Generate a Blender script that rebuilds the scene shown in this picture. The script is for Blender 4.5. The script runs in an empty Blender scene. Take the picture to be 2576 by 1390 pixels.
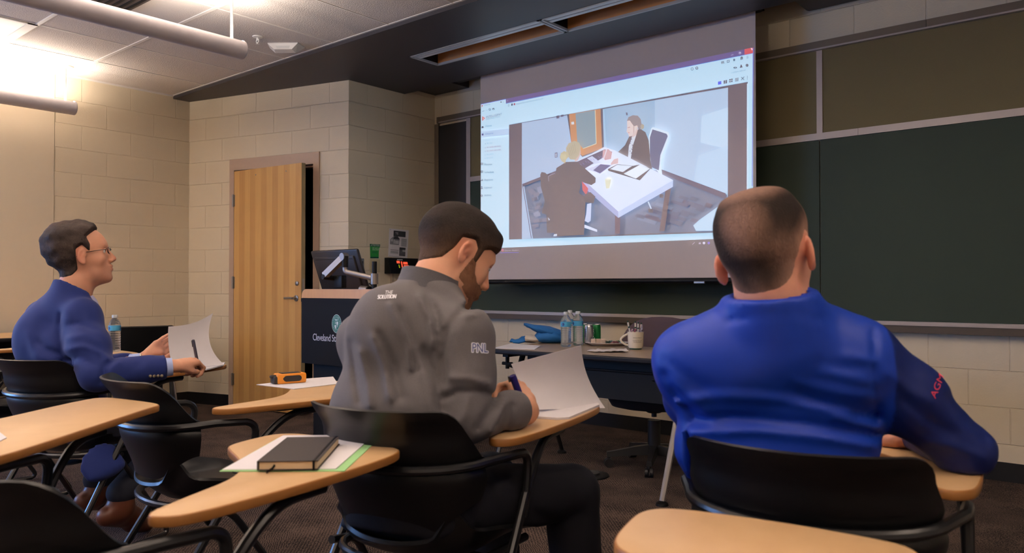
import bpy, math, random
import numpy as np
from mathutils import Vector, Matrix
random.seed(7)
SC = bpy.context.scene
COL = SC.collection
PI = math.pi

# ---------------------------------------------------------------- camera
EYE = Vector((0.0, 0.0, 1.0792))
YAW, PITCH, FPX = math.radians(40.104), math.radians(0.780), 1950.55
cam_data = bpy.data.cameras.new('camera')
cam = bpy.data.objects.new('camera', cam_data)
COL.objects.link(cam)
cam.location = EYE
cam.rotation_euler = (PI/2 + PITCH, 0, YAW)
cam_data.sensor_width = 36.0
cam_data.lens = FPX/2576*36.0
cam_data.clip_start = 0.02
cam_data.dof.use_dof = True
cam_data.dof.focus_distance = 4.0
cam_data.dof.aperture_fstop = 5.0
SC.camera = cam

# ---------------------------------------------------------------- world, exposure
world = bpy.data.worlds.new('world'); SC.world = world; world.use_nodes = True
world.node_tree.nodes['Background'].inputs[0].default_value = (0.02, 0.022, 0.03, 1)
world.node_tree.nodes['Background'].inputs[1].default_value = 0.3
SC.view_settings.view_transform = 'Standard'
SC.view_settings.look = 'None'
SC.view_settings.gamma = 1
SC.view_settings.use_curve_mapping = False
SC.view_settings.exposure = 0.0
LIGHT = dict(pendant=(1.0, 0.87, 0.74), window=(0.20, 0.44, 1.0),
             p_str=[125.0, 150.0, 170.0, 150.0], w_str=20.0, screen=0.80)

def ray(x, y):
    "direction, one metre deep along the view axis, of a point of the photograph"
    r = (x-1288)/FPX; u = -(y-695)/FPX
    f = math.cos(PITCH) - u*math.sin(PITCH); z = math.sin(PITCH) + u*math.cos(PITCH)
    return Vector((r*math.cos(YAW) - f*math.sin(YAW), r*math.sin(YAW) + f*math.cos(YAW), z))
def W(x, y, t): return EYE + ray(x, y)*t
def on_y(x, y, Y): d = ray(x, y); return EYE + d*(Y/d.y)
def on_x(x, y, X): d = ray(x, y); return EYE + d*(X/d.x)
def on_z(x, y, Z): d = ray(x, y); return EYE + d*((Z-EYE.z)/d.z)

# ---------------------------------------------------------------- colour and materials
def lin(c):
    return tuple((v/255/12.92 if v/255 <= 0.04045 else ((v/255+0.055)/1.055)**2.4) for v in c[:3])
def rgba(c): return (c[0], c[1], c[2], 1.0)
MATS = {}
def mat(name, col, rough=0.6, metal=0.0, noise=0.0, nscale=30.0, bump=0.0, bscale=200.0, spec=0.5,
        emit=None, estr=0.0, trans=0.0, coat=0.0, sheen=0.0, sss=0.0, srgb=True):
    if name in MATS: return MATS[name]
    m = bpy.data.materials.new(name); m.use_nodes = True
    nt = m.node_tree; b = nt.nodes['Principled BSDF']
    c = lin(col) if srgb else col
    b.inputs['Base Color'].default_value = rgba(c)
    b.inputs['Roughness'].default_value = rough
    b.inputs['Metallic'].default_value = metal
    b.inputs['Specular IOR Level'].default_value = spec
    if trans: b.inputs['Transmission Weight'].default_value = trans
    if coat: b.inputs['Coat Weight'].default_value = coat; b.inputs['Coat Roughness'].default_value = 0.15
    if sheen: b.inputs['Sheen Weight'].default_value = sheen; b.inputs['Sheen Roughness'].default_value = 0.5
    if sss:
        b.inputs['Subsurface Weight'].default_value = sss
        b.inputs['Subsurface Radius'].default_value = (0.012, 0.005, 0.003)
        b.inputs['Subsurface Scale'].default_value = 1.0
    tc = nt.nodes.new('ShaderNodeTexCoord')
    n = nt.nodes.new('ShaderNodeTexNoise'); n.inputs['Scale'].default_value = nscale; n.inputs['Detail'].default_value = 4
    nt.links.new(tc.outputs['Object'], n.inputs['Vector'])
    mx = nt.nodes.new('ShaderNodeMix'); mx.data_type = 'RGBA'
    k = max(noise, 0.02)
    mx.inputs[6].default_value = rgba([v*(1-k) for v in c]); mx.inputs[7].default_value = rgba([min(1, v*(1+k)) for v in c])
    nt.links.new(n.outputs['Fac'], mx.inputs[0]); nt.links.new(mx.outputs[2], b.inputs['Base Color'])
    if bump:
        n2 = nt.nodes.new('ShaderNodeTexNoise'); n2.inputs['Scale'].default_value = bscale; n2.inputs['Detail'].default_value = 3
        nt.links.new(tc.outputs['Object'], n2.inputs['Vector'])
        bp = nt.nodes.new('ShaderNodeBump'); bp.inputs['Strength'].default_value = bump; bp.inputs['Distance'].default_value = 0.01
        nt.links.new(n2.outputs['Fac'], bp.inputs['Height']); nt.links.new(bp.outputs['Normal'], b.inputs['Normal'])
    if emit is not None:
        b.inputs['Emission Color'].default_value = rgba(lin(emit) if srgb else emit)
        b.inputs['Emission Strength'].default_value = estr
    MATS[name] = m
    return m

# ---------------------------------------------------------------- mesh builder
class MB:
    def __init__(s): s.v = []; s.f = []; s.m = []; s.uv = None
    def add(s, verts, faces, mi=0):
        o = len(s.v); s.v += [tuple(p) for p in verts]
        s.f += [tuple(i+o for i in f) for f in faces]; s.m += [mi]*len(faces); return s
    def box(s, lo, hi, mi=0, R=None, at=None):
        x0, y0, z0 = lo; x1, y1, z1 = hi
        vs = [Vector(p) for p in ((x0,y0,z0),(x1,y0,z0),(x1,y1,z0),(x0,y1,z0),(x0,y0,z1),(x1,y0,z1),(x1,y1,z1),(x0,y1,z1))]
        if R is not None: vs = [R @ p for p in vs]
        if at is not None: vs = [p+Vector(at) for p in vs]
        return s.add(vs, [(0,3,2,1),(4,5,6,7),(0,1,5,4),(1,2,6,5),(2,3,7,6),(3,0,4,7)], mi)
    def rbox(s, lo, hi, r=0.004, mi=0, R=None, at=None, seg=2):
        "box with rounded vertical and horizontal edges"
        x0, y0, z0 = lo; x1, y1, z1 = hi
        r = min(r, (x1-x0)/2.01, (y1-y0)/2.01, (z1-z0)/2.01)
        rings = []
        prof = [(z0, r)] + [(z0 + r*(1-math.cos(a)), r*(1-math.sin(a))) for a in [PI/2*k/seg for k in range(1, seg+1)]]
        prof = prof + [(z1-(z-z0), i) for z, i in reversed(prof)]
        for z, ins in prof:
            ring = []
            rr = r
            for cx, cy, a0 in ((x1-rr, y1-rr, 0), (x0+rr, y1-rr, PI/2), (x0+rr, y0+rr, PI), (x1-rr, y0+rr, 1.5*PI)):
                for k in range(seg+1):
                    a = a0 + PI/2*k/seg
                    ring.append(Vector((cx+(rr-ins)*math.cos(a), cy+(rr-ins)*math.sin(a), z)))
            rings.append(ring)
        return s.rings(rings, mi, R, at)
    def rings(s, rings, mi=0, R=None, at=None, caps=True, closed=True):
        n = len(rings[0]); vs = []; fs = []
        for g in rings: vs += [Vector(p) for p in g]
        if R is not None: vs = [R @ p for p in vs]
        if at is not None: vs = [p+Vector(at) for p in vs]
        for i in range(len(rings)-1):
            for k in range(n if closed else n-1):
                a = i*n+k; b = i*n+(k+1) % n
                fs.append((a, b, b+n, a+n))
        if caps: fs.append(tuple(reversed(range(n)))); fs.append(tuple((len(rings)-1)*n+k for k in range(n)))
        return s.add(vs, fs, mi)
    def lathe(s, prof, at=(0,0,0), n=24, mi=0, R=None, caps=True):
        rings = [[Vector((r*math.cos(2*PI*k/n), r*math.sin(2*PI*k/n), z)) for k in range(n)] for r, z in prof]
        return s.rings(rings, mi, R, at, caps)
    def cyl(s, a, b, r, r2=None, n=14, mi=0):
        return s.tube([a, b], [r, r if r2 is None else r2], n, mi)
    def tube(s, pts, r, n=10, mi=0, flat=None):
        pts = [Vector(p) for p in pts]; m = len(pts)
        rs = r if isinstance(r, (list, tuple)) else [r]*m
        T = [(pts[min(i+1, m-1)]-pts[max(i-1, 0)]).normalized() for i in range(m)]
        up = Vector((0,0,1)) if abs(T[0].z) < 0.9 else Vector((1,0,0))
        nrm = (up - T[0]*up.dot(T[0])).normalized(); rings = []
        for i in range(m):
            nrm = (nrm - T[i]*nrm.dot(T[i])); nrm = nrm.normalized() if nrm.length > 1e-6 else Vector((1,0,0))
            bi = T[i].cross(nrm); fl = flat if flat else 1.0
            rings.append([pts[i] + nrm*(rs[i]*math.cos(2*PI*k/n)) + bi*(rs[i]*fl*math.sin(2*PI*k/n)) for k in range(n)])
        return s.rings(rings, mi)
    def prism(s, out, z0, z1, mi=0, R=None, at=None, mside=None, bev=0.0):
        n = len(out); c = Vector((sum(p[0] for p in out)/n, sum(p[1] for p in out)/n, 0))
        def ring(z, ins):
            res = []
            for i in range(n):
                p = Vector((out[i][0], out[i][1])); a = Vector(out[i-1][:2]); b = Vector(out[(i+1) % n][:2])
                t = (b-a); t = t.normalized() if t.length > 0 else Vector((1, 0)); nn = Vector((-t.y, t.x))
                res.append(Vector((p.x+nn.x*ins, p.y+nn.y*ins, z)))
            return res
        if bev:
            rg = [ring(z0, bev), ring(z0+bev*0.3, bev*0.3), ring(z0+bev, 0), ring(z1-bev, 0), ring(z1-bev*0.3, bev*0.3), ring(z1, bev)]
        else: rg = [ring(z0, 0), ring(z1, 0)]
        vs = [p for g in rg for p in g]
        if R is not None: vs = [R @ p for p in vs]
        if at is not None: vs = [p+Vector(at) for p in vs]
        o = len(rg)
        side = [(i*n+k, i*n+(k+1) % n, (i+1)*n+(k+1) % n, (i+1)*n+k) for i in range(o-1) for k in range(n)]
        s.add(vs, side, mi if mside is None else mside)
        base = len(s.v)-len(vs)
        s.f += [tuple(base+k for k in reversed(range(n))), tuple(base+(o-1)*n+k for k in range(n))]; s.m += [mi, mi]
        return s
    def sphere(s, c, r, n=14, mi=0, sc=(1,1,1), R=None):
        prof = []
        m = n//2+1
        rings = []
        for i in range(m+1):
            a = PI*i/m; rr = max(math.sin(a), 1e-4); z = -math.cos(a)
            g = [Vector((r*sc[0]*rr*math.cos(2*PI*k/n), r*sc[1]*rr*math.sin(2*PI*k/n), r*sc[2]*z)) for k in range(n)]
            if R is not None: g = [R @ p for p in g]
            rings.append([p+Vector(c) for p in g])
        return s.rings(rings, mi)
    def grid(s, fn, nu, nv, mi=0, thick=0.0):
        "surface fn(u,v) -> Vector on nu x nv, made solid with thickness along normals"
        P = [[Vector(fn(i/(nu-1), j/(nv-1))) for i in range(nu)] for j in range(nv)]
        def nor(i, j):
            du = P[j][min(i+1, nu-1)]-P[j][max(i-1, 0)]; dv = P[min(j+1, nv-1)][i]-P[max(j-1, 0)][i]
            n = du.cross(dv); return n.normalized() if n.length > 1e-9 else Vector((0,0,1))
        vs = [P[j][i] for j in range(nv) for i in range(nu)]
        idx = lambda i, j: j*nu+i
        fs = [(idx(i,j), idx(i+1,j), idx(i+1,j+1), idx(i,j+1)) for j in range(nv-1) for i in range(nu-1)]
        if thick:
            o = len(vs)
            vs += [P[j][i]-nor(i,j)*thick for j in range(nv) for i in range(nu)]
            fs += [tuple(reversed([q+o for q in f])) for f in fs[:]]
            for i in range(nu-1):
                fs.append((idx(i+1,0), idx(i,0), idx(i,0)+o, idx(i+1,0)+o))
                fs.append((idx(i,nv-1), idx(i+1,nv-1), idx(i+1,nv-1)+o, idx(i,nv-1)+o))
            for j in range(nv-1):
                fs.append((idx(0,j), idx(0,j+1), idx(0,j+1)+o, idx(0,j)+o))
                fs.append((idx(nu-1,j+1), idx(nu-1,j), idx(nu-1,j)+o, idx(nu-1,j+1)+o))
        return s.add(vs, fs, mi)
    def poly(s, pts, mi=0): return s.add(pts, [tuple(range(len(pts)))], mi)
    def build(s, name, mats, parent=None, smooth=False, angle=35, local=False):
        me = bpy.data.meshes.new(name)
        me.from_pydata([tuple(p) for p in s.v], [], s.f)
        if not isinstance(mats, (list, tuple)): mats = [mats]
        for m in mats: me.materials.append(m)
        if len(mats) > 1: me.polygons.foreach_set('material_index', s.m)
        if smooth:
            me.polygons.foreach_set('use_smooth', [True]*len(me.polygons))
            try: me.set_sharp_from_angle(angle=math.radians(angle))
            except Exception: pass
        me.update()
        o = bpy.data.objects.new(name, me); COL.objects.link(o)
        if parent is not None: o.parent = parent
        return o

def tag(o, label=None, cat=None, group=None, kind=None):
    if label: o['label'] = label
    if cat: o['category'] = cat
    if group: o['group'] = group
    if kind: o['kind'] = kind
    return o
def thing(name, label, cat, loc=(0,0,0), rz=0.0, group=None):
    o = bpy.data.objects.new(name, None); COL.objects.link(o)
    o.empty_display_size = 0.1; o.location = loc; o.rotation_euler = (0, 0, rz)
    return tag(o, label, cat, group)
def struct(name, mb, m, smooth=False): return tag(mb.build(name, m, None, smooth), None, None, None, 'structure')
def copy_tree(o, parent=None):
    c = o.copy(); COL.objects.link(c); c.parent = parent
    for ch in list(o.children): copy_tree(ch, c)
    return c
def Rz(a): return Matrix.Rotation(a, 3, 'Z')
def Rx(a): return Matrix.Rotation(a, 3, 'X')
def Ry(a): return Matrix.Rotation(a, 3, 'Y')
def frame(xax, yax, zax):
    return Matrix((Vector(xax).normalized(), Vector(yax).normalized(), Vector(zax).normalized())).transposed()

def fillet(pts, r, seg=5):
    pts = [Vector(p) for p in pts]; out = [pts[0]]
    for i in range(1, len(pts)-1):
        a = pts[i-1]-pts[i]; b = pts[i+1]-pts[i]; la, lb = a.length, b.length
        d = min(r, la*0.49, lb*0.49); p0 = pts[i]+a/la*d; p1 = pts[i]+b/lb*d
        for k in range(seg+1):
            t = k/seg; out.append(p0*(1-t)**2 + pts[i]*2*t*(1-t) + p1*t*t)
    out.append(pts[-1]); return out

# lettering: outlines of the built-in font, turned into flat mesh polygons
_fc = {}
def glyphs(text, size=1.0, align='LEFT', spacing=1.0, shear=0.0):
    key = (text, align, spacing, shear)
    if key not in _fc:
        cu = bpy.data.curves.new('lettering', 'FONT'); cu.body = text; cu.size = 1.0; cu.align_x = align
        cu.space_character = spacing; cu.resolution_u = 3; cu.shear = shear
        ob = bpy.data.objects.new('lettering', cu); COL.objects.link(ob)
        dg = bpy.context.evaluated_depsgraph_get(); ev = ob.evaluated_get(dg); me = ev.to_mesh()
        _fc[key] = ([(v.co.x, v.co.y) for v in me.vertices], [tuple(p.vertices) for p in me.polygons])
        ev.to_mesh_clear(); bpy.data.objects.remove(ob); bpy.data.curves.remove(cu)
    vs, fs = _fc[key]
    return [(x*size, y*size) for x, y in vs], fs
def letter(mb, text, size, fn, mi=0, align='LEFT', sx=1.0, spacing=1.0, shear=0.0):
    vs, fs = glyphs(text, size, align, spacing, shear)
    if vs: mb.add([fn(x*sx, y) for x, y in vs], fs, mi)
# ================================================================ ROOM
C8 = 0.2032
XL, YF, XR, ZC, ZS = -6.993, 5.077, -5.223, 2.845, 2.815
CA = Vector((-6.993, 3.602, 0)); CB = Vector((-5.223, 4.077, 0))     # ends of the oblique door wall
DU = (CB-CA).normalized(); DN = Vector((DU.y, -DU.x, 0))             # along it, and out of it into the room
YB, XE = -3.6, 3.0                                                    # back and right walls, behind the camera

def block_material(name, col, off):
    m = bpy.data.materials.new(name); m.use_nodes = True; nt = m.node_tree; b = nt.nodes['Principled BSDF']
    b.inputs['Roughness'].default_value = 0.55
    uv = nt.nodes.new('ShaderNodeUVMap'); uv.uv_map = 'metres'
    br = nt.nodes.new('ShaderNodeTexBrick'); br.offset = 0.5; br.offset_frequency = 2; br.squash = 1
    br.inputs['Scale'].default_value = 1.0; br.inputs['Brick Width'].default_value = 2*C8
    br.inputs['Row Height'].default_value = C8; br.inputs['Mortar Size'].default_value = 0.0035
    br.inputs['Mortar Smooth'].default_value = 0.6; br.inputs['Bias'].default_value = 0
    c = lin(col)
    br.inputs['Color1'].default_value = rgba(c); br.inputs['Color2'].default_value = rgba([v*0.965 for v in c])
    br.inputs['Mortar'].default_value = rgba([min(0.9, v*1.07) for v in c])  # joints lightened in colour to suggest lamp light catching the grooves
    nt.links.new(uv.outputs[0], br.inputs['Vector'])
    n = nt.nodes.new('ShaderNodeTexNoise'); n.inputs['Scale'].default_value = 90; n.inputs['Detail'].default_value = 5
    nt.links.new(uv.outputs[0], n.inputs['Vector'])
    ad = nt.nodes.new('ShaderNodeMath'); ad.operation = 'MULTIPLY_ADD'; ad.inputs[1].default_value = -1.0
    sc = nt.nodes.new('ShaderNodeMath'); sc.operation = 'MULTIPLY'; sc.inputs[1].default_value = 0.16
    nt.links.new(n.outputs['Fac'], sc.inputs[0]); nt.links.new(br.outputs['Fac'], ad.inputs[0]); nt.links.new(sc.outputs[0], ad.inputs[2])
    bp = nt.nodes.new('ShaderNodeBump'); bp.inputs['Strength'].default_value = 0.8; bp.inputs['Distance'].default_value = 0.008
    nt.links.new(ad.outputs[0], bp.inputs['Height']); nt.links.new(bp.outputs['Normal'], b.inputs['Normal'])
    nt.links.new(br.outputs['Color'], b.inputs['Base Color'])
    return m
WALLCOL = (221, 207, 181)
M_block = block_material('painted_block', WALLCOL, 0)
M_plain = mat('painted_board', (216, 202, 178), 0.6, noise=0.02, nscale=3, bump=0.05, bscale=300)
M_ceildark = mat('charcoal_soffit_paint', (54, 51, 55), 0.5, noise=0.03)
M_black = mat('matt_black', (13, 13, 14), 0.5, spec=0.25)
M_base = mat('black_rubber_baseboard', (20, 19, 20), 0.45)

def wall_panel(name, a, b, z0, z1, u0, m, holes=(), thick=0.1, nrm=None):
    """solid wall slab from a to b (xy), room side on the right of a->b facing nrm; UV in metres; holes = (s0,s1,h0,h1)"""
    a = Vector(a).to_3d() if len(a) == 2 else Vector(a); b = Vector(b)
    a = Vector((a[0], a[1], 0)); b = Vector((b[0], b[1], 0)); d = (b-a); L = d.length; d /= L
    n = Vector(nrm).normalized()
    ss = sorted({0, L} | {h[0] for h in holes} | {h[1] for h in holes}); zs = sorted({z0, z1} | {h[2] for h in holes} | {h[3] for h in holes})
    me = bpy.data.meshes.new(name); V = []; F = []; U = []
    for i in range(len(ss)-1):
        for j in range(len(zs)-1):
            cs, cz = (ss[i]+ss[i+1])/2, (zs[j]+zs[j+1])/2
            if any(h[0] < cs < h[1] and h[2] < cz < h[3] for h in holes): continue
            q = [(ss[i], zs[j]), (ss[i+1], zs[j]), (ss[i+1], zs[j+1]), (ss[i], zs[j+1])]
            for off, rev in ((0, False), (thick, True)):
                o = len(V); V += [a+d*s-n*off+Vector((0, 0, z)) for s, z in q]
                f = (o, o+1, o+2, o+3)
                nn = (V[o+1]-V[o]).cross(V[o+2]-V[o])
                if (nn.dot(n) < 0) != rev: f = tuple(reversed(f)); uvq = list(reversed(q))
                else: uvq = q
                F.append(f); U += [(s+u0, z) for s, z in uvq]
    def rim(s0, z0_, s1, z1_):
        o = len(V)
        for s, z, off in ((s0, z0_, 0), (s1, z1_, 0), (s1, z1_, thick), (s0, z0_, thick)):
            V.append(a+d*s-n*off+Vector((0, 0, z)))
        F.append((o, o+1, o+2, o+3)); U.extend([(0.2, 0.1)]*4)
    for h in list(holes)+[(0, L, z0, z1)]:
        rim(h[0], h[2], h[1], h[2]); rim(h[0], h[3], h[1], h[3]); rim(h[0], h[2], h[0], h[3]); rim(h[1], h[2], h[1], h[3])
    me.from_pydata([tuple(v) for v in V], [], F)
    uvl = me.uv_layers.new(name='metres')
    for i, u in enumerate(U): uvl.data[i].uv = u
    me.materials.append(m); me.update()
    o = bpy.data.objects.new(name, me); COL.objects.link(o); o['kind'] = 'structure'
    return o

ZT = 3.25
SEAM = 2.449
wall_panel('wall_left', (XL, SEAM), (XL, CA.y), 0, ZT, SEAM-3.4702+4*C8, M_block, nrm=(1, 0, 0))
WX0, WX1, WZ0, WZ1 = -2.6, -0.2, 0.8, 2.1
wall_panel('wall_left_panelled', (XL+0.004, YB), (XL+0.004, SEAM-0.004), 0, ZT, 0, M_plain, nrm=(1, 0, 0), holes=[(WX0-YB, WX1-YB, WZ0, WZ1)])
wall_panel('wall_door_side', CA, CB, 0, ZT, -0.818+4*C8, M_block, nrm=DN, holes=[(0.552, 1.486, -0.01, 2.15)], thick=0.14)
wall_panel('wall_return', (XR, CB.y), (XR, YF), 0, ZT, CB.y-4.8845+C8+4*C8, M_block, nrm=(1, 0, 0))
wall_panel('wall_front', (XR, YF), (XE, YF), 0, ZT, XR+1.0686+12*C8, M_block, nrm=(0, -1, 0))
wall_panel('wall_right', (XE, YF), (XE, YB), 0, ZT, 0, M_block, nrm=(-1, 0, 0))
wall_panel('wall_back', (XL, YB), (XE, YB), 0, ZT, 0, M_block, nrm=(0, 1, 0))
# unseen window added in the left wall, placed for its blue rim light
mb = MB(); t = 0.05; xa, xb = XL-0.08, XL-0.01
mb.box((xa, WX0, WZ0), (xb, WX0+t, WZ1)); mb.box((xa, WX1-t, WZ0), (xb, WX1, WZ1)); mb.box((xa, WX0, WZ0), (xb, WX1, WZ0+t)); mb.box((xa, WX0, WZ1-t), (xb, WX1, WZ1)); mb.box((xa, (WX0+WX1)/2-0.025, WZ0), (xb, (WX0+WX1)/2+0.025, WZ1))
struct('window_1', mb, mat('window_frame_white', (200, 200, 200), 0.4))
mb = MB(); mb.poly([(XL-0.1, WX0, WZ0), (XL-0.1, WX1, WZ0), (XL-0.1, WX1, WZ1), (XL-0.1, WX0, WZ1)])
wm = mat('added_window_glow', (0, 0, 0), 0.3, emit=LIGHT['window'], estr=LIGHT['w_str'], srgb=False)
struct('window_2', mb, wm)

# carpet
m = bpy.data.materials.new('patterned_carpet'); m.use_nodes = True; nt = m.node_tree; b = nt.nodes['Principled BSDF']
b.inputs['Roughness'].default_value = 0.95; b.inputs['Specular IOR Level'].default_value = 0.15
tc = nt.nodes.new('ShaderNodeTexCoord')
def node(t, **k):
    n = nt.nodes.new(t)
    for a, v in k.items(): n.inputs[a].default_value = v
    return n
vo = node('ShaderNodeTexVoronoi', Scale=5.0); vo.distance = 'CHEBYCHEV'
nt.links.new(tc.outputs['Object'], vo.inputs['Vector'])
w = node('ShaderNodeTexWave', Scale=34.0, Distortion=5.5); w.bands_direction = 'DIAGONAL'; w.inputs['Detail Scale'].default_value = 3
w2 = node('ShaderNodeTexWave', Scale=34.0, Distortion=5.5); w2.bands_direction = 'X'
mp = nt.nodes.new('ShaderNodeMapping'); mp.inputs['Rotation'].default_value = (0, 0, -0.9)
nt.links.new(tc.outputs['Object'], mp.inputs[0]); nt.links.new(mp.outputs[0], w2.inputs['Vector']); nt.links.new(tc.outputs['Object'], w.inputs['Vector'])
sep = nt.nodes.new('ShaderNodeSeparateColor'); nt.links.new(vo.outputs['Color'], sep.inputs[0])
gt = nt.nodes.new('ShaderNodeMath'); gt.operation = 'GREATER_THAN'; gt.inputs[1].default_value = 0.5; nt.links.new(sep.outputs[0], gt.inputs[0])
mw = nt.nodes.new('ShaderNodeMix'); nt.links.new(gt.outputs[0], mw.inputs[0]); nt.links.new(w.outputs['Fac'], mw.inputs[2]); nt.links.new(w2.outputs['Fac'], mw.inputs[3])
nz = node('ShaderNodeTexNoise', Scale=170.0, Detail=4.0); nt.links.new(tc.outputs['Object'], nz.inputs['Vector'])
nz2 = node('ShaderNodeTexNoise', Scale=5.0, Detail=3.0); nt.links.new(tc.outputs['Object'], nz2.inputs['Vector'])
cr = nt.nodes.new('ShaderNodeValToRGB'); e = cr.color_ramp.elements
e[0].position = 0.36; e[0].color = rgba(lin((32, 26, 25))); e[1].position = 0.72; e[1].color = rgba(lin((104, 87, 78)))
sm = nt.nodes.new('ShaderNodeMath'); sm.operation = 'MULTIPLY_ADD'; sm.inputs[1].default_value = 0.30
nt.links.new(mw.outputs[0], sm.inputs[0]); nt.links.new(nz.outputs['Fac'], sm.inputs[2])
s2 = nt.nodes.new('ShaderNodeMath'); s2.operation = 'MULTIPLY_ADD'; s2.inputs[1].default_value = 0.5; s2.inputs[2].default_value = -0.36
nt.links.new(nz2.outputs['Fac'], s2.inputs[0])
s3 = nt.nodes.new('ShaderNodeMath'); nt.links.new(sm.outputs[0], s3.inputs[0]); nt.links.new(s2.outputs[0], s3.inputs[1])
nt.links.new(s3.outputs[0], cr.inputs[0]); nt.links.new(cr.outputs[0], b.inputs['Base Color'])
bp = nt.nodes.new('ShaderNodeBump'); bp.inputs['Strength'].default_value = 0.5; bp.inputs['Distance'].default_value = 0.004
nt.links.new(s3.outputs[0], bp.inputs['Height']); nt.links.new(bp.outputs['Normal'], b.inputs['Normal'])
M_carpet = m
mb = MB(); mb.box((XL-0.1, YB-0.1, -0.05), (XE+0.1, YF+0.1, 0)); struct('floor', mb, M_carpet)

# acoustic ceiling: tiles with grid bars
M_tile = mat('acoustic_tile', (205, 196, 190), 0.9, noise=0.06, nscale=160, bump=0.45, bscale=130)
M_grid = mat('ceiling_grid_white', (226, 220, 214), 0.5)
GY = [2.525 - 0.61*k for k in range(0, 11)]; GX = [-6.39 + 0.603*k for k in range(0, 17)]
mb = MB(); mb.box((XL, YB, ZC), (XE, 3.445, ZC+0.03)); 
struct('ceiling', mb, M_tile)
mb = MB()
mb.box((XL, SEAM-6.1, ZC-0.012), (XL+0.02, 3.44, ZC)); mb.box((XL, 3.43, ZC-0.004), (XE, 3.445, ZC))
for gy in GY: mb.box((XL, gy-0.012, ZC-0.005), (XE, gy+0.012, ZC))
for gx in GX:
    for y0, y1 in ((2.525, 3.44), (1.915, 2.525), (YB, 1.915)): mb.box((gx-0.0045, y0, ZC-0.003), (gx+0.0045, y1, ZC))
struct('trim_1', mb, M_grid)

# dark soffit with the light slot cut out of it
SY0, SY1 = 3.445, 4.70
SX0, SXE, sy0, sy1 = -4.35, 0.7, 3.955, 4.262
mb = MB()
mb.box((XL-0.1, SY0, ZS), (XE, sy0, ZS+0.12)); mb.box((XL-0.1, sy1, ZS), (XE, SY1, ZS+0.12))
mb.box((XL-0.1, sy0, ZS), (SX0, sy1, ZS+0.12)); mb.box((SXE, sy0, ZS), (XE, sy1, ZS+0.12))
struct('ceiling_soffit', mb, M_ceildark)
mb = MB(); mb.box((XR-0.1, SY1-0.3, 3.1), (XE, YF, 3.15)); mb.box((XR-0.1, SY1-0.02, ZS+0.1), (XE, SY1, 3.1)); struct('ceiling_behind_soffit', mb, M_ceildark)
# dark valance boxes left and right of the screen housing
mb = MB(); mb.box((XR+0.01, 4.80, 2.872), (-4.78, YF-0.003, 3.09)); tag(mb.build('valance_box', M_ceildark), 'dark box on the wall under the ceiling, left of the projection screen', 'valance')
mb = MB(); mb.rbox((-1.765, 4.78, 2.862), (1.5, YF-0.003, 3.09), 0.02); tag(mb.build('valance_box', M_ceildark), 'long dark box on the wall under the ceiling, right of the projection screen', 'valance')

# two recessed strip fixtures in the slot
M_tan = mat('tan_fixture_inside', (205, 140, 82), 0.6); M_lens = mat('white_lens', (205, 208, 212), 0.3); M_rim = mat('fixture_rim_grey', (165, 165, 168), 0.4)
for i, (x0, x1) in enumerate(((SX0+0.002, -3.105), (-3.095, -1.85), (-1.84, -0.6))):
    r = thing('strip_light', ['unlit recessed strip light in the dark soffit, leftmost, its inside tan', 'unlit recessed strip light in the dark soffit over the middle of the screen',
              'unlit recessed strip light in the dark soffit over the right end of the screen'][i], 'ceiling light', ((x0+x1)/2, (sy0+sy1)/2, ZS), 0, 'unlit strip lights in the soffit')
    hx, hy = (x1-x0)/2, (sy1-sy0)/2
    m1 = MB(); w_ = 0.016
    m1.box((-hx, -hy, -0.004), (hx, -hy+w_*0.6, 0.012)); m1.box((-hx, hy-w_, -0.004), (hx, hy, 0.012)); m1.box((-hx, -hy, -0.004), (-hx+w_, hy, 0.012)); m1.box((hx-w_, -hy, -0.004), (hx, hy, 0.012))
    m1.build('rim', M_rim, r)
    m1 = MB(); m1.box((-hx, hy-0.008, 0.012), (hx, hy, 0.115)); m1.build('back_side', M_tan, r)
    m1 = MB(); m1.box((-hx, -hy, 0.11), (hx, hy, 0.118)); m1.box((-hx, -hy, 0.012), (-hx+0.006, hy, 0.11)); m1.box((hx-0.006, -hy, 0.012), (hx, hy, 0.11)); m1.build('housing', M_black, r)
    m1 = MB(); m1.rbox((-hx+0.01, -hy+0.004, 0.004), (hx-0.01, -hy+0.105, 0.022), 0.004); m1.build('lens', M_lens, r)
    m1 = MB(); m1.box((-hx+0.01, -hy+0.06, 0.0015), (hx-0.01, -hy+0.066, 0.004)); m1.build('lens_rib', M_rim, r)

# baseboards
def strip(name, a, b, n, h=0.105, d=0.008):
    a = Vector((a[0], a[1], 0)); b = Vector((b[0], b[1], 0)); n = Vector(n).normalized(); n = Vector((n.x, n.y, 0))
    vs = [a, b, b+n*d, a+n*d]; mb = MB(); z = Vector((0, 0, h))
    mb.add(vs+[v+z for v in vs], [(0,1,2,3), (4,5,6,7), (0,1,5,4), (1,2,6,5), (2,3,7,6), (3,0,4,7)]); return struct(name, mb, M_base)
strip('baseboard_left', (XL+0.005, YB), (XL+0.005, CA.y), (1, 0, 0))
strip('baseboard_door_side', CA+DU*0.01, CA+DU*0.515, DN); strip('baseboard_door_side_right', CA+DU*1.532, CB, DN)
strip('baseboard_return', (XR, CB.y), (XR, YF), (1, 0, 0)); strip('baseboard_front', (XR, YF), (XE, YF), (0, -1, 0))
strip('baseboard_right', (XE, YF), (XE, YB), (-1, 0, 0))

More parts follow.
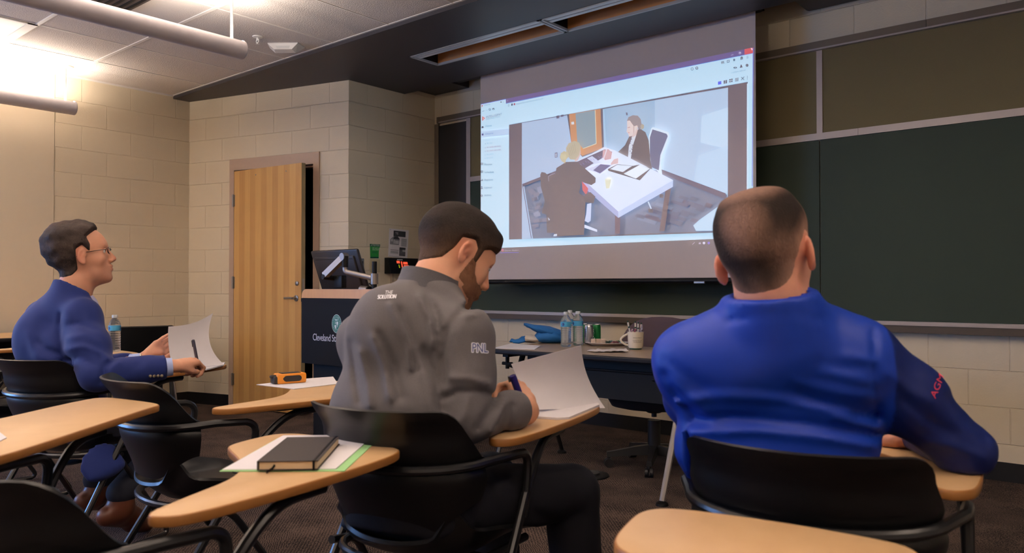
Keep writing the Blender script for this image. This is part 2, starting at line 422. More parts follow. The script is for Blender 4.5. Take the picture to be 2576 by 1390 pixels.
# door opening: metal frame and the door leaf standing ajar
M_frame = mat('tan_painted_metal', (182, 156, 136), 0.45, noise=0.03)
def dpt(s, o, z): return CA + DU*s + DN*o + Vector((0, 0, z))
def dbox(mb, s0, s1, o0, o1, z0, z1, mi=0):
    vs = [dpt(s, o, z) for z in (z0, z1) for s, o in ((s0, o0), (s1, o0), (s1, o1), (s0, o1))]
    mb.add(vs, [(0,3,2,1),(4,5,6,7),(0,1,5,4),(1,2,6,5),(2,3,7,6),(3,0,4,7)], mi)
mb = MB()
dbox(mb, 0.516, 0.569, -0.14, 0.012, 0, 2.235); dbox(mb, 1.469, 1.531, -0.14, 0.012, 0, 2.235); dbox(mb, 0.569, 1.469, -0.14, 0.012, 2.134, 2.235)
dbox(mb, 0.569, 0.585, -0.14, -0.05, 0, 2.134); dbox(mb, 1.453, 1.469, -0.14, -0.05, 0, 2.134); dbox(mb, 0.585, 1.453, -0.14, -0.05, 2.118, 2.134)
struct('door_frame_1', mb, M_frame)
# dark closet behind
mb = MB()
dbox(mb, 0.3, 1.8, -1.4, -1.35, 0, 2.5); dbox(mb, 0.3, 0.35, -1.4, -0.145, 0, 2.5); dbox(mb, 1.75, 1.8, -1.4, -0.145, 0, 2.5); dbox(mb, 0.3, 1.8, -1.4, -0.145, 2.45, 2.5); dbox(mb, 0.3, 1.8, -1.4, -0.145, -0.05, -0.002)
struct('wall_closet', mb, M_black)

def wood(name, c1, c2, bands=0.047, axis=0, rough=0.35, grain=6.0):
    m = bpy.data.materials.new(name); m.use_nodes = True; nt = m.node_tree; b = nt.nodes['Principled BSDF']
    b.inputs['Roughness'].default_value = rough
    tc = nt.nodes.new('ShaderNodeTexCoord'); sp = nt.nodes.new('ShaderNodeSeparateXYZ'); nt.links.new(tc.outputs['Object'], sp.inputs[0])
    mp = nt.nodes.new('ShaderNodeMapping'); mp.inputs['Scale'].default_value = (grain*6, grain*6, grain*0.5) if axis == 0 else (grain*6, grain*0.5, grain*6)
    nt.links.new(tc.outputs['Object'], mp.inputs[0])
    n = nt.nodes.new('ShaderNodeTexNoise'); n.inputs['Scale'].default_value = 1.0; n.inputs['Detail'].default_value = 5; nt.links.new(mp.outputs[0], n.inputs['Vector'])
    fac = n.outputs['Fac']
    if bands:
        dv = nt.nodes.new('ShaderNodeMath'); dv.operation = 'DIVIDE'; dv.inputs[1].default_value = bands; nt.links.new(sp.outputs[0], dv.inputs[0])
        fl = nt.nodes.new('ShaderNodeMath'); fl.operation = 'FLOOR'; nt.links.new(dv.outputs[0], fl.inputs[0])
        md = nt.nodes.new('ShaderNodeMath'); md.operation = 'PINGPONG'; md.inputs[1].default_value = 1.0; nt.links.new(fl.outputs[0], md.inputs[0])
        fz = nt.nodes.new('ShaderNodeTexNoise'); fz.inputs['Scale'].default_value = 2.2; nt.links.new(tc.outputs['Object'], fz.inputs['Vector'])
        mu = nt.nodes.new('ShaderNodeMath'); mu.operation = 'MULTIPLY'; nt.links.new(md.outputs[0], mu.inputs[0]); nt.links.new(fz.outputs['Fac'], mu.inputs[1])
        ad = nt.nodes.new('ShaderNodeMath'); ad.operation = 'MULTIPLY_ADD'; ad.inputs[1].default_value = 0.8; nt.links.new(mu.outputs[0], ad.inputs[0])
        hf = nt.nodes.new('ShaderNodeMath'); hf.operation = 'MULTIPLY'; hf.inputs[1].default_value = 0.55; nt.links.new(n.outputs['Fac'], hf.inputs[0]); nt.links.new(hf.outputs[0], ad.inputs[2])
        fac = ad.outputs[0]
    mx = nt.nodes.new('ShaderNodeMix'); mx.data_type = 'RGBA'; mx.inputs[6].default_value = rgba(lin(c1)); mx.inputs[7].default_value = rgba(lin(c2))
    nt.links.new(fac, mx.inputs[0]); nt.links.new(mx.outputs[2], b.inputs['Base Color'])
    return m
M_doorwood = wood('maple_door_veneer', (216, 172, 108), (182, 134, 78), bands=0.0745)
M_steel = mat('brushed_steel', (150, 148, 146), 0.32, 0.9)
M_dooredge = mat('door_edge_wood', (150, 135, 100), 0.5)
hinge = dpt(0.573, 0.012, 0); ang = math.atan2(3.842-hinge.y, -5.525-hinge.x)
door = thing('door_1', None, None, (hinge.x, hinge.y, 0), ang); door['kind'] = 'structure'
mb = MB(); mb.box((0, 0, 0.012), (0.893, 0.002, 2.125)); mb.box((0, 0.042, 0.012), (0.893, 0.044, 2.125)); mb.box((0, 0.002, 0.012), (0.889, 0.042, 2.125)); mb.build('door_leaf', M_doorwood, door)
mb = MB(); mb.box((0.889, 0.002, 0.012), (0.895, 0.042, 2.125)); mb.build('leaf_edge', M_dooredge, door)
mb = MB(); mb.box((0.895, 0.010, 0.90), (0.8965, 0.034, 1.15)); mb.build('latch_plate', M_steel, door)
mb = MB(); mb.box((0.8965, 0.016, 0.985), (0.904, 0.028, 1.01)); mb.build('latch', M_black, door)
def hw(mb):  # lever on both sides
    for s in (-1, 1):
        y = 0 if s < 0 else 0.044
        mb.lathe([(0.0, 0), (0.027, 0), (0.026, 0.006), (0.018, 0.009), (0.0, 0.009)], (0.835, y, 0.985), 20, 0, Rx(PI/2 if s < 0 else -PI/2))
        mb.cyl((0.835, y, 0.985), (0.835, y+s*0.045, 0.985), 0.010)
        mb.tube(fillet([(0.835, y+s*0.045, 0.985), (0.80, y+s*0.046, 0.987), (0.725, y+s*0.038, 0.985)], 0.02), 0.0095, 10, 0, 0.6)
mb = MB(); hw(mb); mb.build('lever_handle', M_steel, door, True)
mb = MB(); mb.lathe([(0.0, 0), (0.02, 0), (0.019, 0.008), (0.012, 0.012), (0.0, 0.012)], (0.845, 0, 1.11), 18, 0, Rx(PI/2)); mb.build('deadbolt', M_steel, door, True)
for z in (0.25, 1.12, 1.86):
    mb = MB(); mb.cyl((-0.004, -0.009, z-0.055), (-0.004, -0.009, z+0.055), 0.0075); mb.box((-0.03, -0.004, z-0.052), (0.012, 0.0, z+0.052)); mb.build('hinge', M_steel, door)
for x in (0.30, 0.70):
    mb = MB(); mb.cyl((x, -0.002, 2.07), (x, 0.001, 2.07), 0.006); mb.build('screw_cap', M_steel, door)

# ================================================================ FRONT WALL BOARDS
FY = YF
M_cork = mat('olive_tack_fabric', (120, 110, 78), 0.9, noise=0.10, nscale=400, bump=0.2, bscale=500)
M_chalk = mat('green_chalkboard', (48, 62, 48), 0.7, noise=0.16, nscale=1.6)
M_alu = mat('satin_aluminium', (178, 168, 164), 0.4, 0.25)
M_tray = mat('tray_bronze_face', (84, 74, 64), 0.5, 0.1)
M_rail = mat('map_rail_taupe', (116, 104, 88), 0.5, 0.1)
M_dkpanel = mat('black_sliding_panel', (44, 44, 46), 0.4)
BX0, BX1, SEAMX = -4.746, 2.6, -1.684
def fb(name, boxes, m, parent=None):
    mb = MB()
    for b_ in boxes: mb.box(*b_)
    return mb.build(name, m, parent)
def flat(x0, x1, z0, z1, d0, d1): return ((x0, FY-d1, z0), (x1, FY-d0, z1))
for i, (x0, x1, lab) in enumerate(((BX0, SEAMX-0.012, 'green chalkboard left of the vertical seam, mostly behind the projection screen'), (SEAMX+0.002, BX1, 'wide green chalkboard panel on the wall right of the screen'))):
    r = thing('chalkboard', lab, 'chalkboard', ((x0+x1)/2, FY, 1.4))
    mb = MB(); mb.box((x0-r.location.x, -0.016, 0.875-1.4), (x1-r.location.x, -0.002, 2.019-1.4)); mb.build('writing_surface', M_chalk, r)
    mb = MB(); mb.box((x0-r.location.x+(x1-x0) - (0.0 if i else 0.0), -0.018, 0.875-1.4), (x1-r.location.x+0.008, -0.002, 2.015-1.4)); mb.build('edge_strip', M_chalk, r)
for i, (x0, x1, lab) in enumerate(((BX0, SEAMX-0.018, 'olive tack board above the chalkboard, left of the white vertical strip'), (SEAMX+0.018, BX1, 'wide olive tack board above the chalkboard, right of the white vertical strip'))):
    o = fb('tack_board', [flat(x0, x1, 2.064, 2.596, 0.002, 0.014)], M_cork); tag(o, lab, 'tack board')
tag(fb('divider_strip', [flat(SEAMX-0.018, SEAMX+0.018, 2.062, 2.595, 0.002, 0.02)], M_alu), 'pale vertical strip between the two tack boards', 'trim')
tag(fb('divider_strip', [flat(-4.796, -4.747, 0.86, 2.598, 0.002, 0.022)], M_alu), 'pale vertical strip at the left end of the boards, beside the black panel', 'trim')
r = thing('board_rail', 'pale horizontal aluminium rail between tack boards and chalkboards', 'rail', (-1.1, FY, 2.04))
for x0, x1 in ((-4.747, -1.45), (-1.448, 0.1), (0.102, 2.6)):
    mb = MB(); mb.box((x0+1.1, -0.024, -0.019), (x1+1.1, -0.002, 0.024)); mb.build('rail_length', M_alu, r)
r = thing('map_rail', 'brown map rail with a pale lower lip along the top of the boards', 'rail', (-1.1, FY, 2.62))
for x0, x1 in ((-5.13, -1.062), (-1.060, 2.6)):
    mb = MB(); mb.box((x0+1.1, -0.036, -0.013), (x1+1.1, -0.002, 0.032)); mb.build('rail_length', M_rail, r)
mb = MB(); mb.box((-5.13+1.1, -0.042, -0.024), (3.7, -0.002, -0.0135)); mb.build('lip', M_alu, r)
mb = MB(); mb.box((-5.16+1.1, -0.038, -0.024), (-5.131+1.1, -0.002, 0.033)); mb.build('end_cap', M_rail, r)
r = thing('chalk_tray', 'long bronze chalk tray with a pale grooved top along the chalkboards', 'tray', (-1.3, FY, 0.84))
mb = MB(); mb.box((-3.445, -0.072, -0.030), (3.9, -0.002, 0.012)); mb.build('tray_face', M_tray, r)
mb = MB(); mb.box((-3.445, -0.078, 0.0125), (3.9, -0.070, 0.019)); mb.box((-3.445, -0.060, 0.0125), (3.9, -0.002, 0.016)); mb.box((-3.445, -0.020, 0.016), (3.9, -0.002, 0.034)); mb.build('tray_lip', M_alu, r)
r = thing('sliding_panel', 'narrow black panel at the left end of the front wall boards', 'panel', (-4.97, FY, 1.6))
mb = MB(); mb.box((-0.183, -0.014, -0.76), (0.172, -0.002, 0.975)); mb.build('panel_face', M_dkpanel, r)
mb = MB(); mb.box((-0.235, -0.02, -0.76), (-0.184, -0.002, 0.995)); mb.build('side_strip', M_rail, r)

# ================================================================ PROJECTION SCREEN
PY = 4.80
M_scr = mat('white_screen_cloth', (204, 192, 190), 0.9)
scr = thing('projection_screen', 'pull-down projection screen showing a video of two women at a table', 'projection screen', (-3.194, PY, 1.13))
mb = MB(); mb.box((-1.194, 0, 0.012), (1.196, 0.0015, 1.80)); mb.build('screen_cloth', M_scr, scr)
mb = MB(); mb.tube([(-1.20, 0.0, -0.008), (1.20, 0.0, -0.008)], 0.019, 14); mb.build('bottom_bar', M_black, scr, True)
mb = MB(); mb.rbox((0.77, -0.028, -0.028), (0.85, -0.012, -0.012), 0.003); mb.build('pull_tab', M_steel, scr)
mb = MB(); mb.rbox((-1.56, -0.05, 1.742), (1.205, 0.12, 1.87), 0.02); mb.build('housing', M_black, scr)
mb = MB(); mb.box((0.0+1.1955, -0.06, 1.745), (1.215, 0.10, 1.80)); mb.build('end_cap', M_black, scr)

PR = [('none', (0, 0, 0))]; pmats = []; pidx = {}
def pm(c, s=None):
    "picture material: the screen's own cloth plus the light the projector puts there"
    k = tuple(c)
    if k not in pidx:
        pidx[k] = len(pmats)
        amb = lin((112, 100, 102))
        e = [max(0.0, v-a)*LIGHT['screen']/0.80 for v, a in zip(lin(c), amb)]
        m = bpy.data.materials.new('projected_light'); m.use_nodes = True; b = m.node_tree.nodes['Principled BSDF']
        b.inputs['Base Color'].default_value = rgba(lin((204, 192, 190))); b.inputs['Roughness'].default_value = 0.9
        b.inputs['Emission Color'].default_value = rgba(e); b.inputs['Emission Strength'].default_value = 1.0
        pmats.append(m)
    return pidx[k]
pic = MB(); layer = [0]
def PP(x, y, lay=None):
    p = on_y(x, y, PY); return Vector((p.x+3.194, -0.0004*(layer[0] if lay is None else lay)-0.0004, p.z-1.13))
def area(pts, c, up=True):
    if up: layer[0] += 1
    pic.poly([PP(x, y) for x, y in pts], pm(c))
def a1(pts, c, up=True): area([(1180+x/2.242, 80+y/2.242) for x, y in pts], c, up)
def a5(pts, c, up=True): area([(1300+x/3.657, 240+y/3.657) for x, y in pts], c, up)
def line5(pts, w, c):
    layer[0] += 1
    for (xa, ya), (xb, yb) in zip(pts, pts[1:]):
        dx, dy = xb-xa, yb-ya; l = math.hypot(dx, dy) or 1; nx, ny = -dy/l*w/2, dx/l*w/2
        a5([(xa+nx, ya+ny), (xb+nx, yb+ny), (xb-nx, yb-ny), (xa-nx, ya-ny)], c, False)
def line1(pts, w, c):
    k = 3.657/2.242
    line5([((1180+x/2.242-1300)*3.657, (80+y/2.242-240)*3.657) for x, y in pts], w*k, c)
def circ1(x, y, rx, ry, c, n=14): a1([(x+rx*math.cos(2*PI*k/n), y+ry*math.sin(2*PI*k/n)) for k in range(n)], c)
def words(text, x, y, h, c, slope, sx=1.0, bold=False):
    "a word whose baseline starts at crop-1 pixel (x,y), h pixels tall, running with the given slope"
    layer[0] += 1; mi = pm(c); lay = layer[0]
    def fn(u, v): return PP(1180+(x+u)/2.242, 80+(y-v+slope*u)/2.242, lay)
    letter(pic, text, h*1.45, fn, mi, 'LEFT', sx)
PAGE = (190, 219, 240); DK = (88, 92, 110)
def top(x): return 380 - 0.2075*(x-67)
a1([(67, 408), (208, 379), (208, 401), (1602, 117), (1602, 1158), (67, 1222)], PAGE)
a1([(208, 378), (1602, 88), (1602, 122), (208, 406)], (124, 104, 150)); line1([(208, 404), (1602, 121)], 3, (110, 150, 215))
line1([(67, 409), (208, 379)], 3, (110, 110, 200)); line1([(1603, 90), (1598, 870)], 5, (130, 130, 205))
a1([(1554, 99), (1602, 89), (1602, 120), (1555, 130)], (214, 78, 66)); line1([(1478, 132), (1492, 129)], 3, (190, 180, 210)); circ1(1529, 120, 6, 6, (205, 200, 225)); circ1(1529, 121, 3.5, 3.5, (124, 104, 150))
a1([(1590, 90), (1601, 98), (1596, 106)], (235, 235, 245))
line1([(76, 449), (87, 446)], 2.5, DK); line1([(98, 443), (106, 441)], 2, (150, 160, 180)); circ1(119, 438, 6, 6.5, DK); circ1(119, 438, 3.5, 4, PAGE); circ1(140, 436, 6, 6, DK); circ1(140, 438, 2.5, 3, PAGE)
a1([(74, 411), (74, 427), (82, 417)], (190, 60, 70)); words('Observe', 87, 419, 9, (110, 112, 130), -0.2, 0.8); words('+', 216, 396, 12, (200, 190, 220), -0.2)
circ1(184, 397, 4, 4, DK); words('x', 193, 400, 8, DK, -0.2)
a1([(78, 475), (78, 504), (95, 488)], (196, 88, 92)); a1([(83, 484), (83, 497), (90, 489)], (232, 200, 196))
words('INTELLIGENT', 100, 488, 12, (92, 98, 118), -0.2, 0.86); words('VIDEO SOLUTIONS', 100, 498, 7, (130, 138, 160), -0.2, 0.92)
a1([(72, 562), (244, 545), (244, 580), (72, 597)], (184, 206, 236))
words('Home', 96, 538, 10, (120, 132, 156), -0.13); words('Observe', 96, 582, 10, (110, 120, 150), -0.13, 0.9); a1([(76, 545), (76, 537), (81, 531), (87, 536), (87, 543)], DK); a1([(77, 586), (77, 575), (87, 574), (87, 585)], (90, 94, 140))
words('Rooms', 96, 616, 7, (165, 180, 205), -0.1, 0.9)
for yy, tx, cc in ((634, 'RU 326', (140, 150, 175)), (657, 'RU 327B (00:10:05)', (168, 80, 110)), (677, 'RU 327C (00:10:04)', (168, 80, 110)), (697, 'RU 327D', (150, 162, 188)), (717, 'RU 327E', (150, 162, 188))):
    words(tx, 107, yy, 8, cc, -0.1, 0.85); circ1(98, yy-2, 2, 2, DK if cc[0] < 150 else cc)
for yy, tx in ((754, 'Review'), (798, 'Schedule'), (841, 'Reports'), (885, 'Upload'), (928, 'Admin')): words(tx, 94, yy, 11, (105, 112, 130), -0.05, 0.95)
for yy in (752, 796): a1([(76, yy), (76, yy-12), (87, yy-13), (87, yy-1)], DK); a1([(79, yy-3), (79, yy-9), (84, yy-10), (84, yy-4)], PAGE)
for q in range(3): a1([(76+q*4.2, 842), (76+q*4.2, 838-q*4), (79+q*4.2, 838-q*4), (79+q*4.2, 842)], DK)
a1([(75, 888), (76, 883), (87, 882), (88, 887)], DK); circ1(82, 876, 3.5, 4.5, DK); circ1(82, 925, 5.5, 6.5, DK); circ1(82, 925, 2.4, 3, PAGE)
circ1(234, 418, 4, 6, DK); circ1(234, 418, 2.4, 4, PAGE); a1([(249, 420), (249, 408), (257, 406), (257, 418)], DK); circ1(267, 411, 5, 6, (180, 90, 110)); words('https://observe.csuohio.edu/Live#/', 277, 414, 8, (130, 140, 165), -0.21, 0.95)
words('...', 1232, 219, 16, DK, -0.2); circ1(1268, 214, 8, 8, DK); circ1(1268, 214, 5.5, 5.5, PAGE); circ1(1295, 209, 8, 8, DK); circ1(1295, 209, 4, 4, PAGE)
for q in range(3): line1([(1434+q*5, 186-q), (1434+q*5, 172-q)], 3, DK)
line1([(1446, 171), (1451, 184)], 2, DK); a1([(1465, 180), (1465, 166), (1480, 163), (1480, 177)], DK); a1([(1468, 177), (1468, 168), (1477, 166), (1477, 175)], PAGE); circ1(1506, 164, 6, 7, (120, 130, 150)); a1([(1542, 164), (1542, 150), (1548, 144), (1555, 148), (1555, 161)], DK); line1([(1549, 163), (1549, 150)], 2, PAGE)
for q in range(3): line1([(1576, 144+q*6), (1587, 142+q*6)], 2, (130, 138, 165))
circ1(1513, 208, 10, 5, DK); circ1(1513, 208, 3, 3, PAGE); circ1(1547, 196, 4, 5, DK); a1([(1538, 210), (1543, 199), (1551, 198), (1556, 206)], DK); circ1(1580, 195, 8, 8.5, DK); words('?', 1576, 200, 10, PAGE, 0)
words('11/22/2019 10:09 AM', 1488, 242, 7, (120, 128, 150), -0.2, 0.95)
a1([(1417, 287), (1417, 305), (1436, 301), (1436, 283)], (104, 112, 236))
for q in (0, 11): a1([(1449+q, 281-q*.2), (1449+q, 300-q*.2), (1457+q, 298-q*.2), (1457+q, 279-q*.2)], DK)
for i_ in range(2):
    for j_ in range(2): x_, y_ = 1481+i_*11, 273+j_*11-i_*2; a1([(x_, y_), (x_, y_+8), (x_+8, y_+7), (x_+8, y_-1)], DK)
for i_ in range(3):
    for j_ in range(3): x_, y_ = 1515+i_*7, 268+j_*7-i_; a1([(x_, y_), (x_, y_+5), (x_+5, y_+4.5), (x_+5, y_-.5)], DK)
line1([(1549, 280), (1567, 260)], 3, DK); line1([(1549, 262), (1567, 278)], 3, DK)
for q in range(3): circ1(1585, 258+q*8, 2.2, 2.2, DK)
# video area: dark side bars, picture between
BAR = (116, 102, 108)
a1([(245, 530), (1588, 290), (1586, 700), (1583, 1128), (245, 1172)], BAR); line1([(245, 529), (1588, 290)], 2, (130, 150, 180))
a1([(1583, 300), (1592, 298), (1590, 900), (1582, 900)], (200, 225, 246))
V = layer[0]
a5([(80, 262), (835, 133), (1970, -60), (1968, 1246), (960, 1280), (175, 1318), (80, 1322)], (176, 198, 226))
a5([(80, 262), (510, 188), (545, 560), (430, 700), (100, 822), (180, 1315), (80, 1322)], (170, 190, 220))
a5([(835, 132), (1300, 55), (1300, 660), (860, 500)], (158, 184, 212)); a5([(1730, 200), (1970, 120), (1968, 500), (1720, 440)], (190, 215, 240)); a5([(1700, 560), (1965, 470), (1962, 910), (1660, 790)], (184, 210, 238))
# floor with carpet tiles
a5([(100, 822), (430, 700), (870, 650), (1370, 700), (1962, 918), (1966, 1246), (960, 1280), (182, 1316)], (118, 124, 146))
rr = random.Random(3)
for q in range(46):
    u = rr.random(); x0 = 1080+u*760; y0 = 860+rr.random()*300+ (x0-1080)*.12; w_, h_ = 60+rr.random()*110, 12+rr.random()*26
    if y0+h_ > 1210 or (x0 < 1420 and y0 < 1130-(x0-1000)*.5): continue
    a5([(x0, y0), (x0+w_, y0+w_*.30), (x0+w_-20, y0+w_*.30+h_), (x0-20, y0+h_)], rr.choice([(104, 108, 130), (132, 140, 164), (112, 112, 132), (96, 96, 116)]))
for q in range(16):
    x0 = 130+rr.random()*120; y0 = 850+rr.random()*380; a5([(x0+(y0-850)*.15, y0), (x0+50+(y0-850)*.15, y0-16), (x0+58+(y0-850)*.15, y0+16), (x0+8+(y0-850)*.15, y0+30)], rr.choice([(132, 128, 146), (112, 110, 128), (146, 148, 170)]))
a5([(1665, 1200), (1720, 1150), (1960, 980), (1966, 1245), (1690, 1250)], (186, 214, 240))
line5([(100, 822), (182, 1316)], 6, (108, 98, 116))
a5([(100, 820), (430, 693), (430, 722), (104, 846)], (112, 100, 112)); a5([(1372, 688), (1962, 908), (1962, 962), (1378, 730)], (110, 100, 118))
# door in the video
a5([(510, 188), (836, 133), (848, 505), (650, 575), (552, 470)], (88, 82, 108)); a5([(528, 186), (820, 137), (832, 498), (650, 566), (550, 460)], (196, 142, 92))
a5([(588, 180), (766, 150), (777, 452), (656, 498), (604, 436)], (138, 156, 168)); line5([(768, 150), (779, 455), (656, 500)], 5, (222, 214, 190))
a5([(818, 136), (838, 133), (846, 492), (832, 498)], (88, 84, 112)); a5([(550, 258), (574, 254), (576, 278), (552, 280)], (206, 214, 226))
for q in ((415, 200, 26, 26), (455, 193, 24, 18), (400, 538, 24, 44)): a5([(q[0], q[1]), (q[0]+q[2], q[1]-4), (q[0]+q[2], q[1]+q[3]-4), (q[0], q[1]+q[3])], (92, 96, 120))
for y_ in (546, 562): a5([(406, y_), (418, y_-2), (418, y_+10), (406, y_+12)], (190, 205, 226))
a5([(1052, 172), (1066, 172), (1068, 196), (1056, 198)], (92, 96, 120))
# chair of the woman on the right
a5([(1262, 390), (1285, 318), (1300, 306), (1440, 352), (1452, 385), (1385, 560), (1372, 640), (1384, 738), (1352, 720), (1268, 600)], (214, 230, 246))
a5([(1272, 400), (1296, 326), (1425, 366), (1436, 388), (1368, 560), (1354, 700), (1290, 672), (1272, 560)], (104, 112, 142))
# woman on the right
JK = (72, 60, 72)
JK = (96, 82, 92)
a5([(1180, 318), (1232, 352), (1262, 430), (1276, 600), (1296, 700), (1180, 690), (1000, 655), (985, 600), (1040, 585), (935, 592), (930, 548), (985, 528), (1045, 470), (1088, 380), (1120, 360)], JK)
a5([(1110, 390), (1148, 378), (1118, 470), (1098, 590), (1072, 588), (1080, 480)], (206, 214, 230))
for q in range(9): x_, y_ = 1088+rr.random()*30, 410+q*18; a5([(x_, y_), (x_+10, y_+3), (x_+8, y_+12), (x_-2, y_+9)], (104, 104, 124))
a5([(1130, 330), (1168, 318), (1150, 380), (1116, 402), (1112, 380)], (206, 186, 184))
a5([(1068, 246), (1100, 222), (1150, 240), (1168, 300), (1140, 350), (1110, 388), (1086, 392), (1076, 362), (1062, 348), (1068, 318)], (222, 202, 200))
a5([(1066, 250), (1080, 216), (1120, 198), (1165, 202), (1192, 234), (1200, 280), (1188, 330), (1170, 322), (1160, 290), (1130, 300), (1110, 272), (1092, 246)], (150, 138, 142))
a5([(1188, 296), (1206, 276), (1224, 290), (1220, 318), (1200, 330)], (176, 166, 150)); a5([(1124, 300), (1134, 300), (1134, 350), (1124, 372)], (180, 170, 168))
line5([(1074, 312), (1096, 306)], 5, (120, 104, 112)); line5([(1078, 356), (1092, 358)], 5, (190, 120, 130))
# table
a5([(958, 1110), (1006, 1110), (1004, 1276), (958, 1279)], (124, 102, 110)); a5([(1420, 880), (1472, 850), (1412, 1252), (1364, 1254)], (118, 88, 96))
line5([(1262, 985), (1290, 1050)], 12, (200, 215, 240)); a5([(1262, 1050), (1306, 1050), (1306, 1084), (1266, 1084)], (106, 92, 104)); a5([(1366, 915), (1404, 920), (1400, 952), (1366, 946)], (106, 92, 104))
a5([(670, 790), (990, 1072), (990, 1132), (668, 850)], (168, 176, 218)); a5([(990, 1072), (1491, 788), (1489, 850), (990, 1132)], (188, 204, 240))
a5([(860, 488), (960, 520), (1491, 789), (991, 1074), (640, 760), (610, 620)], (214, 226, 248))
a5([(610, 622), (868, 508), (938, 532), (684, 684)], (92, 84, 120)); a5([(704, 590), (752, 570), (832, 632), (782, 645)], (200, 208, 236))
for q in range(12): x_, y_ = 640+q*24, 632-q*9+rr.random()*14; line5([(x_, y_), (x_+16, y_+14)], 4, (150, 146, 190))
a5([(700, 690), (835, 640), (948, 650), (828, 735)], (200, 206, 236)); a5([(765, 700), (832, 645), (925, 656), (828, 728)], (118, 112, 150))
a5([(898, 690), (985, 645), (1130, 660), (1185, 650), (1292, 684), (1192, 792), (1140, 776), (905, 706)], (78, 70, 96)); a5([(920, 690), (985, 650), (1122, 662), (1036, 716)], (222, 232, 248)); a5([(1044, 732), (1190, 652), (1286, 686), (1156, 776)], (226, 236, 250))
line5([(1034, 722), (1122, 668)], 4, (90, 84, 110))
a5([(872, 782), (930, 782), (916, 864), (884, 868)], (218, 218, 196)); a5([(872, 782), (886, 772), (918, 772), (930, 782), (912, 792), (888, 792)], (236, 236, 220))
a5([(856, 520), (905, 508), (940, 540), (930, 598), (876, 610), (852, 586)], (206, 168, 174)); line5([(890, 515), (862, 600)], 8, (226, 218, 232)); a5([(926, 640), (958, 600), (998, 590), (996, 640), (930, 652)], (214, 184, 186))
# woman on the left
a5([(664, 800), (722, 866), (706, 930), (670, 880)], (206, 72, 76)); a5([(668, 960), (700, 915), (742, 898), (788, 940), (770, 1000), (690, 990)], (92, 80, 98))
a5([(712, 1008), (752, 998), (746, 1160), (722, 1176), (690, 1160), (704, 1100)], (196, 208, 240)); a5([(686, 1192), (806, 1240), (804, 1260), (684, 1222)], (210, 220, 244))
a5([(640, 905), (700, 950), (690, 1190), (684, 1288), (430, 1302), (412, 1270), (346, 1268), (340, 1105), (298, 1088), (326, 980), (290, 850), (284, 740), (296, 716), (330, 722), (352, 742), (424, 738), (432, 680), (520, 625), (620, 622), (700, 690), (792, 770), (790, 812), (752, 836), (690, 815), (664, 800)], (98, 82, 88))
line5([(362, 800), (358, 756), (380, 742), (420, 728)], 5, (170, 165, 185)); a5([(356, 1128), (374, 1150), (362, 1156)], (210, 220, 240)); a5([(404, 1300), (412, 1282), (438, 1278), (438, 1298)], (206, 216, 236))
a5([(608, 480), (652, 480), (655, 555), (630, 612), (604, 622), (590, 560)], (206, 180, 178))
a5([(520, 500), (545, 456), (600, 434), (642, 450), (658, 490), (640, 566), (606, 606), (560, 602), (528, 560)], (184, 174, 152))
a5([(465, 585), (475, 545), (505, 526), (540, 540), (548, 575), (522, 606), (514, 640), (482, 618)], (190, 180, 150))
for q in range(5): line5([(535+q*16, 500-q*10), (560+q*14, 570-q*6)], 3, (160, 150, 130))
for q in range(4): line5([(478+q*14, 556), (486+q*12, 600)], 3, (214, 206, 178))
# taskbar
circ1(177, 1237, 6, 7, (112, 104, 205)); circ1(177, 1237, 3, 3.5, (140, 125, 135)); a1([(199, 1243), (199, 1230), (213, 1230), (213, 1243)], (186, 205, 150)); line1([(199, 1236), (213, 1236)], 2, (230, 236, 200))
circ1(236, 1233, 6.5, 7, (220, 120, 110)); circ1(237, 1232, 3, 3.5, (130, 90, 190)); words('Observe - Mozilla F...', 246, 1239, 8, (206, 196, 212), -0.02, 0.85); line1([(222, 1248), (327, 1246)], 3, (112, 100, 210))
line1([(1300, 1202), (1313, 1190)], 3, (205, 195, 215)); a1([(1335, 1200), (1336, 1192), (1346, 1190), (1348, 1200)], (190, 180, 200)); circ1(1365, 1194, 7, 7, (214, 214, 244)); circ1(1392, 1194, 7, 7, (150, 130, 225))
po = pic.build('projected_picture', pmats, scr)
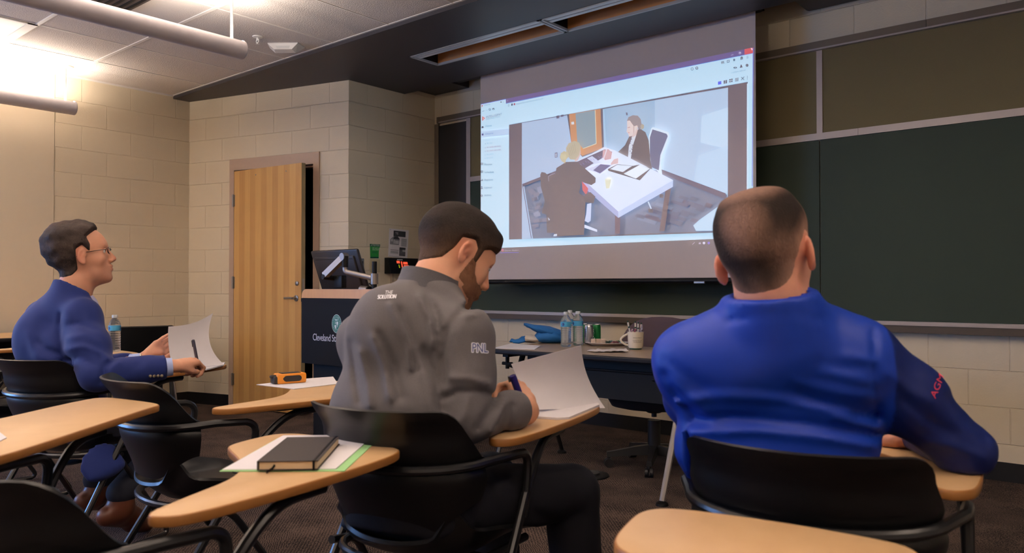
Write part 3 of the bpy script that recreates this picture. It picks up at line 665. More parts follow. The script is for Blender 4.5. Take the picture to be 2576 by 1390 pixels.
# ================================================================ CEILING THINGS
M_pend = mat('pendant_grey_paint', (196, 190, 194), 0.4, noise=0.02)
M_white = mat('white_plastic', (222, 218, 212), 0.4)
def pendant(x, z, y1, length, strength, label):
    r = thing('pendant_light', label, 'ceiling light', (x, y1, z), 0, 'linear pendant lights')
    R_ = 0.056; arc = [(-PI*1.5+PI*0.20) + (2*PI-PI*0.40)*k/22 for k in range(23)]
    prof = [(R_*math.cos(a), R_*math.sin(a)) for a in arc]; inner = [(0.9*p[0], 0.9*p[1]) for p in reversed(prof)]
    mb = MB(); ring = prof+inner
    mb.rings([[Vector((p[0], y, p[1])) for p in ring] for y in (-length, -0.012)], 0); mb.build('tube_body', M_pend, r, True)
    mb = MB(); mb.rings([[Vector((R_*k*math.cos(2*PI*i/24), y, R_*k*math.sin(2*PI*i/24))) for i in range(24)] for y, k in ((-0.012, 1), (-0.004, 1), (0, 0.95))]); mb.build('end_cap', M_pend, r, True)
    mb = MB(); zz = R_*0.72; mb.add([(-0.034, -length+0.02, zz), (0.034, -length+0.02, zz), (0.034, -0.016, zz), (-0.034, -0.016, zz)], [(0, 1, 2, 3)])
    e = mat('lamp_glow_%g' % strength, (255, 255, 255), 0.5, emit=LIGHT['pendant'], estr=strength) if False else None
    m = bpy.data.materials.new('pendant_lamp'); m.use_nodes = True; b = m.node_tree.nodes['Principled BSDF']
    b.inputs['Emission Color'].default_value = rgba(LIGHT['pendant']); b.inputs['Emission Strength'].default_value = strength
    mb.build('lamp_strip', m, r)
    for yy in (-0.075, -length+0.3):
        mb = MB(); mb.cyl((0, yy, R_*0.9), (0, yy, ZC-z-0.012), 0.008, n=10); mb.build('hanger_rod', M_white, r, True)
        mb = MB(); mb.lathe([(0.0, ZC-z), (0.062, ZC-z), (0.058, ZC-z-0.012), (0.014, ZC-z-0.018), (0.0, ZC-z-0.018)], (0, yy, 0), 24); mb.build('ceiling_rose', M_white, r, True)
    return r
PS = LIGHT['p_str']
pendant(-6.714, 2.52, 2.50, 4.8, PS[0], 'linear pendant light nearest the left wall, brightly lighting the ceiling')
pendant(-4.21, 2.495, 2.50, 4.8, PS[1], 'long grey linear pendant light across the upper left of the view')
pendant(-1.71, 2.50, 2.50, 4.8, PS[2], 'unseen linear pendant light overhead, third from the left wall')  # this one and the next are unseen, added to light the right half
pendant(0.79, 2.50, 2.50, 4.8, PS[3], 'unseen linear pendant light overhead, farthest from the left wall')
# recessed square light, air grille, sprinkler, sensor
r = thing('recessed_light', 'bright recessed square ceiling light with a white frame', 'ceiling light', (-6.09, 1.62, ZC))
mb = MB(); h = 0.298
for b_ in (((-h, -h, -0.01), (-h+0.02, h, -0.004)), ((h-0.02, -h, -0.01), (h, h, -0.004)), ((-h, -h, -0.01), (h, -h+0.02, -0.004)), ((-h, h-0.06, -0.012), (h, h, -0.004))): mb.box(*b_)
mb.build('light_frame', M_grid, r)
mb = MB(); mb.box((-h+0.02, -h+0.02, -0.008), (h-0.02, h-0.06, -0.003)); mb.build('diffuser', M_white, r)
r = thing('air_grille', 'dark square air grille in the ceiling beside the long pendant light', 'vent', (-4.76, 1.84, ZC))
mb = MB(); mb.box((-0.30, -0.30, -0.05), (0.30, 0.30, -0.003)); mb.build('grille_box', mat('dark_grille', (64, 56, 54), 0.5), r)
mb = MB()
for k in range(14): mb.box((-0.27, -0.27+k*0.041, -0.056), (0.27, -0.255+k*0.041, -0.0505))
mb.build('louver', M_black, r)
p = on_z(648, 92, ZC)
r = thing('sprinkler', 'small white fire sprinkler head on the ceiling beside the motion sensor', 'sprinkler', (p.x, p.y, ZC))
mb = MB(); mb.lathe([(0, 0), (0.036, 0), (0.034, -0.006), (0.01, -0.01), (0, -0.01)], n=20); mb.build('escutcheon', M_white, r, True)
mb = MB(); mb.cyl((0, 0, -0.01), (0, 0, -0.03), 0.008); mb.tube([(-0.012, 0, -0.02), (-0.015, 0, -0.035), (0, 0, -0.052)], 0.004, 8); mb.tube([(0.012, 0, -0.02), (0.015, 0, -0.035), (0, 0, -0.052)], 0.004, 8); mb.lathe([(0, -0.052), (0.016, -0.053), (0, -0.056)], n=14); mb.build('sprinkler_head', M_white, r, True)
p = on_z(717, 113, ZC)
r = thing('motion_sensor', 'white wedge-shaped motion sensor on the ceiling near the dark soffit', 'sensor', (p.x, p.y, ZC), math.radians(38))
mb = MB(); mb.rings([[(-0.11, -0.055, 0), (0.11, -0.055, 0), (0.13, 0.055, 0), (-0.13, 0.055, 0)], [(-0.11, -0.055, -0.006), (0.11, -0.055, -0.006), (0.13, 0.055, -0.006), (-0.13, 0.055, -0.006)], [(-0.065, -0.045, -0.045), (0.065, -0.045, -0.045), (0.075, 0.015, -0.055), (-0.075, 0.015, -0.055)]]); mb.build('sensor_body', M_white, r)
mb = MB(); mb.add([(-0.055, -0.0525, -0.014), (0.055, -0.0525, -0.014), (0.045, -0.0475, -0.04), (-0.045, -0.0475, -0.04)], [(0, 1, 2, 3)]); mb.build('sensor_lens', mat('sensor_lens_grey', (196, 194, 190), 0.3), r)

# ================================================================ WALL THINGS BESIDE THE DOOR (return wall, x = XR)
def rw(y, z, d=0.0): return Vector((XR+0.0015+d, y, z))
def quad_x(mb, pts, d, mi=0): mb.poly([rw(y, z, d) for y, z in pts], mi)
M_paper = mat('white_paper', (224, 220, 224), 0.8)
M_ink = mat('dark_print', (50, 52, 58), 0.7); M_gr = mat('grey_print', (140, 140, 146), 0.7); M_lg = mat('light_grey_print', (188, 188, 194), 0.7)
# poster
P4 = [(4.522, 1.596), (4.752, 1.591), (4.733, 1.336), (4.509, 1.347)]
def pu(u, v):
    a = [P4[0][k]+(P4[1][k]-P4[0][k])*u for k in (0, 1)]; b_ = [P4[3][k]+(P4[2][k]-P4[3][k])*u for k in (0, 1)]
    return [a[k]+(b_[k]-a[k])*v for k in (0, 1)]
mb = MB(); f = [rw(*pu(u, v), 0.0015) for u, v in ((0, 0), (1, 0), (1, 1), (0, 1))]; bk = [rw(*pu(u, v), 0) for u, v in ((0, 0), (1, 0), (1, 1), (0, 1))]
mb.add(f+bk, [(0, 3, 2, 1), (4, 5, 6, 7), (0, 1, 5, 4), (1, 2, 6, 5), (2, 3, 7, 6), (3, 0, 4, 7)], 0)
def pq(u0, v0, u1, v1, mi, d=0.0018, pts=None): mb.poly([rw(*pu(u, v), d) for u, v in (pts or ((u0, v1), (u1, v1), (u1, v0), (u0, v0)))], mi)
pq(0.22, 0.06, 0.84, 0.26, 1); pq(0, 0, 0, 0, 2, 0.0019, ((0.06, 0.56), (0.52, 0.56), (0.55, 0.33), (0.42, 0.24), (0.24, 0.26), (0.06, 0.38)))
pq(0, 0, 0, 0, 1, 0.002, ((0.22, 0.36), (0.55, 0.36), (0.42, 0.24), (0.26, 0.27))); pq(0.09, 0.37, 0.20, 0.45, 3, 0.0021); pq(0.32, 0.41, 0.50, 0.52, 3, 0.0021); pq(0.24, 0.38, 0.30, 0.52, 3, 0.0021)
pq(0.63, 0.31, 0.93, 0.60, 3); pq(0.10, 0.60, 0.52, 0.74, 0, 0.0019); pq(0.10, 0.78, 0.52, 0.88, 3); pq(0.56, 0.63, 0.88, 0.93, 1); pq(0.72, 0.71, 0.88, 0.78, 3, 0.0021)
for k in range(7): pq(0.65, 0.33+k*0.037, 0.90, 0.345+k*0.037, 2, 0.0022)
for i_ in range(4):
    for j_ in range(5): pq(0.59+i_*0.07, 0.72+j_*0.04, 0.63+i_*0.07, 0.745+j_*0.04, 2, 0.0022)
for k in range(3): pq(0.12, 0.79+k*0.025, 0.50, 0.80+k*0.025, 2, 0.0022)
pq(0.10, 0.74, 0.52, 0.755, 1, 0.0022); pq(0.04, 0.97, 0.9, 0.98, 2, 0.0022); pq(0.04, 0.03, 0.06, 0.05, 1, 0.0022)
def fnp(u, v): q = pu(0.30+u, 0.19-v); return rw(q[0], q[1], 0.0024)
letter(mb, 'TIE', 0.12, fnp, 3)
tag(mb.build('instruction_sheet', [M_paper, M_ink, M_gr, M_lg]), 'white instruction sheet with dark diagrams taped to the wall above the black control box', 'poster')
# green notice
G4 = [(4.304, 1.450), (4.418, 1.449), (4.403, 1.328), (4.309, 1.326)]
P4s = P4; P4 = G4
mb = MB(); f = [rw(*pu(u, v), 0.0015) for u, v in ((0, 0), (1, 0), (0.93, 0.5), (0.98, 1), (0, 1))]; mb.poly(list(reversed(f)), 0); mb.poly([rw(*pu(u, v), 0.0005) for u, v in ((0, 0), (1, 0), (0.93, 0.5), (0.98, 1), (0, 1))], 0)
pq(0, 0, 1, 0.17, 1); pq(0, 0.9, 0.97, 1, 1); pq(0.2, 0.52, 0.75, 0.55, 1, 0.002); pq(0.2, 0.6, 0.75, 0.63, 1, 0.002)
for txt, u0, v0, h_ in (('ATTENTION', 0.08, 0.145, 0.17), ('DO NOT CALL', 0.24, 0.33, 0.14), ('IN A STORM', 0.24, 0.44, 0.14)):
    letter(mb, txt, h_, (lambda u0, v0: lambda u, v: rw(*pu(u0+u, v0-v), 0.0023))(u0, v0), 2, 'LEFT', 0.92)
tag(mb.build('notice_sticker', [mat('notice_green', (40, 150, 60), 0.5), mat('notice_dark_green', (14, 86, 66), 0.5), mat('notice_white', (220, 232, 220), 0.6)]), 'green notice sticker headed ATTENTION on the wall above the light switches', 'sign')
P4 = P4s
# switches, outlet, control box, raceway
def plate(name, y0, y1, z0, z1, label, cat, m):
    r = thing(name, label, cat, (XR+0.001, (y0+y1)/2, (z0+z1)/2)); mb = MB(); mb.rbox((0, (y0-y1)/2, (z0-z1)/2), (0.007, (y1-y0)/2, (z1-z0)/2), 0.003); mb.build('cover_plate', m, r); return r
M_almond = mat('almond_plastic', (196, 184, 150), 0.4)
r = plate('light_switch', 4.300, 4.414, 1.211, 1.322, 'almond double light switch under the green notice', 'light switch', M_almond)
for i_, yy in enumerate((-0.025, 0.025)):
    mb = MB(); mb.rbox((0.007, yy-0.018, -0.035), (0.011, yy+0.018, 0.035), 0.002); o = mb.build('rocker', M_almond, r); mb = MB(); mb.box((0.011, yy-0.012, 0.0+i_*0.006), (0.018, yy+0.012, 0.004+i_*0.006)); mb.build('slider', M_almond, o)
r = plate('outlet', 4.176, 4.239, 1.207, 1.322, 'silver wall outlet plate partly behind the monitor', 'outlet', M_steel)
for zz in (-0.02, 0.02): mb = MB(); mb.rbox((0.007, -0.019, zz-0.014), (0.009, 0.019, zz+0.014), 0.002); mb.build('socket', M_black, r)
r = thing('control_box', 'black wall control box with glowing orange buttons behind the man in grey', 'control panel', (XR+0.001, 4.66, 1.268))
mb = MB(); mb.rings([[(0, -0.191, -0.07), (0.085, -0.191, -0.07), (0.05, -0.191, 0.068), (0, -0.191, 0.068)], [(0, 0.19, -0.07), (0.085, 0.19, -0.07), (0.05, 0.19, 0.068), (0, 0.19, 0.068)]]); mb.build('box_body', M_black, r)
M_or = mat('orange_button_glow', (200, 80, 50), 0.4, emit=(255, 90, 60), estr=0.9)
def fz(y, z): return (0.085-(z+0.07)*0.035/0.138+0.0015, y, z)
for (y0, z0, y1, z1) in ((-0.105, 0.020, -0.068, 0.042), (-0.055, -0.015, -0.040, 0.038), (-0.03, 0.012, 0.022, 0.034), (-0.028, -0.014, 0.03, 0.006)):
    mb = MB(); mb.poly([fz(y0, z0), fz(y1, z0), fz(y1, z1), fz(y0, z1)]); mb.build('button', M_or, r)
mb = MB(); mb.poly([fz(-0.086, -0.02), fz(-0.076, -0.02), fz(-0.080, 0.008), fz(-0.088, 0.008)]); mb.build('indicator', mat('yellow_indicator', (190, 200, 40), 0.4, emit=(210, 220, 40), estr=0.5), r)
mb = MB(); mb.poly([fz(-0.095, 0.048), fz(-0.03, 0.048), fz(-0.03, 0.056), fz(-0.095, 0.056)]); mb.build('label_strip', M_paper, r)
o = MB().box((XR+0.001, 4.535, 0.11), (XR+0.022, 4.562, 1.196)).build('cable_raceway', mat('beige_raceway', (190, 172, 150), 0.5)); tag(o, 'beige cable raceway running down the wall below the black control box', 'raceway')

# ================================================================ LECTERN with monitor
M_lect = mat('black_lectern_laminate', (17, 16, 19), 0.6, noise=0.08, nscale=300, spec=0.15)
M_oak = wood('lectern_wood', (204, 154, 92), (184, 132, 74), bands=0, rough=0.4)
LX, LY, LW, LD = -4.262, 2.955, 0.765, 0.62
r = thing('lectern', 'black lectern with a light wood top edge and a green university seal', 'lectern', (LX, LY, 0), math.radians(1.5))
mb = MB(); mb.box((0, 0, 0.592), (LW, 0.02, 1.0)); mb.build('front_panel', M_lect, r)
mb = MB(); mb.box((-0.004, -0.004, 0.985), (LW+0.004, LD, 1.008)); mb.build('cornice', M_lect, r)
mb = MB(); mb.box((0, 0.02, 0.592), (0.02, LD, 0.985)); mb.build('side_panel', M_lect, r)
mb = MB(); mb.box((LW-0.02, 0.02, 0.592), (LW, LD, 0.985)); mb.build('side_panel', M_lect, r)
mb = MB(); mb.box((0.045, 0.06, 0.0), (LW-0.045, LD-0.02, 0.592)); mb.build('base_cabinet', M_black, r)
out = [(0, 0), (LW, 0)] + [(LW-0.05+0.05*math.cos(a), 0.0+0.06*math.sin(a)*1.0) for a in [PI/2*k/6 for k in range(1, 7)]] + [(0.05-0.05*math.sin(a), 0.06*math.cos(a)) for a in [PI/2*k/6 for k in range(0, 6)]]
out = [(0, 0), (LW, 0), (LW, 0.012)] + [(LW-0.045+0.045*math.cos(PI/2*k/6), 0.012+0.045*math.sin(PI/2*k/6)) for k in range(1, 7)] + [(0.045-0.045*math.sin(PI/2*k/6), 0.012+0.045*math.cos(PI/2*k/6)) for k in range(0, 6)] + [(0, 0.012)]
mb = MB(); mb.prism(out, -0.014, 0.014, R=Rx(PI/2), at=(0, 0.012, 1.0095)); mb.build('wood_riser', M_oak, r)
mb = MB(); mb.box((0.01, 0.03, 1.0085), (LW-0.01, LD, 1.026)); mb.build('desktop', M_oak, r)
# seal and name
seal = MB(); gm = mat('seal_green', (26, 108, 96), 0.5); wm_ = mat('seal_white', (196, 206, 206), 0.5); tm = mat('lettering_silver', (205, 205, 214), 0.4)
sx, sz = 0.352, 0.853
def lp(x, z, d=0.001): return Vector((x, -d, z))
def disc(mb, rr, d, mi): mb.poly([lp(sx+rr*0.80*math.cos(2*PI*k/40), sz+rr*math.sin(2*PI*k/40), d) for k in range(40)], mi)
disc(seal, 0.0575, 0.001, 1); disc(seal, 0.0545, 0.0014, 0); disc(seal, 0.0375, 0.0018, 1); disc(seal, 0.0360, 0.0022, 0)
def arc_text(txt, a_mid, rad, size, flip=False):
    n = len(txt); step = size*0.95/rad
    for i, ch in enumerate(txt):
        a = a_mid + (i-(n-1)/2)*step*(1 if flip else -1)
        ca, sa = math.cos(a), math.sin(a)
        def fn(u, v):
            rr2 = rad + (v if not flip else -v); tt = u if not flip else -u
            return lp(sx+(rr2*ca + tt*sa)*0.80, sz+(rr2*sa - tt*ca), 0.0026)
        letter(seal, ch, size, fn, 1, 'CENTER')
arc_text('STATE', PI/2, 0.0410, 0.0125); arc_text('CLEVELAND', PI*1.02, 0.0410, 0.0115); arc_text('UNIVERSITY', -0.02*PI, 0.0410, 0.0115); arc_text('1964', -PI/2, 0.050, 0.0095, True)
for q in ([(-0.017, 0.027), (0.017, 0.027), (0.015, 0.020), (-0.015, 0.020)], [(0.001, 0.014), (0.021, 0.014), (0.021, -0.006), (0.001, -0.006)], [(-0.021, -0.008), (-0.001, -0.008), (-0.001, -0.034), (-0.014, -0.027), (-0.021, -0.016)]):
    seal.poly([lp(sx+x*0.85, sz+z, 0.0026) for x, z in reversed(q)], 1)
for k in range(4): seal.poly([lp(sx+(-0.018+k*0.0045)*0.85, sz+0.014, 0.0026), lp(sx+(-0.018+k*0.0045)*0.85, sz-0.003, 0.0026), lp(sx+(-0.0162+k*0.0045)*0.85, sz-0.003, 0.0026), lp(sx+(-0.0162+k*0.0045)*0.85, sz+0.014, 0.0026)], 1)
seal.poly([lp(sx+x*0.85, sz+z, 0.0026) for x, z in ((0.004, -0.010), (0.004, -0.013), (0.019, -0.013), (0.019, -0.010))], 1); seal.poly([lp(sx+x*0.85, sz+z, 0.0026) for x, z in ((0.009, -0.008), (0.009, -0.022), (0.013, -0.022), (0.013, -0.008))], 1)
seal.build('university_seal', [gm, wm_], r)
mb = MB()
def serif_text(mb, txt, x, z, h, mi=0):
    letter(mb, txt, h, lambda u, v: lp(x+u, z+v, 0.0015), mi, 'LEFT', 0.80, 0.92)
serif_text(mb, 'Cleveland State University', 0.115, 0.742, 0.062)
# small serifs under the stems
mb.build('name_lettering', tm, r)
# monitor on its arm
mr = thing('monitor', 'black computer monitor seen from behind on a silver arm over the lectern', 'monitor', (-4.215, 3.22, 1.19), 0)
MR = Rx(math.radians(20)) @ Rz(0)
mb = MB(); mb.rbox((-0.25, -0.012, -0.175), (0.25, 0.012, 0.145), 0.012, R=MR); mb.rbox((-0.21, -0.026, -0.16), (0.21, -0.010, 0.105), 0.012, R=MR); mb.build('monitor_case', mat('monitor_black_plastic', (36, 34, 36), 0.45), mr, True)
mb = MB(); mb.box((-0.23, 0.0122, -0.155), (0.23, 0.0135, 0.130), R=MR); mb.build('display', mat('dark_display', (12, 12, 16), 0.15), mr)
mb = MB(); mb.box((-0.20, -0.0275, 0.085), (0.20, -0.0262, 0.088), R=MR); mb.build('vent_slot', M_black, mr)
M_arm = mat('polished_aluminium', (150, 142, 136), 0.42, 0.8)
def mw_(x, y, z): return Vector((x+4.215, y-3.22, z-1.19))
w0 = W(942, 712, 4.72); w1 = W(942, 700, 4.72); jl = W(868, 678, 4.80); ju = W(866, 664, 4.80); hd = W(818, 692, 4.86)
w0 = Vector((w1.x, w1.y, 1.035))
arm = thing('jointed_arm', 'silver jointed arm carrying the monitor, clamped to the lectern top', 'arm', tuple(w0))
L = lambda v: Vector(v)-w0
mb = MB(); mb.cyl((0, 0, -0.006), (0, 0, 0.20), 0.015, n=18); mb.rbox((-0.04, -0.03, -0.008), (0.04, 0.05, 0.004), 0.003); mb.build('post', M_black, arm, True)
mb = MB(); mb.cyl(L(w1)+Vector((0, 0, -0.035)), L(w1)+Vector((0, 0, 0.03)), 0.023, n=20); mb.tube(fillet([L(w1), L(jl)+Vector((0.0, 0, -0.012)), L(jl)+Vector((0, 0, 0.02))], 0.04), [0.018]*8 if False else 0.017, 12, 0, 0.8); mb.build('lower_arm', M_arm, arm, True)
mb = MB(); mb.cyl(L(jl)+Vector((0, 0, 0.015)), L(jl)+Vector((0, 0, 0.085)), 0.020, n=18); mb.build('elbow_joint', M_black, arm, True)
up1 = L(jl)+Vector((-0.01, 0, 0.08)); up0 = L(hd)
mb = MB(); d = (up1-up0).normalized(); sd = d.cross(Vector((0, -1, 0))).normalized()
mb.rings([[p+sd*a_+Vector((0, b_, 0)) for a_, b_ in ((-0.020, -0.016), (0.020, -0.016), (0.020, 0.016), (-0.020, 0.016))] for p in (up0, up0+d*0.01, up1-d*0.01, up1)]); mb.cyl(up1+Vector((0, -0.02, 0)), up1+Vector((0, 0.02, 0)), 0.024, n=18); mb.build('upper_arm', M_arm, arm, True)
mb = MB(); mb.cyl(up0+Vector((0, -0.018, -0.01)), up0+Vector((0, 0.10, -0.02)), 0.016, n=14); mb.rbox((-0.04, 0.05, -0.05), (0.04, 0.09, 0.03), 0.006, at=up0+Vector((0.06, 0.0, -0.03))); mb.build('tilt_head', M_black, arm, True)
mb = MB(); mb.tube(fillet([L(w1)+Vector((-0.05, 0, -0.03)), L(w1)+Vector((-0.02, 0.0, -0.045)), L(w1)+Vector((-0.02, 0, -0.115))], 0.03), 0.004, 8); mb.build('cable', M_black, arm, True)
p = W(918, 717, 4.78)
r = thing('desk_microphone', 'small silver and black device on the lectern behind the monitor', 'device', (p.x, p.y, 1.027))
mb = MB(); mb.cyl((-0.035, 0, 0.04), (0.035, 0, 0.034), 0.022, n=18); mb.build('barrel', M_arm, r, True)
mb = MB(); mb.cyl((0.035, 0, 0.034), (0.045, 0, 0.034), 0.024, n=18); mb.rbox((-0.03, -0.02, 0.0), (0.03, 0.02, 0.014), 0.004); mb.build('foot', M_black, r, True)

# ================================================================ TABLET ARM CHAIRS
M_shell = mat('black_polypropylene_shell', (15, 15, 17), 0.36, noise=0.05, nscale=60, bump=0.04, bscale=900, spec=0.45)
M_tube = mat('black_powder_coated_tube', (20, 20, 22), 0.3, spec=0.6)
M_tab = wood('tablet_laminate', (206, 170, 126), (194, 156, 112), bands=0, rough=0.38, grain=3)
M_tabedge = mat('tablet_moulded_edge', (156, 104, 52), 0.4, noise=0.05)
TTOP = 0.71
TAB = [(0.258, -0.085), (0.278, -0.055), (0.288, 0.04), (0.292, 0.17), (0.291, 0.30), (0.286, 0.40), (0.277, 0.49), (0.262, 0.535), (0.235, 0.562), (0.10, 0.578), (-0.01, 0.578), (-0.09, 0.572), (-0.128, 0.553), (-0.145, 0.52), (-0.142, 0.46), (-0.132, 0.385), (-0.118, 0.345), (-0.088, 0.318), (0.01, 0.262), (0.075, 0.215), (0.118, 0.170), (0.150, 0.110), (0.172, 0.03), (0.192, -0.035), (0.206, -0.078), (0.230, -0.098)]
def smooth_out(pts, it=2):
    for _ in range(it):
        q = []
        for i in range(len(pts)):
            a, b_ = pts[i], pts[(i+1) % len(pts)]
            q += [(a[0]*0.75+b_[0]*0.25, a[1]*0.75+b_[1]*0.25), (a[0]*0.25+b_[0]*0.75, a[1]*0.25+b_[1]*0.75)]
        pts = q
    return pts
TAB = [(x, y+0.02) for x, y in TAB]
TAB2 = smooth_out(TAB, 2)
def sst(a, b_, x): t = min(1, max(0, (x-a)/(b_-a))); return t*t*(3-2*t)
def back_fn(u, v):
    th = (u-0.5)*2*math.radians(86); a = abs(th)/math.radians(86)
    ztop = 0.797 - 0.125*sst(0.50, 1.0, a)**1.2; zbot = 0.492 + 0.075*sst(0.35, 1.0, a)
    z = zbot + (ztop-zbot)*v; h = (z-0.49)/0.30
    s = 0.84 + 0.16*sst(0, 0.5, h) + 0.02*h
    g = math.exp(-((z-0.662)/0.020)**2)*0.012
    flare = 0.030*sst(0.80, 1.03, h)
    tilt = -0.045*(h-0.4)
    wx = 0.232*s - g + flare*0.8; wy = 0.165*s - g + flare
    return Vector((wx*math.sin(th), -0.095 + tilt*math.cos(th) - wy*math.cos(th)*1.0, z))
def seat_fn(u, v):
    a = (u-0.5)*2; y = -0.215 + 0.44*v
    w_ = 0.215 - 0.05*(1-sst(0, 0.30, v)) + 0.012*math.sin(PI*v)
    if v > 0.85: w_ -= 0.03*sst(0.85, 1, v)
    x = w_*a
    ey = 0.05*(1-sst(0, 0.28, v))*a*a
    z = 0.432 + 0.05*(1-sst(0.0, 0.20, v)) + 0.018*abs(a)**3 - 0.022*sst(0.75, 1, v) - 0.008*math.cos(a*PI/2)
    z += 0.055*sst(0.72, 1.0, abs(a))*(1-sst(0.15, 0.95, v))
    return Vector((x, y+ey, z))
def make_chair(label, loc, yaw):
    r = thing('tablet_arm_chair', label, 'chair', (loc[0], loc[1], 0), math.radians(yaw), 'tablet arm chairs')
    mb = MB(); mb.grid(back_fn, 41, 25, 0, 0.007); mb.build('backrest', M_shell, r, True, 50)
    mb = MB(); mb.grid(seat_fn, 27, 25, 0, 0.010); mb.build('seat', M_shell, r, True, 50)
    # tube behind the back, forward as arms, down into the legs
    arc = []
    for k in range(17):
        th = math.radians(-80+160*k/16); arc.append((0.236*math.sin(th), -0.092-0.178*math.cos(th), 0.664-0.010*math.cos(th)))
    left = [(-0.262, 0.030, 0.50), (-0.262, 0.055, 0.655), (-0.262, -0.02, 0.672)]; right = [(0.262, -0.02, 0.672), (0.262, 0.055, 0.655), (0.262, 0.030, 0.50)]
    path = fillet(left, 0.05)[:-1] + [(-0.258, -0.07, 0.668)] + arc + [(0.258, -0.07, 0.668)] + fillet(right, 0.05)[1:]
    mb = MB(); mb.tube(path, 0.0115, 10); mb.build('back_tube', M_tube, r, True)
    for s in (-1, 1):
        x = 0.262*s
        mb = MB()
        top_ = [(x*0.93, 0.30, 0.675), (x*0.95, 0.17, 0.675), (x, 0.065, 0.60)] if s > 0 else [(x, 0.055, 0.56)]
        mb.tube(fillet(top_+[(x*1.01, -0.30, 0.012)], 0.06) if s > 0 else [top_[0], (x*1.01, -0.30, 0.012)], 0.0118, 10)
        mb.cyl((x*1.01, -0.296, 0.022), (x*1.01, -0.306, 0.0), 0.015)
        mb.build('leg', M_tube, r, True)
        mb = MB(); mb.tube(fillet([(x*0.86, -0.13, 0.415), (x*0.9, -0.02, 0.395), (x*0.95, 0.235, 0.012), (x*0.97, -0.02, 0.0125), (x*0.97, -0.26, 0.0125)], 0.05), 0.011, 10); mb.build('leg', M_tube, r, True)
    sa = [(0.20*math.sin(math.radians(-90+180*k/12)), -0.09-0.115*math.cos(math.radians(-90+180*k/12)), 0.414) for k in range(13)]
    mb = MB(); mb.tube([(-0.205, 0.15, 0.408)]+sa+[(0.205, 0.15, 0.408)], 0.011, 10); mb.tube([(-0.258, -0.02, 0.40), (0.258, -0.02, 0.40)], 0.010, 10); mb.build('seat_frame', M_tube, r, True)
    mb = MB(); mb.prism(TAB2, TTOP-0.019, TTOP, 0, mside=1, bev=0.004); mb.build('tablet', [M_tab, M_tabedge], r, True, 30)
    mb = MB(); mb.box((0.03, 0.25, TTOP-0.0225), (0.25, 0.45, TTOP-0.0192)); mb.box((0.225, 0.12, TTOP-0.026), (0.265, 0.35, TTOP-0.0192)); mb.tube([(0.06, 0.35, TTOP-0.034), (0.245, 0.30, TTOP-0.034)], 0.010, 8); mb.build('tablet_bracket', M_tube, r)
    return r
CH = {}
def place(key, label, loc, yaw):
    if not CH: CH[key] = make_chair(label, loc, yaw); return CH[key]
    c = copy_tree(CH['two']); c.location = (loc[0], loc[1], 0); c.rotation_euler = (0, 0, math.radians(yaw)); c['label'] = label; CH[key] = c; return c
place('two', 'empty black tablet arm chair with an orange device on its tablet', (-2.44, 1.327), -8)
place('one', 'black tablet arm chair in which the man in the blue jacket sits', (-3.50, 1.34), 17)
place('man2', 'black tablet arm chair in which the man in grey sits writing', (-1.492, 1.438), 12.4)
place('man3', 'black tablet arm chair in which the man in the royal blue pullover sits', (-0.545, 1.625), 10)
place('a', 'black tablet arm chair in the lower left foreground holding the black notebook', (-1.497, 0.622), 9)
place('b', 'tablet arm chair at the left edge, its large empty tablet reaching into view', (-2.30, 0.54), 35)
for _c in list(CH['b'].children):
    if _c.name.startswith('tablet') and 'bracket' not in _c.name:
        _p = [(-2.735, 1.06), (-2.72, 1.115), (-2.67, 1.135), (-2.47, 1.165), (-2.41, 1.155), (-2.385, 1.11), (-2.15, 0.83), (-1.94, 0.575), (-1.93, 0.50), (-1.99, 0.44), (-2.20, 0.40), (-2.30, 0.46), (-2.48, 0.70)]
        _q = [Rz(math.radians(-35)) @ (Vector((x*0.892, y*0.892, 0))-Vector((-2.30, 0.54, 0))) for x, y in _p]
        _q = smooth_out([(v.x, v.y) for v in _q], 2)
        if sum(_q[i-1][0]*_q[i][1]-_q[i][0]*_q[i-1][1] for i in range(len(_q))) < 0: _q.reverse()
        _m = MB(); _m.prism(_q, 0.75-0.019, 0.75, 0, mside=1, bev=0.004); _o = _m.build('wide_tablet', [M_tab, M_tabedge], CH['b'], True, 30)
        bpy.data.objects.remove(_c)
    elif _c.name.startswith('tablet_bracket'): bpy.data.objects.remove(_c)
for _c in list(CH['a'].children):
    if _c.name.startswith('tablet.'):
        _q = smooth_out([(x, y-0.035*sst(0.30, 0.50, y)) for x, y in TAB], 2); _m = MB(); _m.prism(_q, TTOP-0.019, TTOP, 0, mside=1, bev=0.004); _o = _m.build('tablet', [M_tab, M_tabedge], CH['a'], True, 30); bpy.data.objects.remove(_c)
place('f', 'tablet arm chair at the bottom right, only its empty tablet in view', (-0.43, 0.61), 10)
place('l1', 'black tablet arm chair whose tablet holds a water bottle', (-4.62, 1.40), 0)
place('l2', 'farthest tablet arm chair, nearest the left wall', (-5.50, 1.50), 4)
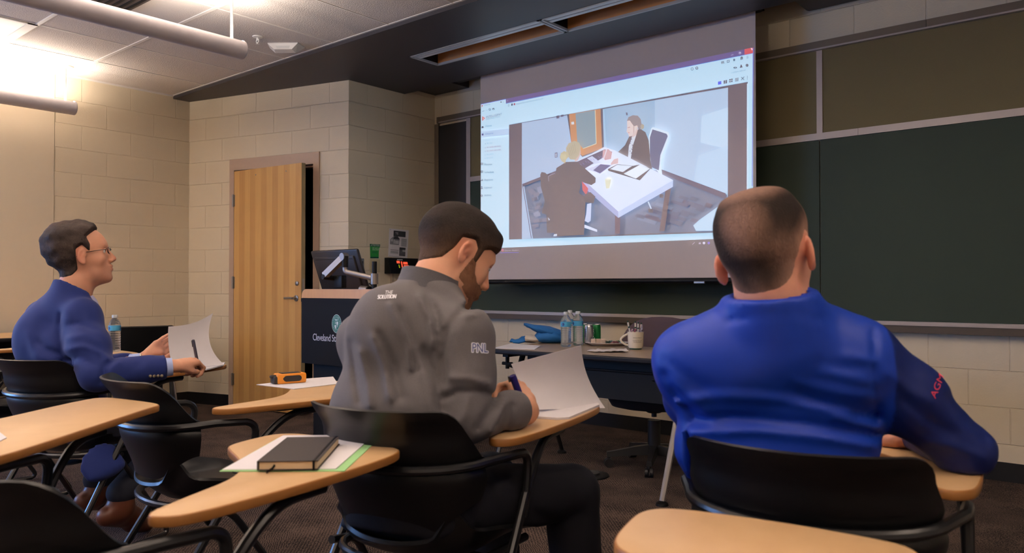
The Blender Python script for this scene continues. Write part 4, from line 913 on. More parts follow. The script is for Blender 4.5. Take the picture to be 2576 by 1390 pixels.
# ================================================================ FRONT TABLE and what stands on it
TZ = 0.72; TO = Vector((-2.973, 3.397, 0)) 
M_ttop = mat('beige_laminate_top', (152, 130, 104), 0.35, noise=0.05, nscale=200); M_tedge = mat('dark_table_edge', (20, 20, 24), 0.5, spec=0.25)
M_leggrey = mat('grey_metal_leg', (110, 104, 100), 0.35, 0.6)
tb = thing('folding_table', 'beige topped training table with a black edge and dark modesty panel at the front', 'table', (TO.x, TO.y, 0), math.radians(2.0))
TU0, TU1, TD = -0.10, 1.16, 0.68
mb = MB(); mb.rbox((TU0, 0, TZ-0.03), (TU1, TD, TZ-0.001), 0.008); mb.build('table_edge', M_tedge, tb)
mb = MB(); mb.box((TU0+0.008, 0.008, TZ-0.001), (TU1-0.008, TD-0.008, TZ)); mb.build('tabletop', M_ttop, tb)
mb = MB(); mb.box((0.10, 0.16, 0.60), (1.02, 0.175, TZ-0.03)); mb.build('upper_rail', M_black, tb)
mb = MB(); mb.box((0.10, 0.135, 0.475), (1.02, 0.145, 0.625)); mb.tube([(0.10, 0.138, 0.626), (1.02, 0.138, 0.626)], 0.008, 8); mb.build('modesty_panel', mat('modesty_panel_grey', (17, 18, 20), 0.55, spec=0.25), tb)
for u in (-0.02, 1.06):
    mb = MB(); mb.box((u-0.02, 0.10, TZ-0.055), (u+0.02, TD-0.10, TZ-0.03)); mb.cyl((u-0.035, 0.12, TZ-0.095), (u+0.035, 0.12, TZ-0.095), 0.010); mb.cyl((u, 0.12, TZ-0.125), (u, 0.12, TZ-0.03), 0.012); mb.tube([(u, 0.12, TZ-0.10), (u+0.16*(1 if u < 0.5 else -1), 0.16, TZ-0.135)], [0.012, 0.020], 8); mb.build('leg_bracket', M_black, tb)
    for v0, v1 in ((0.27, -0.01), (0.40, 0.69)):
        mb = MB(); mb.tube([(u, v0, TZ-0.06), (u, v1, 0.02)], [0.021, 0.016], 10, 0, 0.55); mb.build('leg', M_leggrey if (u > 0.5 and v0 < 0.3) else M_tube, tb, True)
        mb = MB(); mb.lathe([(0, 0), (0.032, 0), (0.030, 0.012), (0.015, 0.022), (0, 0.022)], (u, v1, 0), 16); mb.build('foot', M_black, tb, True)

# water bottles
M_pet = bpy.data.materials.new('clear_plastic'); M_pet.use_nodes = True
_b = M_pet.node_tree.nodes['Principled BSDF']; _b.inputs['Transmission Weight'].default_value = 0.9; _b.inputs['Roughness'].default_value = 0.08; _b.inputs['IOR'].default_value = 1.25; _b.inputs['Base Color'].default_value = (0.86, 0.90, 0.95, 1); _b.inputs['Alpha'].default_value = 0.75
M_label = mat('bottle_label_blue', (70, 160, 205), 0.4, noise=0.15, nscale=25); M_lab2 = mat('label_navy', (36, 60, 120), 0.4); M_cap = mat('cap_white', (205, 212, 216), 0.4)
def bottle(p, label, sc=1.0, rz=0.0, group='water bottles on the front table'):
    r = thing('water_bottle', label, 'bottle', tuple(p), rz, group); r.scale = (sc, sc, sc)
    R0 = 0.0325; prof = [(0.002, 0.004), (0.020, 0.0), (0.029, 0.003), (R0, 0.012)]
    z = 0.02
    while z < 0.118: prof += [(R0, z), (R0-0.0022, z+0.006), (R0, z+0.012)]; z += 0.0135
    prof += [(R0-0.001, 0.122), (R0-0.001, 0.148), (R0, 0.152), (0.029, 0.166), (0.020, 0.182), (0.0135, 0.190), (0.0125, 0.197)]
    mb = MB(); mb.lathe(prof, n=28, caps=True); mb.build('bottle_body', M_pet, r, True, 60)
    mb = MB(); mb.lathe([(0.0328, 0.121), (0.0330, 0.122), (0.0330, 0.149), (0.0328, 0.150)], n=28, caps=False); mb.build('paper_label', M_label, r, True)
    mb = MB()
    for a0 in (-0.15, 2.2, 4.2): mb.poly([(0.0334*math.cos(a0+0.3*math.cos(t)), 0.0334*math.sin(a0+0.3*math.cos(t)), 0.1355+0.0095*math.sin(t)) for t in [2*PI*k/14 for k in range(14)]])
    mb.build('label_mark', M_lab2, r)
    mb = MB(); mb.lathe([(0, 0.194), (0.0150, 0.194), (0.0152, 0.196), (0.0148, 0.208), (0.013, 0.210), (0, 0.210)], n=22); mb.build('cap', M_cap, r, True)
    return r
def tz(x, y): p = on_z(x, y, TZ); return Vector((p.x, p.y, TZ+0.0006))
b1 = bottle(tz(1424, 872), 'left and nearest of the three clear water bottles on the front table', 1.0, -1.4)
b2 = bottle(tz(1454, 868.5), 'rightmost of the three clear water bottles on the front table', 1.0, -1.9)
b3 = bottle(tz(1434, 862), 'rear water bottle, half hidden behind the left one on the front table', 1.0, -1.2)
# cans
M_can = mat('can_aluminium', (190, 192, 198), 0.25, 0.9); M_cang = mat('can_green', (20, 120, 60), 0.35, 0.3); M_cand = mat('can_grey_print', (90, 96, 110), 0.35, 0.5)
def can(p, m, label, txt, tcol):
    r = thing('soda_can', label, 'can', tuple(p), 0, 'slim drink cans on the front table'); r.scale = (1, 1, 0.82)
    mb = MB(); mb.lathe([(0, 0.003), (0.022, 0.002), (0.027, 0.010), (0.029, 0.016), (0.029, 0.134), (0.0262, 0.146)], n=26); mb.build('can_body', m, r, True)
    mb = MB(); mb.lathe([(0.0262, 0.146), (0.0268, 0.150), (0.0255, 0.150), (0.0245, 0.146), (0, 0.146)], n=26); mb.build('lid', M_can, r, True)
    mb = MB(); a0 = -2.1
    letter(mb, txt, 0.034, lambda u, v: Vector((0.0293*math.cos(a0+v/0.029), 0.0293*math.sin(a0+v/0.029), 0.035+u)), 0, 'LEFT'); mb.build('lettering', tcol, r)
    return r
can(tz(1481, 866), M_can, 'silver drink can on the front table between bottles and green can', 'Fresca', M_cand)
can(tz(1500, 864), M_cang, 'green slim drink can behind the silver can on the front table', 'Sprite', M_white)
can(tz(1470, 863), M_cang, 'green slim drink can mostly hidden behind the right water bottle', 'Sprite', M_white)
# plate with wrapped snacks
pp = tz(1529, 868)
r = thing('oval_plate', 'oval white paper plate of snacks on the front table', 'plate', tuple(pp), math.radians(45))
mb = MB(); mb.lathe([(0, 0.001), (0.100, 0.001), (0.132, 0.016), (0.140, 0.017), (0.138, 0.019), (0.130, 0.019), (0.098, 0.004), (0, 0.004)], n=40)
mb.v = [(x, y*0.72, z) for x, y, z in mb.v]; mb.build('plate_body', mat('paper_plate', (206, 196, 194), 0.6), r, True)
snk = [(-0.090, 0, (226, 205, 188), 'wafer'), (-0.058, 0.006, (214, 190, 170), 'wafer'), (-0.030, -0.008, (222, 200, 180), 'wafer'), (-0.012, 0.038, (70, 70, 50), 'w'), (0.008, 0.002, (44, 66, 52), 'w'), (0.052, 0.000, (110, 54, 62), 'w'), (0.030, -0.040, (96, 44, 54), 'w'), (0.092, 0.012, (34, 90, 50), 'w'), (0.030, 0.046, (96, 130, 140), 'w'), (0.072, 0.046, (28, 96, 54), 'w'), (0.082, -0.030, (120, 150, 150), 'w')]
names = ['pale wafer', 'pale wafer', 'pale wafer', 'olive', 'dark green', 'maroon', 'dark maroon', 'green', 'blue grey', 'bright green', 'silver']
cr_, sr_ = math.cos(math.radians(45-45)), 0
ax_ = Vector((math.cos(math.radians(40)), math.sin(math.radians(40)), 0)); ay_ = Vector((-ax_.y, ax_.x, 0))
for i, (dx, dy, c, k) in enumerate(snk):
    q = pp+ax_*dx+ay_*dy
    o = MB(); rr_ = random.Random(i)
    if k == 'wafer':
        for j in range(4): o.rbox((-0.014, -0.003+j*0.0045, 0), (0.014, 0.001+j*0.0045, 0.032), 0.0015, R=Rz(0.5+i*0.2) @ Rx(0.25))
    else: o.grid(lambda u, v: Vector(((u-0.5)*0.044, (v-0.5)*0.022, 0.012+0.010*math.sin(PI*u)**0.5*math.sin(PI*v)**0.7+0.003*math.sin(u*23+i))), 12, 8, 0, 0.006); o.v = [tuple((Rz(rr_.random()*3) if 0 else Rz(0.8*i)) @ Rx(0.3*rr_.random()) @ Vector(p_)) for p_ in o.v]
    o = o.build('wrapped_snack' if k != 'wafer' else 'wafer_stack', mat('snack_wrap_%d' % i, c, 0.35 if k != 'wafer' else 0.8, noise=0.25, nscale=120), None, k != 'wafer')
    o.location = (q.x, q.y, TZ+0.006 if k == 'wafer' else TZ+0.004)
    lab = ['wafer stack at the left end of the plate', 'second wafer stack from the left on the plate', 'wafer stack in the left middle of the plate', 'olive wrapped snack beside the wafers on the plate', 'dark green wrapped snack in the middle of the plate', 'maroon wrapped snack right of the middle of the plate', 'dark maroon snack at the near side of the plate', 'green wrapped snack at the right of the plate', 'blue grey wrapped snack at the back of the plate', 'bright green wrapped snack at the back right of the plate', 'silver wrapped snack at the right end of the plate, behind the mug handle'][i]
    tag(o, lab, 'snack', 'snacks on the plate')
# napkin
def crumple(u, v): return 0.004*math.sin(u*17)*math.sin(v*11)+0.003*math.sin(u*31+v*7)
n0 = tz(1528, 884)
mb = MB(); mb.grid(lambda u, v: Vector(((u-0.5)*0.20+0.012*math.sin(v*9), (v-0.5)*0.13+0.010*math.sin(u*11), 0.006+0.6*crumple(u, v)+0.006*u)), 22, 16, 0, 0.002)
o = mb.build('napkin', mat('napkin_white', (212, 204, 202), 0.8), None, True, 80); o.location = tuple(n0); o.rotation_euler = (0, 0, 0.65); tag(o, 'crumpled white paper napkin in front of the plate on the front table', 'napkin')
# mug with pens and a bag of sweets
mp_ = tz(1599, 878)
r = thing('mug', 'cream mug with a green foot and dark lettering on the front table', 'mug', tuple(mp_), 0)
mb = MB(); mb.lathe([(0, 0.010), (0.040, 0.008), (0.044, 0.02), (0.047, 0.09), (0.048, 0.101), (0.0455, 0.101), (0.0445, 0.09), (0.041, 0.022), (0.0, 0.018)], n=36); mb.build('mug_body', mat('cream_ceramic', (214, 204, 186), 0.2, coat=0.3), r, True)
mb = MB(); mb.lathe([(0, 0), (0.035, 0.0), (0.036, 0.008), (0.038, 0.0079), (0, 0.0079)], n=32); mb.build('foot', mat('mug_green_foot', (24, 62, 46), 0.3), r, True)
hd_ = Vector((-math.cos(YAW+PI/2+PI/2-0) if 0 else -math.cos(YAW), -math.sin(YAW), 0))
cx_ = Vector((math.cos(YAW), math.sin(YAW), 0))
hp = [cx_*(-0.044)+Vector((0, 0, 0.088))] + [cx_*(-0.044-0.040*math.sin(PI*k/10)-0.002)+Vector((0, 0, 0.088-0.068*k/10)) for k in range(1, 10)] + [cx_*(-0.041)+Vector((0, 0, 0.022))]
mb = MB(); mb.tube(hp, 0.0065, 10); mb.build('handle', MATS['cream_ceramic'], r, True)
mb = MB()
def mugtxt(txt, z, h, off=0.0):
    def fn(u, v):
        a = YAW-PI/2+0.08+off + u/0.047; rr_ = 0.0478
        return Vector((rr_*math.cos(a), rr_*math.sin(a), z+v))
    letter(mb, txt, h, fn, 0, 'CENTER', 0.9)
mugtxt('BERNIE MORENO', 0.066, 0.0072); mugtxt('CENTER FOR SALES', 0.050, 0.0072); mugtxt('EXCELLENCE', 0.041, 0.0088)
mb.build('lettering', mat('mug_print', (50, 50, 54), 0.5), r)
M_penw = mat('white_pen', (206, 200, 192), 0.35); M_dkg = mat('dark_green_plastic', (20, 66, 56), 0.35)
for i, (dx, dy, tx, ty, lab) in enumerate(((-0.018, 0, -0.030, 0.0, 'leftmost white pen standing in the mug'), (0.0, -0.01, -0.008, 0.012, 'middle white pen with a green grip in the mug'), (0.012, 0.01, 0.008, -0.006, 'white pen right of the middle in the mug'), (0.02, -0.012, 0.014, 0.004, 'rightmost white pen with a curved clip in the mug'))):
    a = mp_+cx_*dx+Vector((0, 0, 0.024)); e = mp_+cx_*(dx*0.9+tx)+Vector((0, ty, 0.165-0.004*i)); o = thing('ballpoint_pen', lab, 'pen', tuple(a), 0, 'pens in the mug')
    d = (e-a); mb = MB(); mb.cyl((0, 0, 0), d*0.93, 0.0048, n=10); mb.build('pen_barrel', M_penw, o, True); mb = MB(); mb.cyl(d*0.93, d, 0.0038, n=10); mb.cyl(d*0.70, d*0.76, 0.0056, n=10); mb.build('clip', M_dkg, o, True)
for i, (dx, c, lab) in enumerate(((-0.028, (190, 160, 176), 'pink and clear wrapped candy at the left of the mug rim'), (-0.008, (150, 90, 110), 'wine coloured wrapped candy at the mug rim'), (0.026, (150, 140, 160), 'pale wrapped candy at the right of the mug rim'), (0.036, (176, 170, 190), 'twisted clear wrapper standing at the right of the mug'))):
    mb = MB(); h_ = 0.03 if i < 3 else 0.058
    mb.grid(lambda u, v: Vector(((u-0.5)*0.012*(1+0.4*math.sin(v*9+i)), (v-0.5)*0.016*math.cos(u*5), 0.088+h_*u*(0.7+0.3*math.sin(v*7)))), 10, 8, 0, 0.004)
    o = mb.build('wrapped_candy', mat('candy_wrap_%d' % i, c, 0.2, noise=0.4, nscale=150), None, True, 80); o.location = tuple(mp_+cx_*dx*0.9); tag(o, lab, 'candy', 'candies in the mug')
# crumpled blue and white bag
bp_ = tz(1352, 862)
M_bagb = mat('bag_blue_fabric', (22, 104, 178), 0.7, noise=0.12, nscale=40, bump=0.15, bscale=600); M_bagw = mat('bag_white_side', (206, 198, 188), 0.7, noise=0.05)
r = thing('tote_bag', 'crumpled blue and white tote bag lying on the front table', 'bag', tuple(bp_), YAW)
mb = MB()
def blob(pts_bot, pts_top, mi=0): mb.rings([pts_bot, pts_top], mi)
def loaf(mb, x0, x1, d, prof, mi=0, ph=0.0):
    rings = []
    n = len(prof)
    for i, (x, zc, hz, hy) in enumerate(prof):
        rings.append([Vector((x, hy*math.cos(2*PI*k/18)+0.006*math.sin(x*90+k+ph), max(0.0, zc+hz*math.sin(2*PI*k/18)+0.004*math.sin(k*2.1+x*60)))) for k in range(18)])
    mb.rings(rings, mi)
mb = MB(); loaf(mb, 0, 0, 0, [(-0.02, 0.026, 0.018, 0.04), (0.01, 0.040, 0.038, 0.07), (0.06, 0.046, 0.045, 0.09), (0.11, 0.044, 0.044, 0.09), (0.15, 0.036, 0.034, 0.07)]); mb.build('bag_body', M_bagb, r, True, 60)
mb = MB(); loaf(mb, 0, 0, 0, [(-0.088, 0.120, 0.004, 0.02), (-0.07, 0.114, 0.010, 0.05), (-0.03, 0.100, 0.017, 0.07), (0.02, 0.084, 0.028, 0.08), (0.08, 0.070, 0.034, 0.08), (0.148, 0.052, 0.030, 0.06)], ph=2); mb.build('bag_flap', M_bagb, r, True, 60)
mb = MB(); loaf(mb, 0, 0, 0, [(-0.085, 0.022, 0.008, 0.02), (-0.075, 0.028, 0.022, 0.05), (-0.04, 0.026, 0.026, 0.07), (0.0, 0.022, 0.022, 0.06), (0.03, 0.012, 0.008, 0.03)], ph=1); mb.build('white_side', M_bagw, r, True, 60)
mb = MB(); mb.tube([(-0.17, 0.0, 0.006), (-0.165, 0.01, 0.018), (-0.15, 0.0, 0.010), (-0.12, -0.02, 0.012), (-0.09, -0.01, 0.024), (-0.06, 0, 0.03)], [0.006, 0.006, 0.007, 0.010, 0.014, 0.012], 10, 0, 2.2); mb.build('strap', M_bagb, r, True, 60)
# papers on the front table
mb = MB(); a, b_, c, d = tz(1240, 876), tz(1345, 879), tz(1360, 870), tz(1285, 864)
z_ = Vector((0, 0, 0.002)); mb.add([a, b_, c, d, a+z_, b_+z_, c+z_, d+z_], [(3, 2, 1, 0), (4, 5, 6, 7), (0, 1, 5, 4), (1, 2, 6, 5), (2, 3, 7, 6), (3, 0, 4, 7)]); tag(mb.build('paper_sheet', M_paper), 'white paper sheet at the left end of the front table', 'paper')

# office chair behind the table
M_fab = mat('plum_grey_upholstery', (84, 70, 80), 0.95, noise=0.2, nscale=500, bump=0.2, bscale=700); M_fabd = mat('black_upholstery', (30, 28, 34), 0.9, noise=0.1, nscale=300); M_pl = mat('black_nylon', (28, 28, 30), 0.45)
oc = thing('office_chair', 'plum grey swivel chair on five casters behind the front table', 'chair', (-2.36, 4.13, 0), math.radians(196))
mb = MB()
ob_ = [(0.262*math.copysign(abs(math.cos(2*PI*k/40))**0.75, math.cos(2*PI*k/40)), 0.19*math.copysign(abs(math.sin(2*PI*k/40))**0.85, math.sin(2*PI*k/40))) for k in range(40)]
ob_ = [(x, y if y < 0 else y*1.25) for x, y in ob_]
rings = [[Vector((x*k, -0.235+dy+0.10*(x*k)**2*4 if 0 else -0.245+dy+0.5*(x*k)**2, 0.655+y*k)) for x, y in ob_] for dy, k in ((0.0, 0.9), (0.01, 0.98), (0.03, 1.0), (0.05, 0.98), (0.062, 0.88), (0.066, 0.5))]
mb.rings(rings); mb.build('backrest', M_fab, oc, True, 60)
mb = MB(); mb.rings([[Vector((x*1.05*k, -0.02+y*1.15*k, z)) for x, y in ob_] for z, k in ((0.355, 0.70), (0.37, 0.92), (0.41, 1.0), (0.445, 0.97), (0.455, 0.85), (0.458, 0.4))]); mb.build('seat', M_fabd, oc, True, 60)
mb = MB(); mb.tube(fillet([(0, 0, 0.385), (0, -0.22, 0.385), (0, -0.262, 0.62)], 0.08), 0.022, 10, 0, 1.6); mb.build('back_bracket', M_pl, oc, True)
mb = MB(); mb.cyl((0, 0, 0.08), (0, 0, 0.28), 0.038, n=18); mb.cyl((0, 0, 0.30), (0, 0, 0.38), 0.016, n=14); mb.lathe([(0, 0.325), (0.04, 0.325), (0.085, 0.352), (0, 0.354)], n=18); mb.build('gas_column', M_pl, oc, True)
mb = MB(); mb.tube([(-0.03, 0.02, 0.342), (-0.16, 0.03, 0.335), (-0.24, 0.03, 0.32)], 0.005, 8); mb.build('lever', M_pl, oc, True)
for k in range(5):
    a = 2*PI*k/5+math.radians(222-196); d = Vector((math.cos(a), math.sin(a), 0)); s_ = Vector((-d.y, d.x, 0))
    mb = MB(); mb.rings([[d*q+s_*w_*a_+Vector((0, 0, z_+h_*b_)) for a_, b_ in ((-1, -1), (1, -1), (0.75, 1), (-0.75, 1))] for q, w_, z_, h_ in ((0.02, 0.026, 0.105, 0.030), (0.12, 0.022, 0.098, 0.024), (0.24, 0.018, 0.082, 0.017), (0.285, 0.017, 0.078, 0.015))]); o = mb.build('base_arm', M_pl, oc)
    mb = MB(); c_ = d*0.275+Vector((0, 0, 0.0)); mb.cyl(c_+s_*-0.022+Vector((0, 0, 0.027)), c_+s_*-0.006+Vector((0, 0, 0.027)), 0.027, n=18); mb.cyl(c_+s_*0.006+Vector((0, 0, 0.027)), c_+s_*0.022+Vector((0, 0, 0.027)), 0.027, n=18); mb.cyl(c_+Vector((0, 0, 0.03)), c_+Vector((0, 0, 0.07)), 0.010, n=10); mb.build('caster', M_pl, o, True)
# round floor box
fp = on_z(1482, 1196, 0)
r = thing('floor_box', 'round black power box set in the carpet in front of the swivel chair', 'floor box', (fp.x, fp.y, 0.0))
mb = MB(); mb.lathe([(0, 0.001), (0.115, 0.001), (0.112, 0.008), (0.085, 0.011), (0, 0.011)], n=36); mb.build('ring_cover', M_black, r, True)
mb = MB(); mb.lathe([(0, 0.0112), (0.05, 0.0112), (0.046, 0.02), (0, 0.02)], (0.01, 0.01, 0), 24); mb.build('cap', M_pl, r, True)

# ================================================================ THINGS ON THE CHAIR TABLETS
def on_tab(x, y, dz=0.0): p = on_z(x, y, TTOP); return Vector((p.x, p.y, TTOP+dz))
def sheet(name, corners, z0, z1, m, label, cat, group=None, mats=None):
    mb = MB(); lo = [Vector((p[0], p[1], z0)) for p in corners]; hi = [Vector((p[0], p[1], z1)) for p in corners]; n = len(lo)
    nn = (hi[1]-hi[0]).cross(hi[2]-hi[0]).z
    if nn < 0: lo.reverse(); hi.reverse()
    mb.add(lo+hi, [tuple(reversed(range(n))), tuple(range(n, 2*n))]+[(k, (k+1) % n, n+(k+1) % n, n+k) for k in range(n)])
    return tag(mb.build(name, m), label, cat, group)
gc = [on_tab(*q) for q in ((552, 1186), (866, 1186), (958, 1100), (700, 1102))]
M_green = mat('green_paper', (150, 200, 136), 0.8)
def lerp2(a, b_, t): return a+(b_-a)*t
A, B, C_, D = gc
sheet('green_sheet', [A, B, C_, D], TTOP+0.0004, TTOP+0.0016, M_green, 'pale green paper sheet under the white sheets and black notebook', 'paper')
wc = [on_tab(*q) for q in ((560, 1184), (845, 1182), (942, 1096), (712, 1098))]
sheet('paper_sheet', wc, TTOP+0.0018, TTOP+0.0036, M_paper, 'white paper sheets under the black notebook on the near tablet', 'paper')
# notebook
nb = [on_z(x, y, TTOP+0.022) for x, y in ((648, 1160), (800, 1158), (884, 1096), (724, 1099))]
ux = (nb[1]-nb[0]); ux.z = 0; uy = (nb[3]-nb[0]); uy.z = 0
wN, hN = 0.140, 0.212
ang_n = math.atan2(ux.y, ux.x)
nbt = thing('notebook', 'closed black notebook with an elastic strap lying on the near left tablet', 'notebook', (nb[0].x, nb[0].y, TTOP+0.0038), ang_n)
du, dv = ux.length, None
loc = Rz(-ang_n) @ uy
def nbp(u, v): return (du*u+loc.x*v, loc.y*v)
o4 = [nbp(0, 0), nbp(1, 0), nbp(1, 1), nbp(0, 1)]
def quadp(mb, ins, z0, z1, m=0): mb.prism([nbp(ins, ins*0.6), nbp(1-ins, ins*0.6), nbp(1-ins, 1-ins*0.6), nbp(ins, 1-ins*0.6)], z0, z1, m)
mb = MB(); quadp(mb, 0.0, 0, 0.0018); quadp(mb, 0.0, 0.0165, 0.0185); mb.prism([nbp(-0.012, 0), nbp(0.012, 0), nbp(0.012, 1), nbp(-0.012, 1)], 0.0, 0.0185); mb.build('cover', mat('black_notebook_cover', (52, 46, 46), 0.55, bump=0.1, bscale=900), nbt)
mb = MB(); quadp(mb, 0.02, 0.0018, 0.0165); mb.build('page_block', mat('cream_pages', (206, 184, 150), 0.8, noise=0.05, nscale=900), nbt)
mb = MB()
u_ = 0.93; s0 = [nbp(u_-0.02, -0.004), nbp(u_+0.02, -0.004), nbp(u_+0.02, 1.004), nbp(u_-0.02, 1.004)]
mb.prism(s0, 0.0185, 0.0192); mb.prism([nbp(u_-0.02, -0.008), nbp(u_+0.02, -0.008), nbp(u_+0.02, -0.003), nbp(u_-0.02, -0.003)], -0.0004, 0.0192); mb.build('elastic_strap', M_black, nbt)
mb = MB(); a0 = Vector((*nbp(0.28, 0.01), 0.010)); mb.tube([a0, a0+Vector((-0.004, -0.006, -0.006)), a0+Vector((-0.012, -0.018, -0.010))], 0.003, 8, 0, 0.3); mb.build('ribbon', M_black, nbt, True)
# papers and the orange handset on the tablet between the two men
pc = [on_tab(*q) for q in ((645, 968), (740, 979), (850, 966), (838, 948), (770, 953))]
sheet('paper_sheet', pc, TTOP+0.0004, TTOP+0.0024, M_paper, 'white paper sheets under the orange handheld device', 'paper')
M_or2 = mat('orange_rubber', (226, 142, 40), 0.45, noise=0.05); M_dk = mat('dark_grey_rubber', (40, 36, 34), 0.5)
h0 = on_tab(698, 968.5); h1 = on_tab(772, 963); hv = (h1-h0); hv.z = 0; ha = math.atan2(hv.y, hv.x)
Lh = hv.length
hs = thing('handheld_device', 'orange and black handheld device lying on papers on the middle tablet', 'device', (h0.x, h0.y, TTOP+0.0026), ha)
mb = MB(); mb.rbox((0.0, 0, 0), (Lh, 0.055, 0.038), 0.007); mb.build('body', M_or2, hs, True)
mb = MB(); mb.rbox((-0.012, 0.004, 0.001), (0.012, 0.051, 0.030), 0.006); mb.rbox((-0.020, 0.015, 0.022), (0.004, 0.035, 0.034), 0.004); mb.build('end_bumper', M_dk, hs, True)
g0 = [(Lh*0.30+0.011*math.cos(t), 0.0195+0.011*math.sin(t)) for t in [PI/2+PI*k/8 for k in range(9)]] + [(Lh*0.72+0.011*math.cos(t), 0.0195+0.011*math.sin(t)) for t in [-PI/2+PI*k/8 for k in range(9)]]
mb = MB(); mb.prism(g0, 0, 0.003, R=Rx(PI/2), at=(0, 0.001, 0)); mb.build('side_grip', M_dk, hs)
mb = MB(); mb.rbox((0.022, -0.002, 0.016), (0.042, 0.001, 0.024), 0.001); mb.build('side_button', M_dk, hs)
mb = MB(); mb.rbox((0.02, 0.008, 0.0375), (Lh-0.02, 0.047, 0.040), 0.002); mb.build('top_face', M_dk, hs)
# page corner on the left tablet
pc = [on_z(*q, 0.75) for q in ((-60, 1090), (-30, 1125), (17, 1102), (-5, 1085))]
sheet('paper_sheet', pc, 0.7504, 0.7522, M_paper, 'white paper corner at the left edge on the long empty tablet', 'paper')

# ================================================================ TABLE, CHAIR AND BOTTLE BY THE LEFT WALL
r = thing('side_table', 'long light wood table with a black edge along the left wall', 'table', (-6.52, 2.0, 0), 0)
mb = MB(); mb.rbox((-0.36, -2.3, 0.695), (0.36, 1.30, 0.724), 0.008); mb.build('table_edge', M_tedge, r)
mb = MB(); mb.box((-0.35, -2.29, 0.724), (0.35, 1.16, 0.7252)); mb.build('tabletop', wood('side_table_laminate', (206, 168, 120), (194, 152, 102), bands=0, rough=0.4), r)
mb = MB(); mb.box((0.10, -2.2, 0.42), (0.115, 1.05, 0.695)); mb.build('modesty_panel', M_black, r)
for y_ in (-2.0, 1.12):
    for x0, x1 in ((-0.18, -0.33), (0.14, 0.30)):
        mb = MB(); mb.tube([(x0, y_-0.02, 0.69), (x1, y_, 0.02)], [0.024, 0.017], 10, 0, 0.6); mb.lathe([(0, 0), (0.03, 0), (0.028, 0.012), (0.014, 0.02), (0, 0.02)], (x1, y_, 0), 14); mb.build('leg', M_leggrey, r, True)
p = W(390, 850, 5.65)
r = thing('side_chair', 'black side chair with a square back at the table by the left wall', 'chair', (p.x-0.18, p.y-0.05, 0), math.radians(75))
mb = MB(); mb.grid(lambda u, v: Vector(((u-0.5)*0.44*(1-0.05*v), -0.21-0.07*v+0.05*(u-0.5)**2*4, 0.47+0.325*v)), 14, 10, 0, 0.03); mb.build('backrest', M_black, r, True, 50)
mb = MB(); mb.rbox((-0.22, -0.21, 0.41), (0.22, 0.22, 0.46), 0.02); mb.build('seat', M_black, r, True)
for x_ in (-0.20, 0.20):
    for y0, y1 in ((-0.18, -0.23), (0.18, 0.21)):
        mb = MB(); mb.cyl((x_, y0, 0.42), (x_*1.05, y1, 0.0), 0.012); mb.build('leg', M_tube, r, True)
q = W(287, 862, 3.62); 
# ================================================================ PEOPLE: smooth solids from distance fields, meshed by surface nets
F32 = np.float32
def V3(p): return np.array([p[0], p[1], p[2]], dtype=F32)
def smin(a, b, k):
    if k <= 0: return np.minimum(a, b)
    h = np.clip(0.5+0.5*(b-a)/k, 0, 1); return b*(1-h)+a*h-k*h*(1-h)
def smax(a, b, k): return -smin(-a, -b, k)
def s_cap(P, a, b, ra, rb):
    a = V3(a); b = V3(b); ba = b-a; pa = P-a; h = np.clip((pa@ba)/max(ba@ba, 1e-9), 0, 1)
    return np.linalg.norm(pa-h[:, None]*ba, axis=1)-(ra+(rb-ra)*h)
def s_ell(P, c, r, R=None):
    q = P-V3(c)
    if R is not None: q = q@np.array(R, dtype=F32)
    r = V3(r); k0 = np.linalg.norm(q/r, axis=1); k1 = np.linalg.norm(q/(r*r), axis=1)
    return k0*(k0-1)/np.maximum(k1, 1e-6)
def s_ecap(P, a, b, wa, da, wb, db, side):
    "tapered capsule with an elliptical section: w along side, d across"
    a = V3(a); b = V3(b); ba = b-a; L = np.linalg.norm(ba); ax = ba/L; s = V3(side); s = s-ax*(s@ax); s /= np.linalg.norm(s); n = np.cross(ax, s)
    pa = P-a; t = pa@ax; h = np.clip(t/L, 0, 1); e = t-h*L
    w = wa+(wb-wa)*h; d = da+(db-da)*h; m = np.minimum(w, d)
    q = np.sqrt((pa@s/w)**2+(pa@n/d)**2+(e/m)**2)
    return (q-1)*m
def union(P, prims, k=0.02):
    d = None
    for pr in prims:
        kk = pr[-1] if isinstance(pr[-1], dict) else {}
        kind = pr[0]; a = pr[1:-1] if kk else pr[1:]
        f = {'cap': s_cap, 'ell': s_ell, 'ecap': s_ecap}[kind](P, *a)
        q = kk.get('k', k)
        if d is None: d = f
        elif kk.get('cut'): d = smax(d, -f, q)
        else: d = smin(d, f, q)
    return d
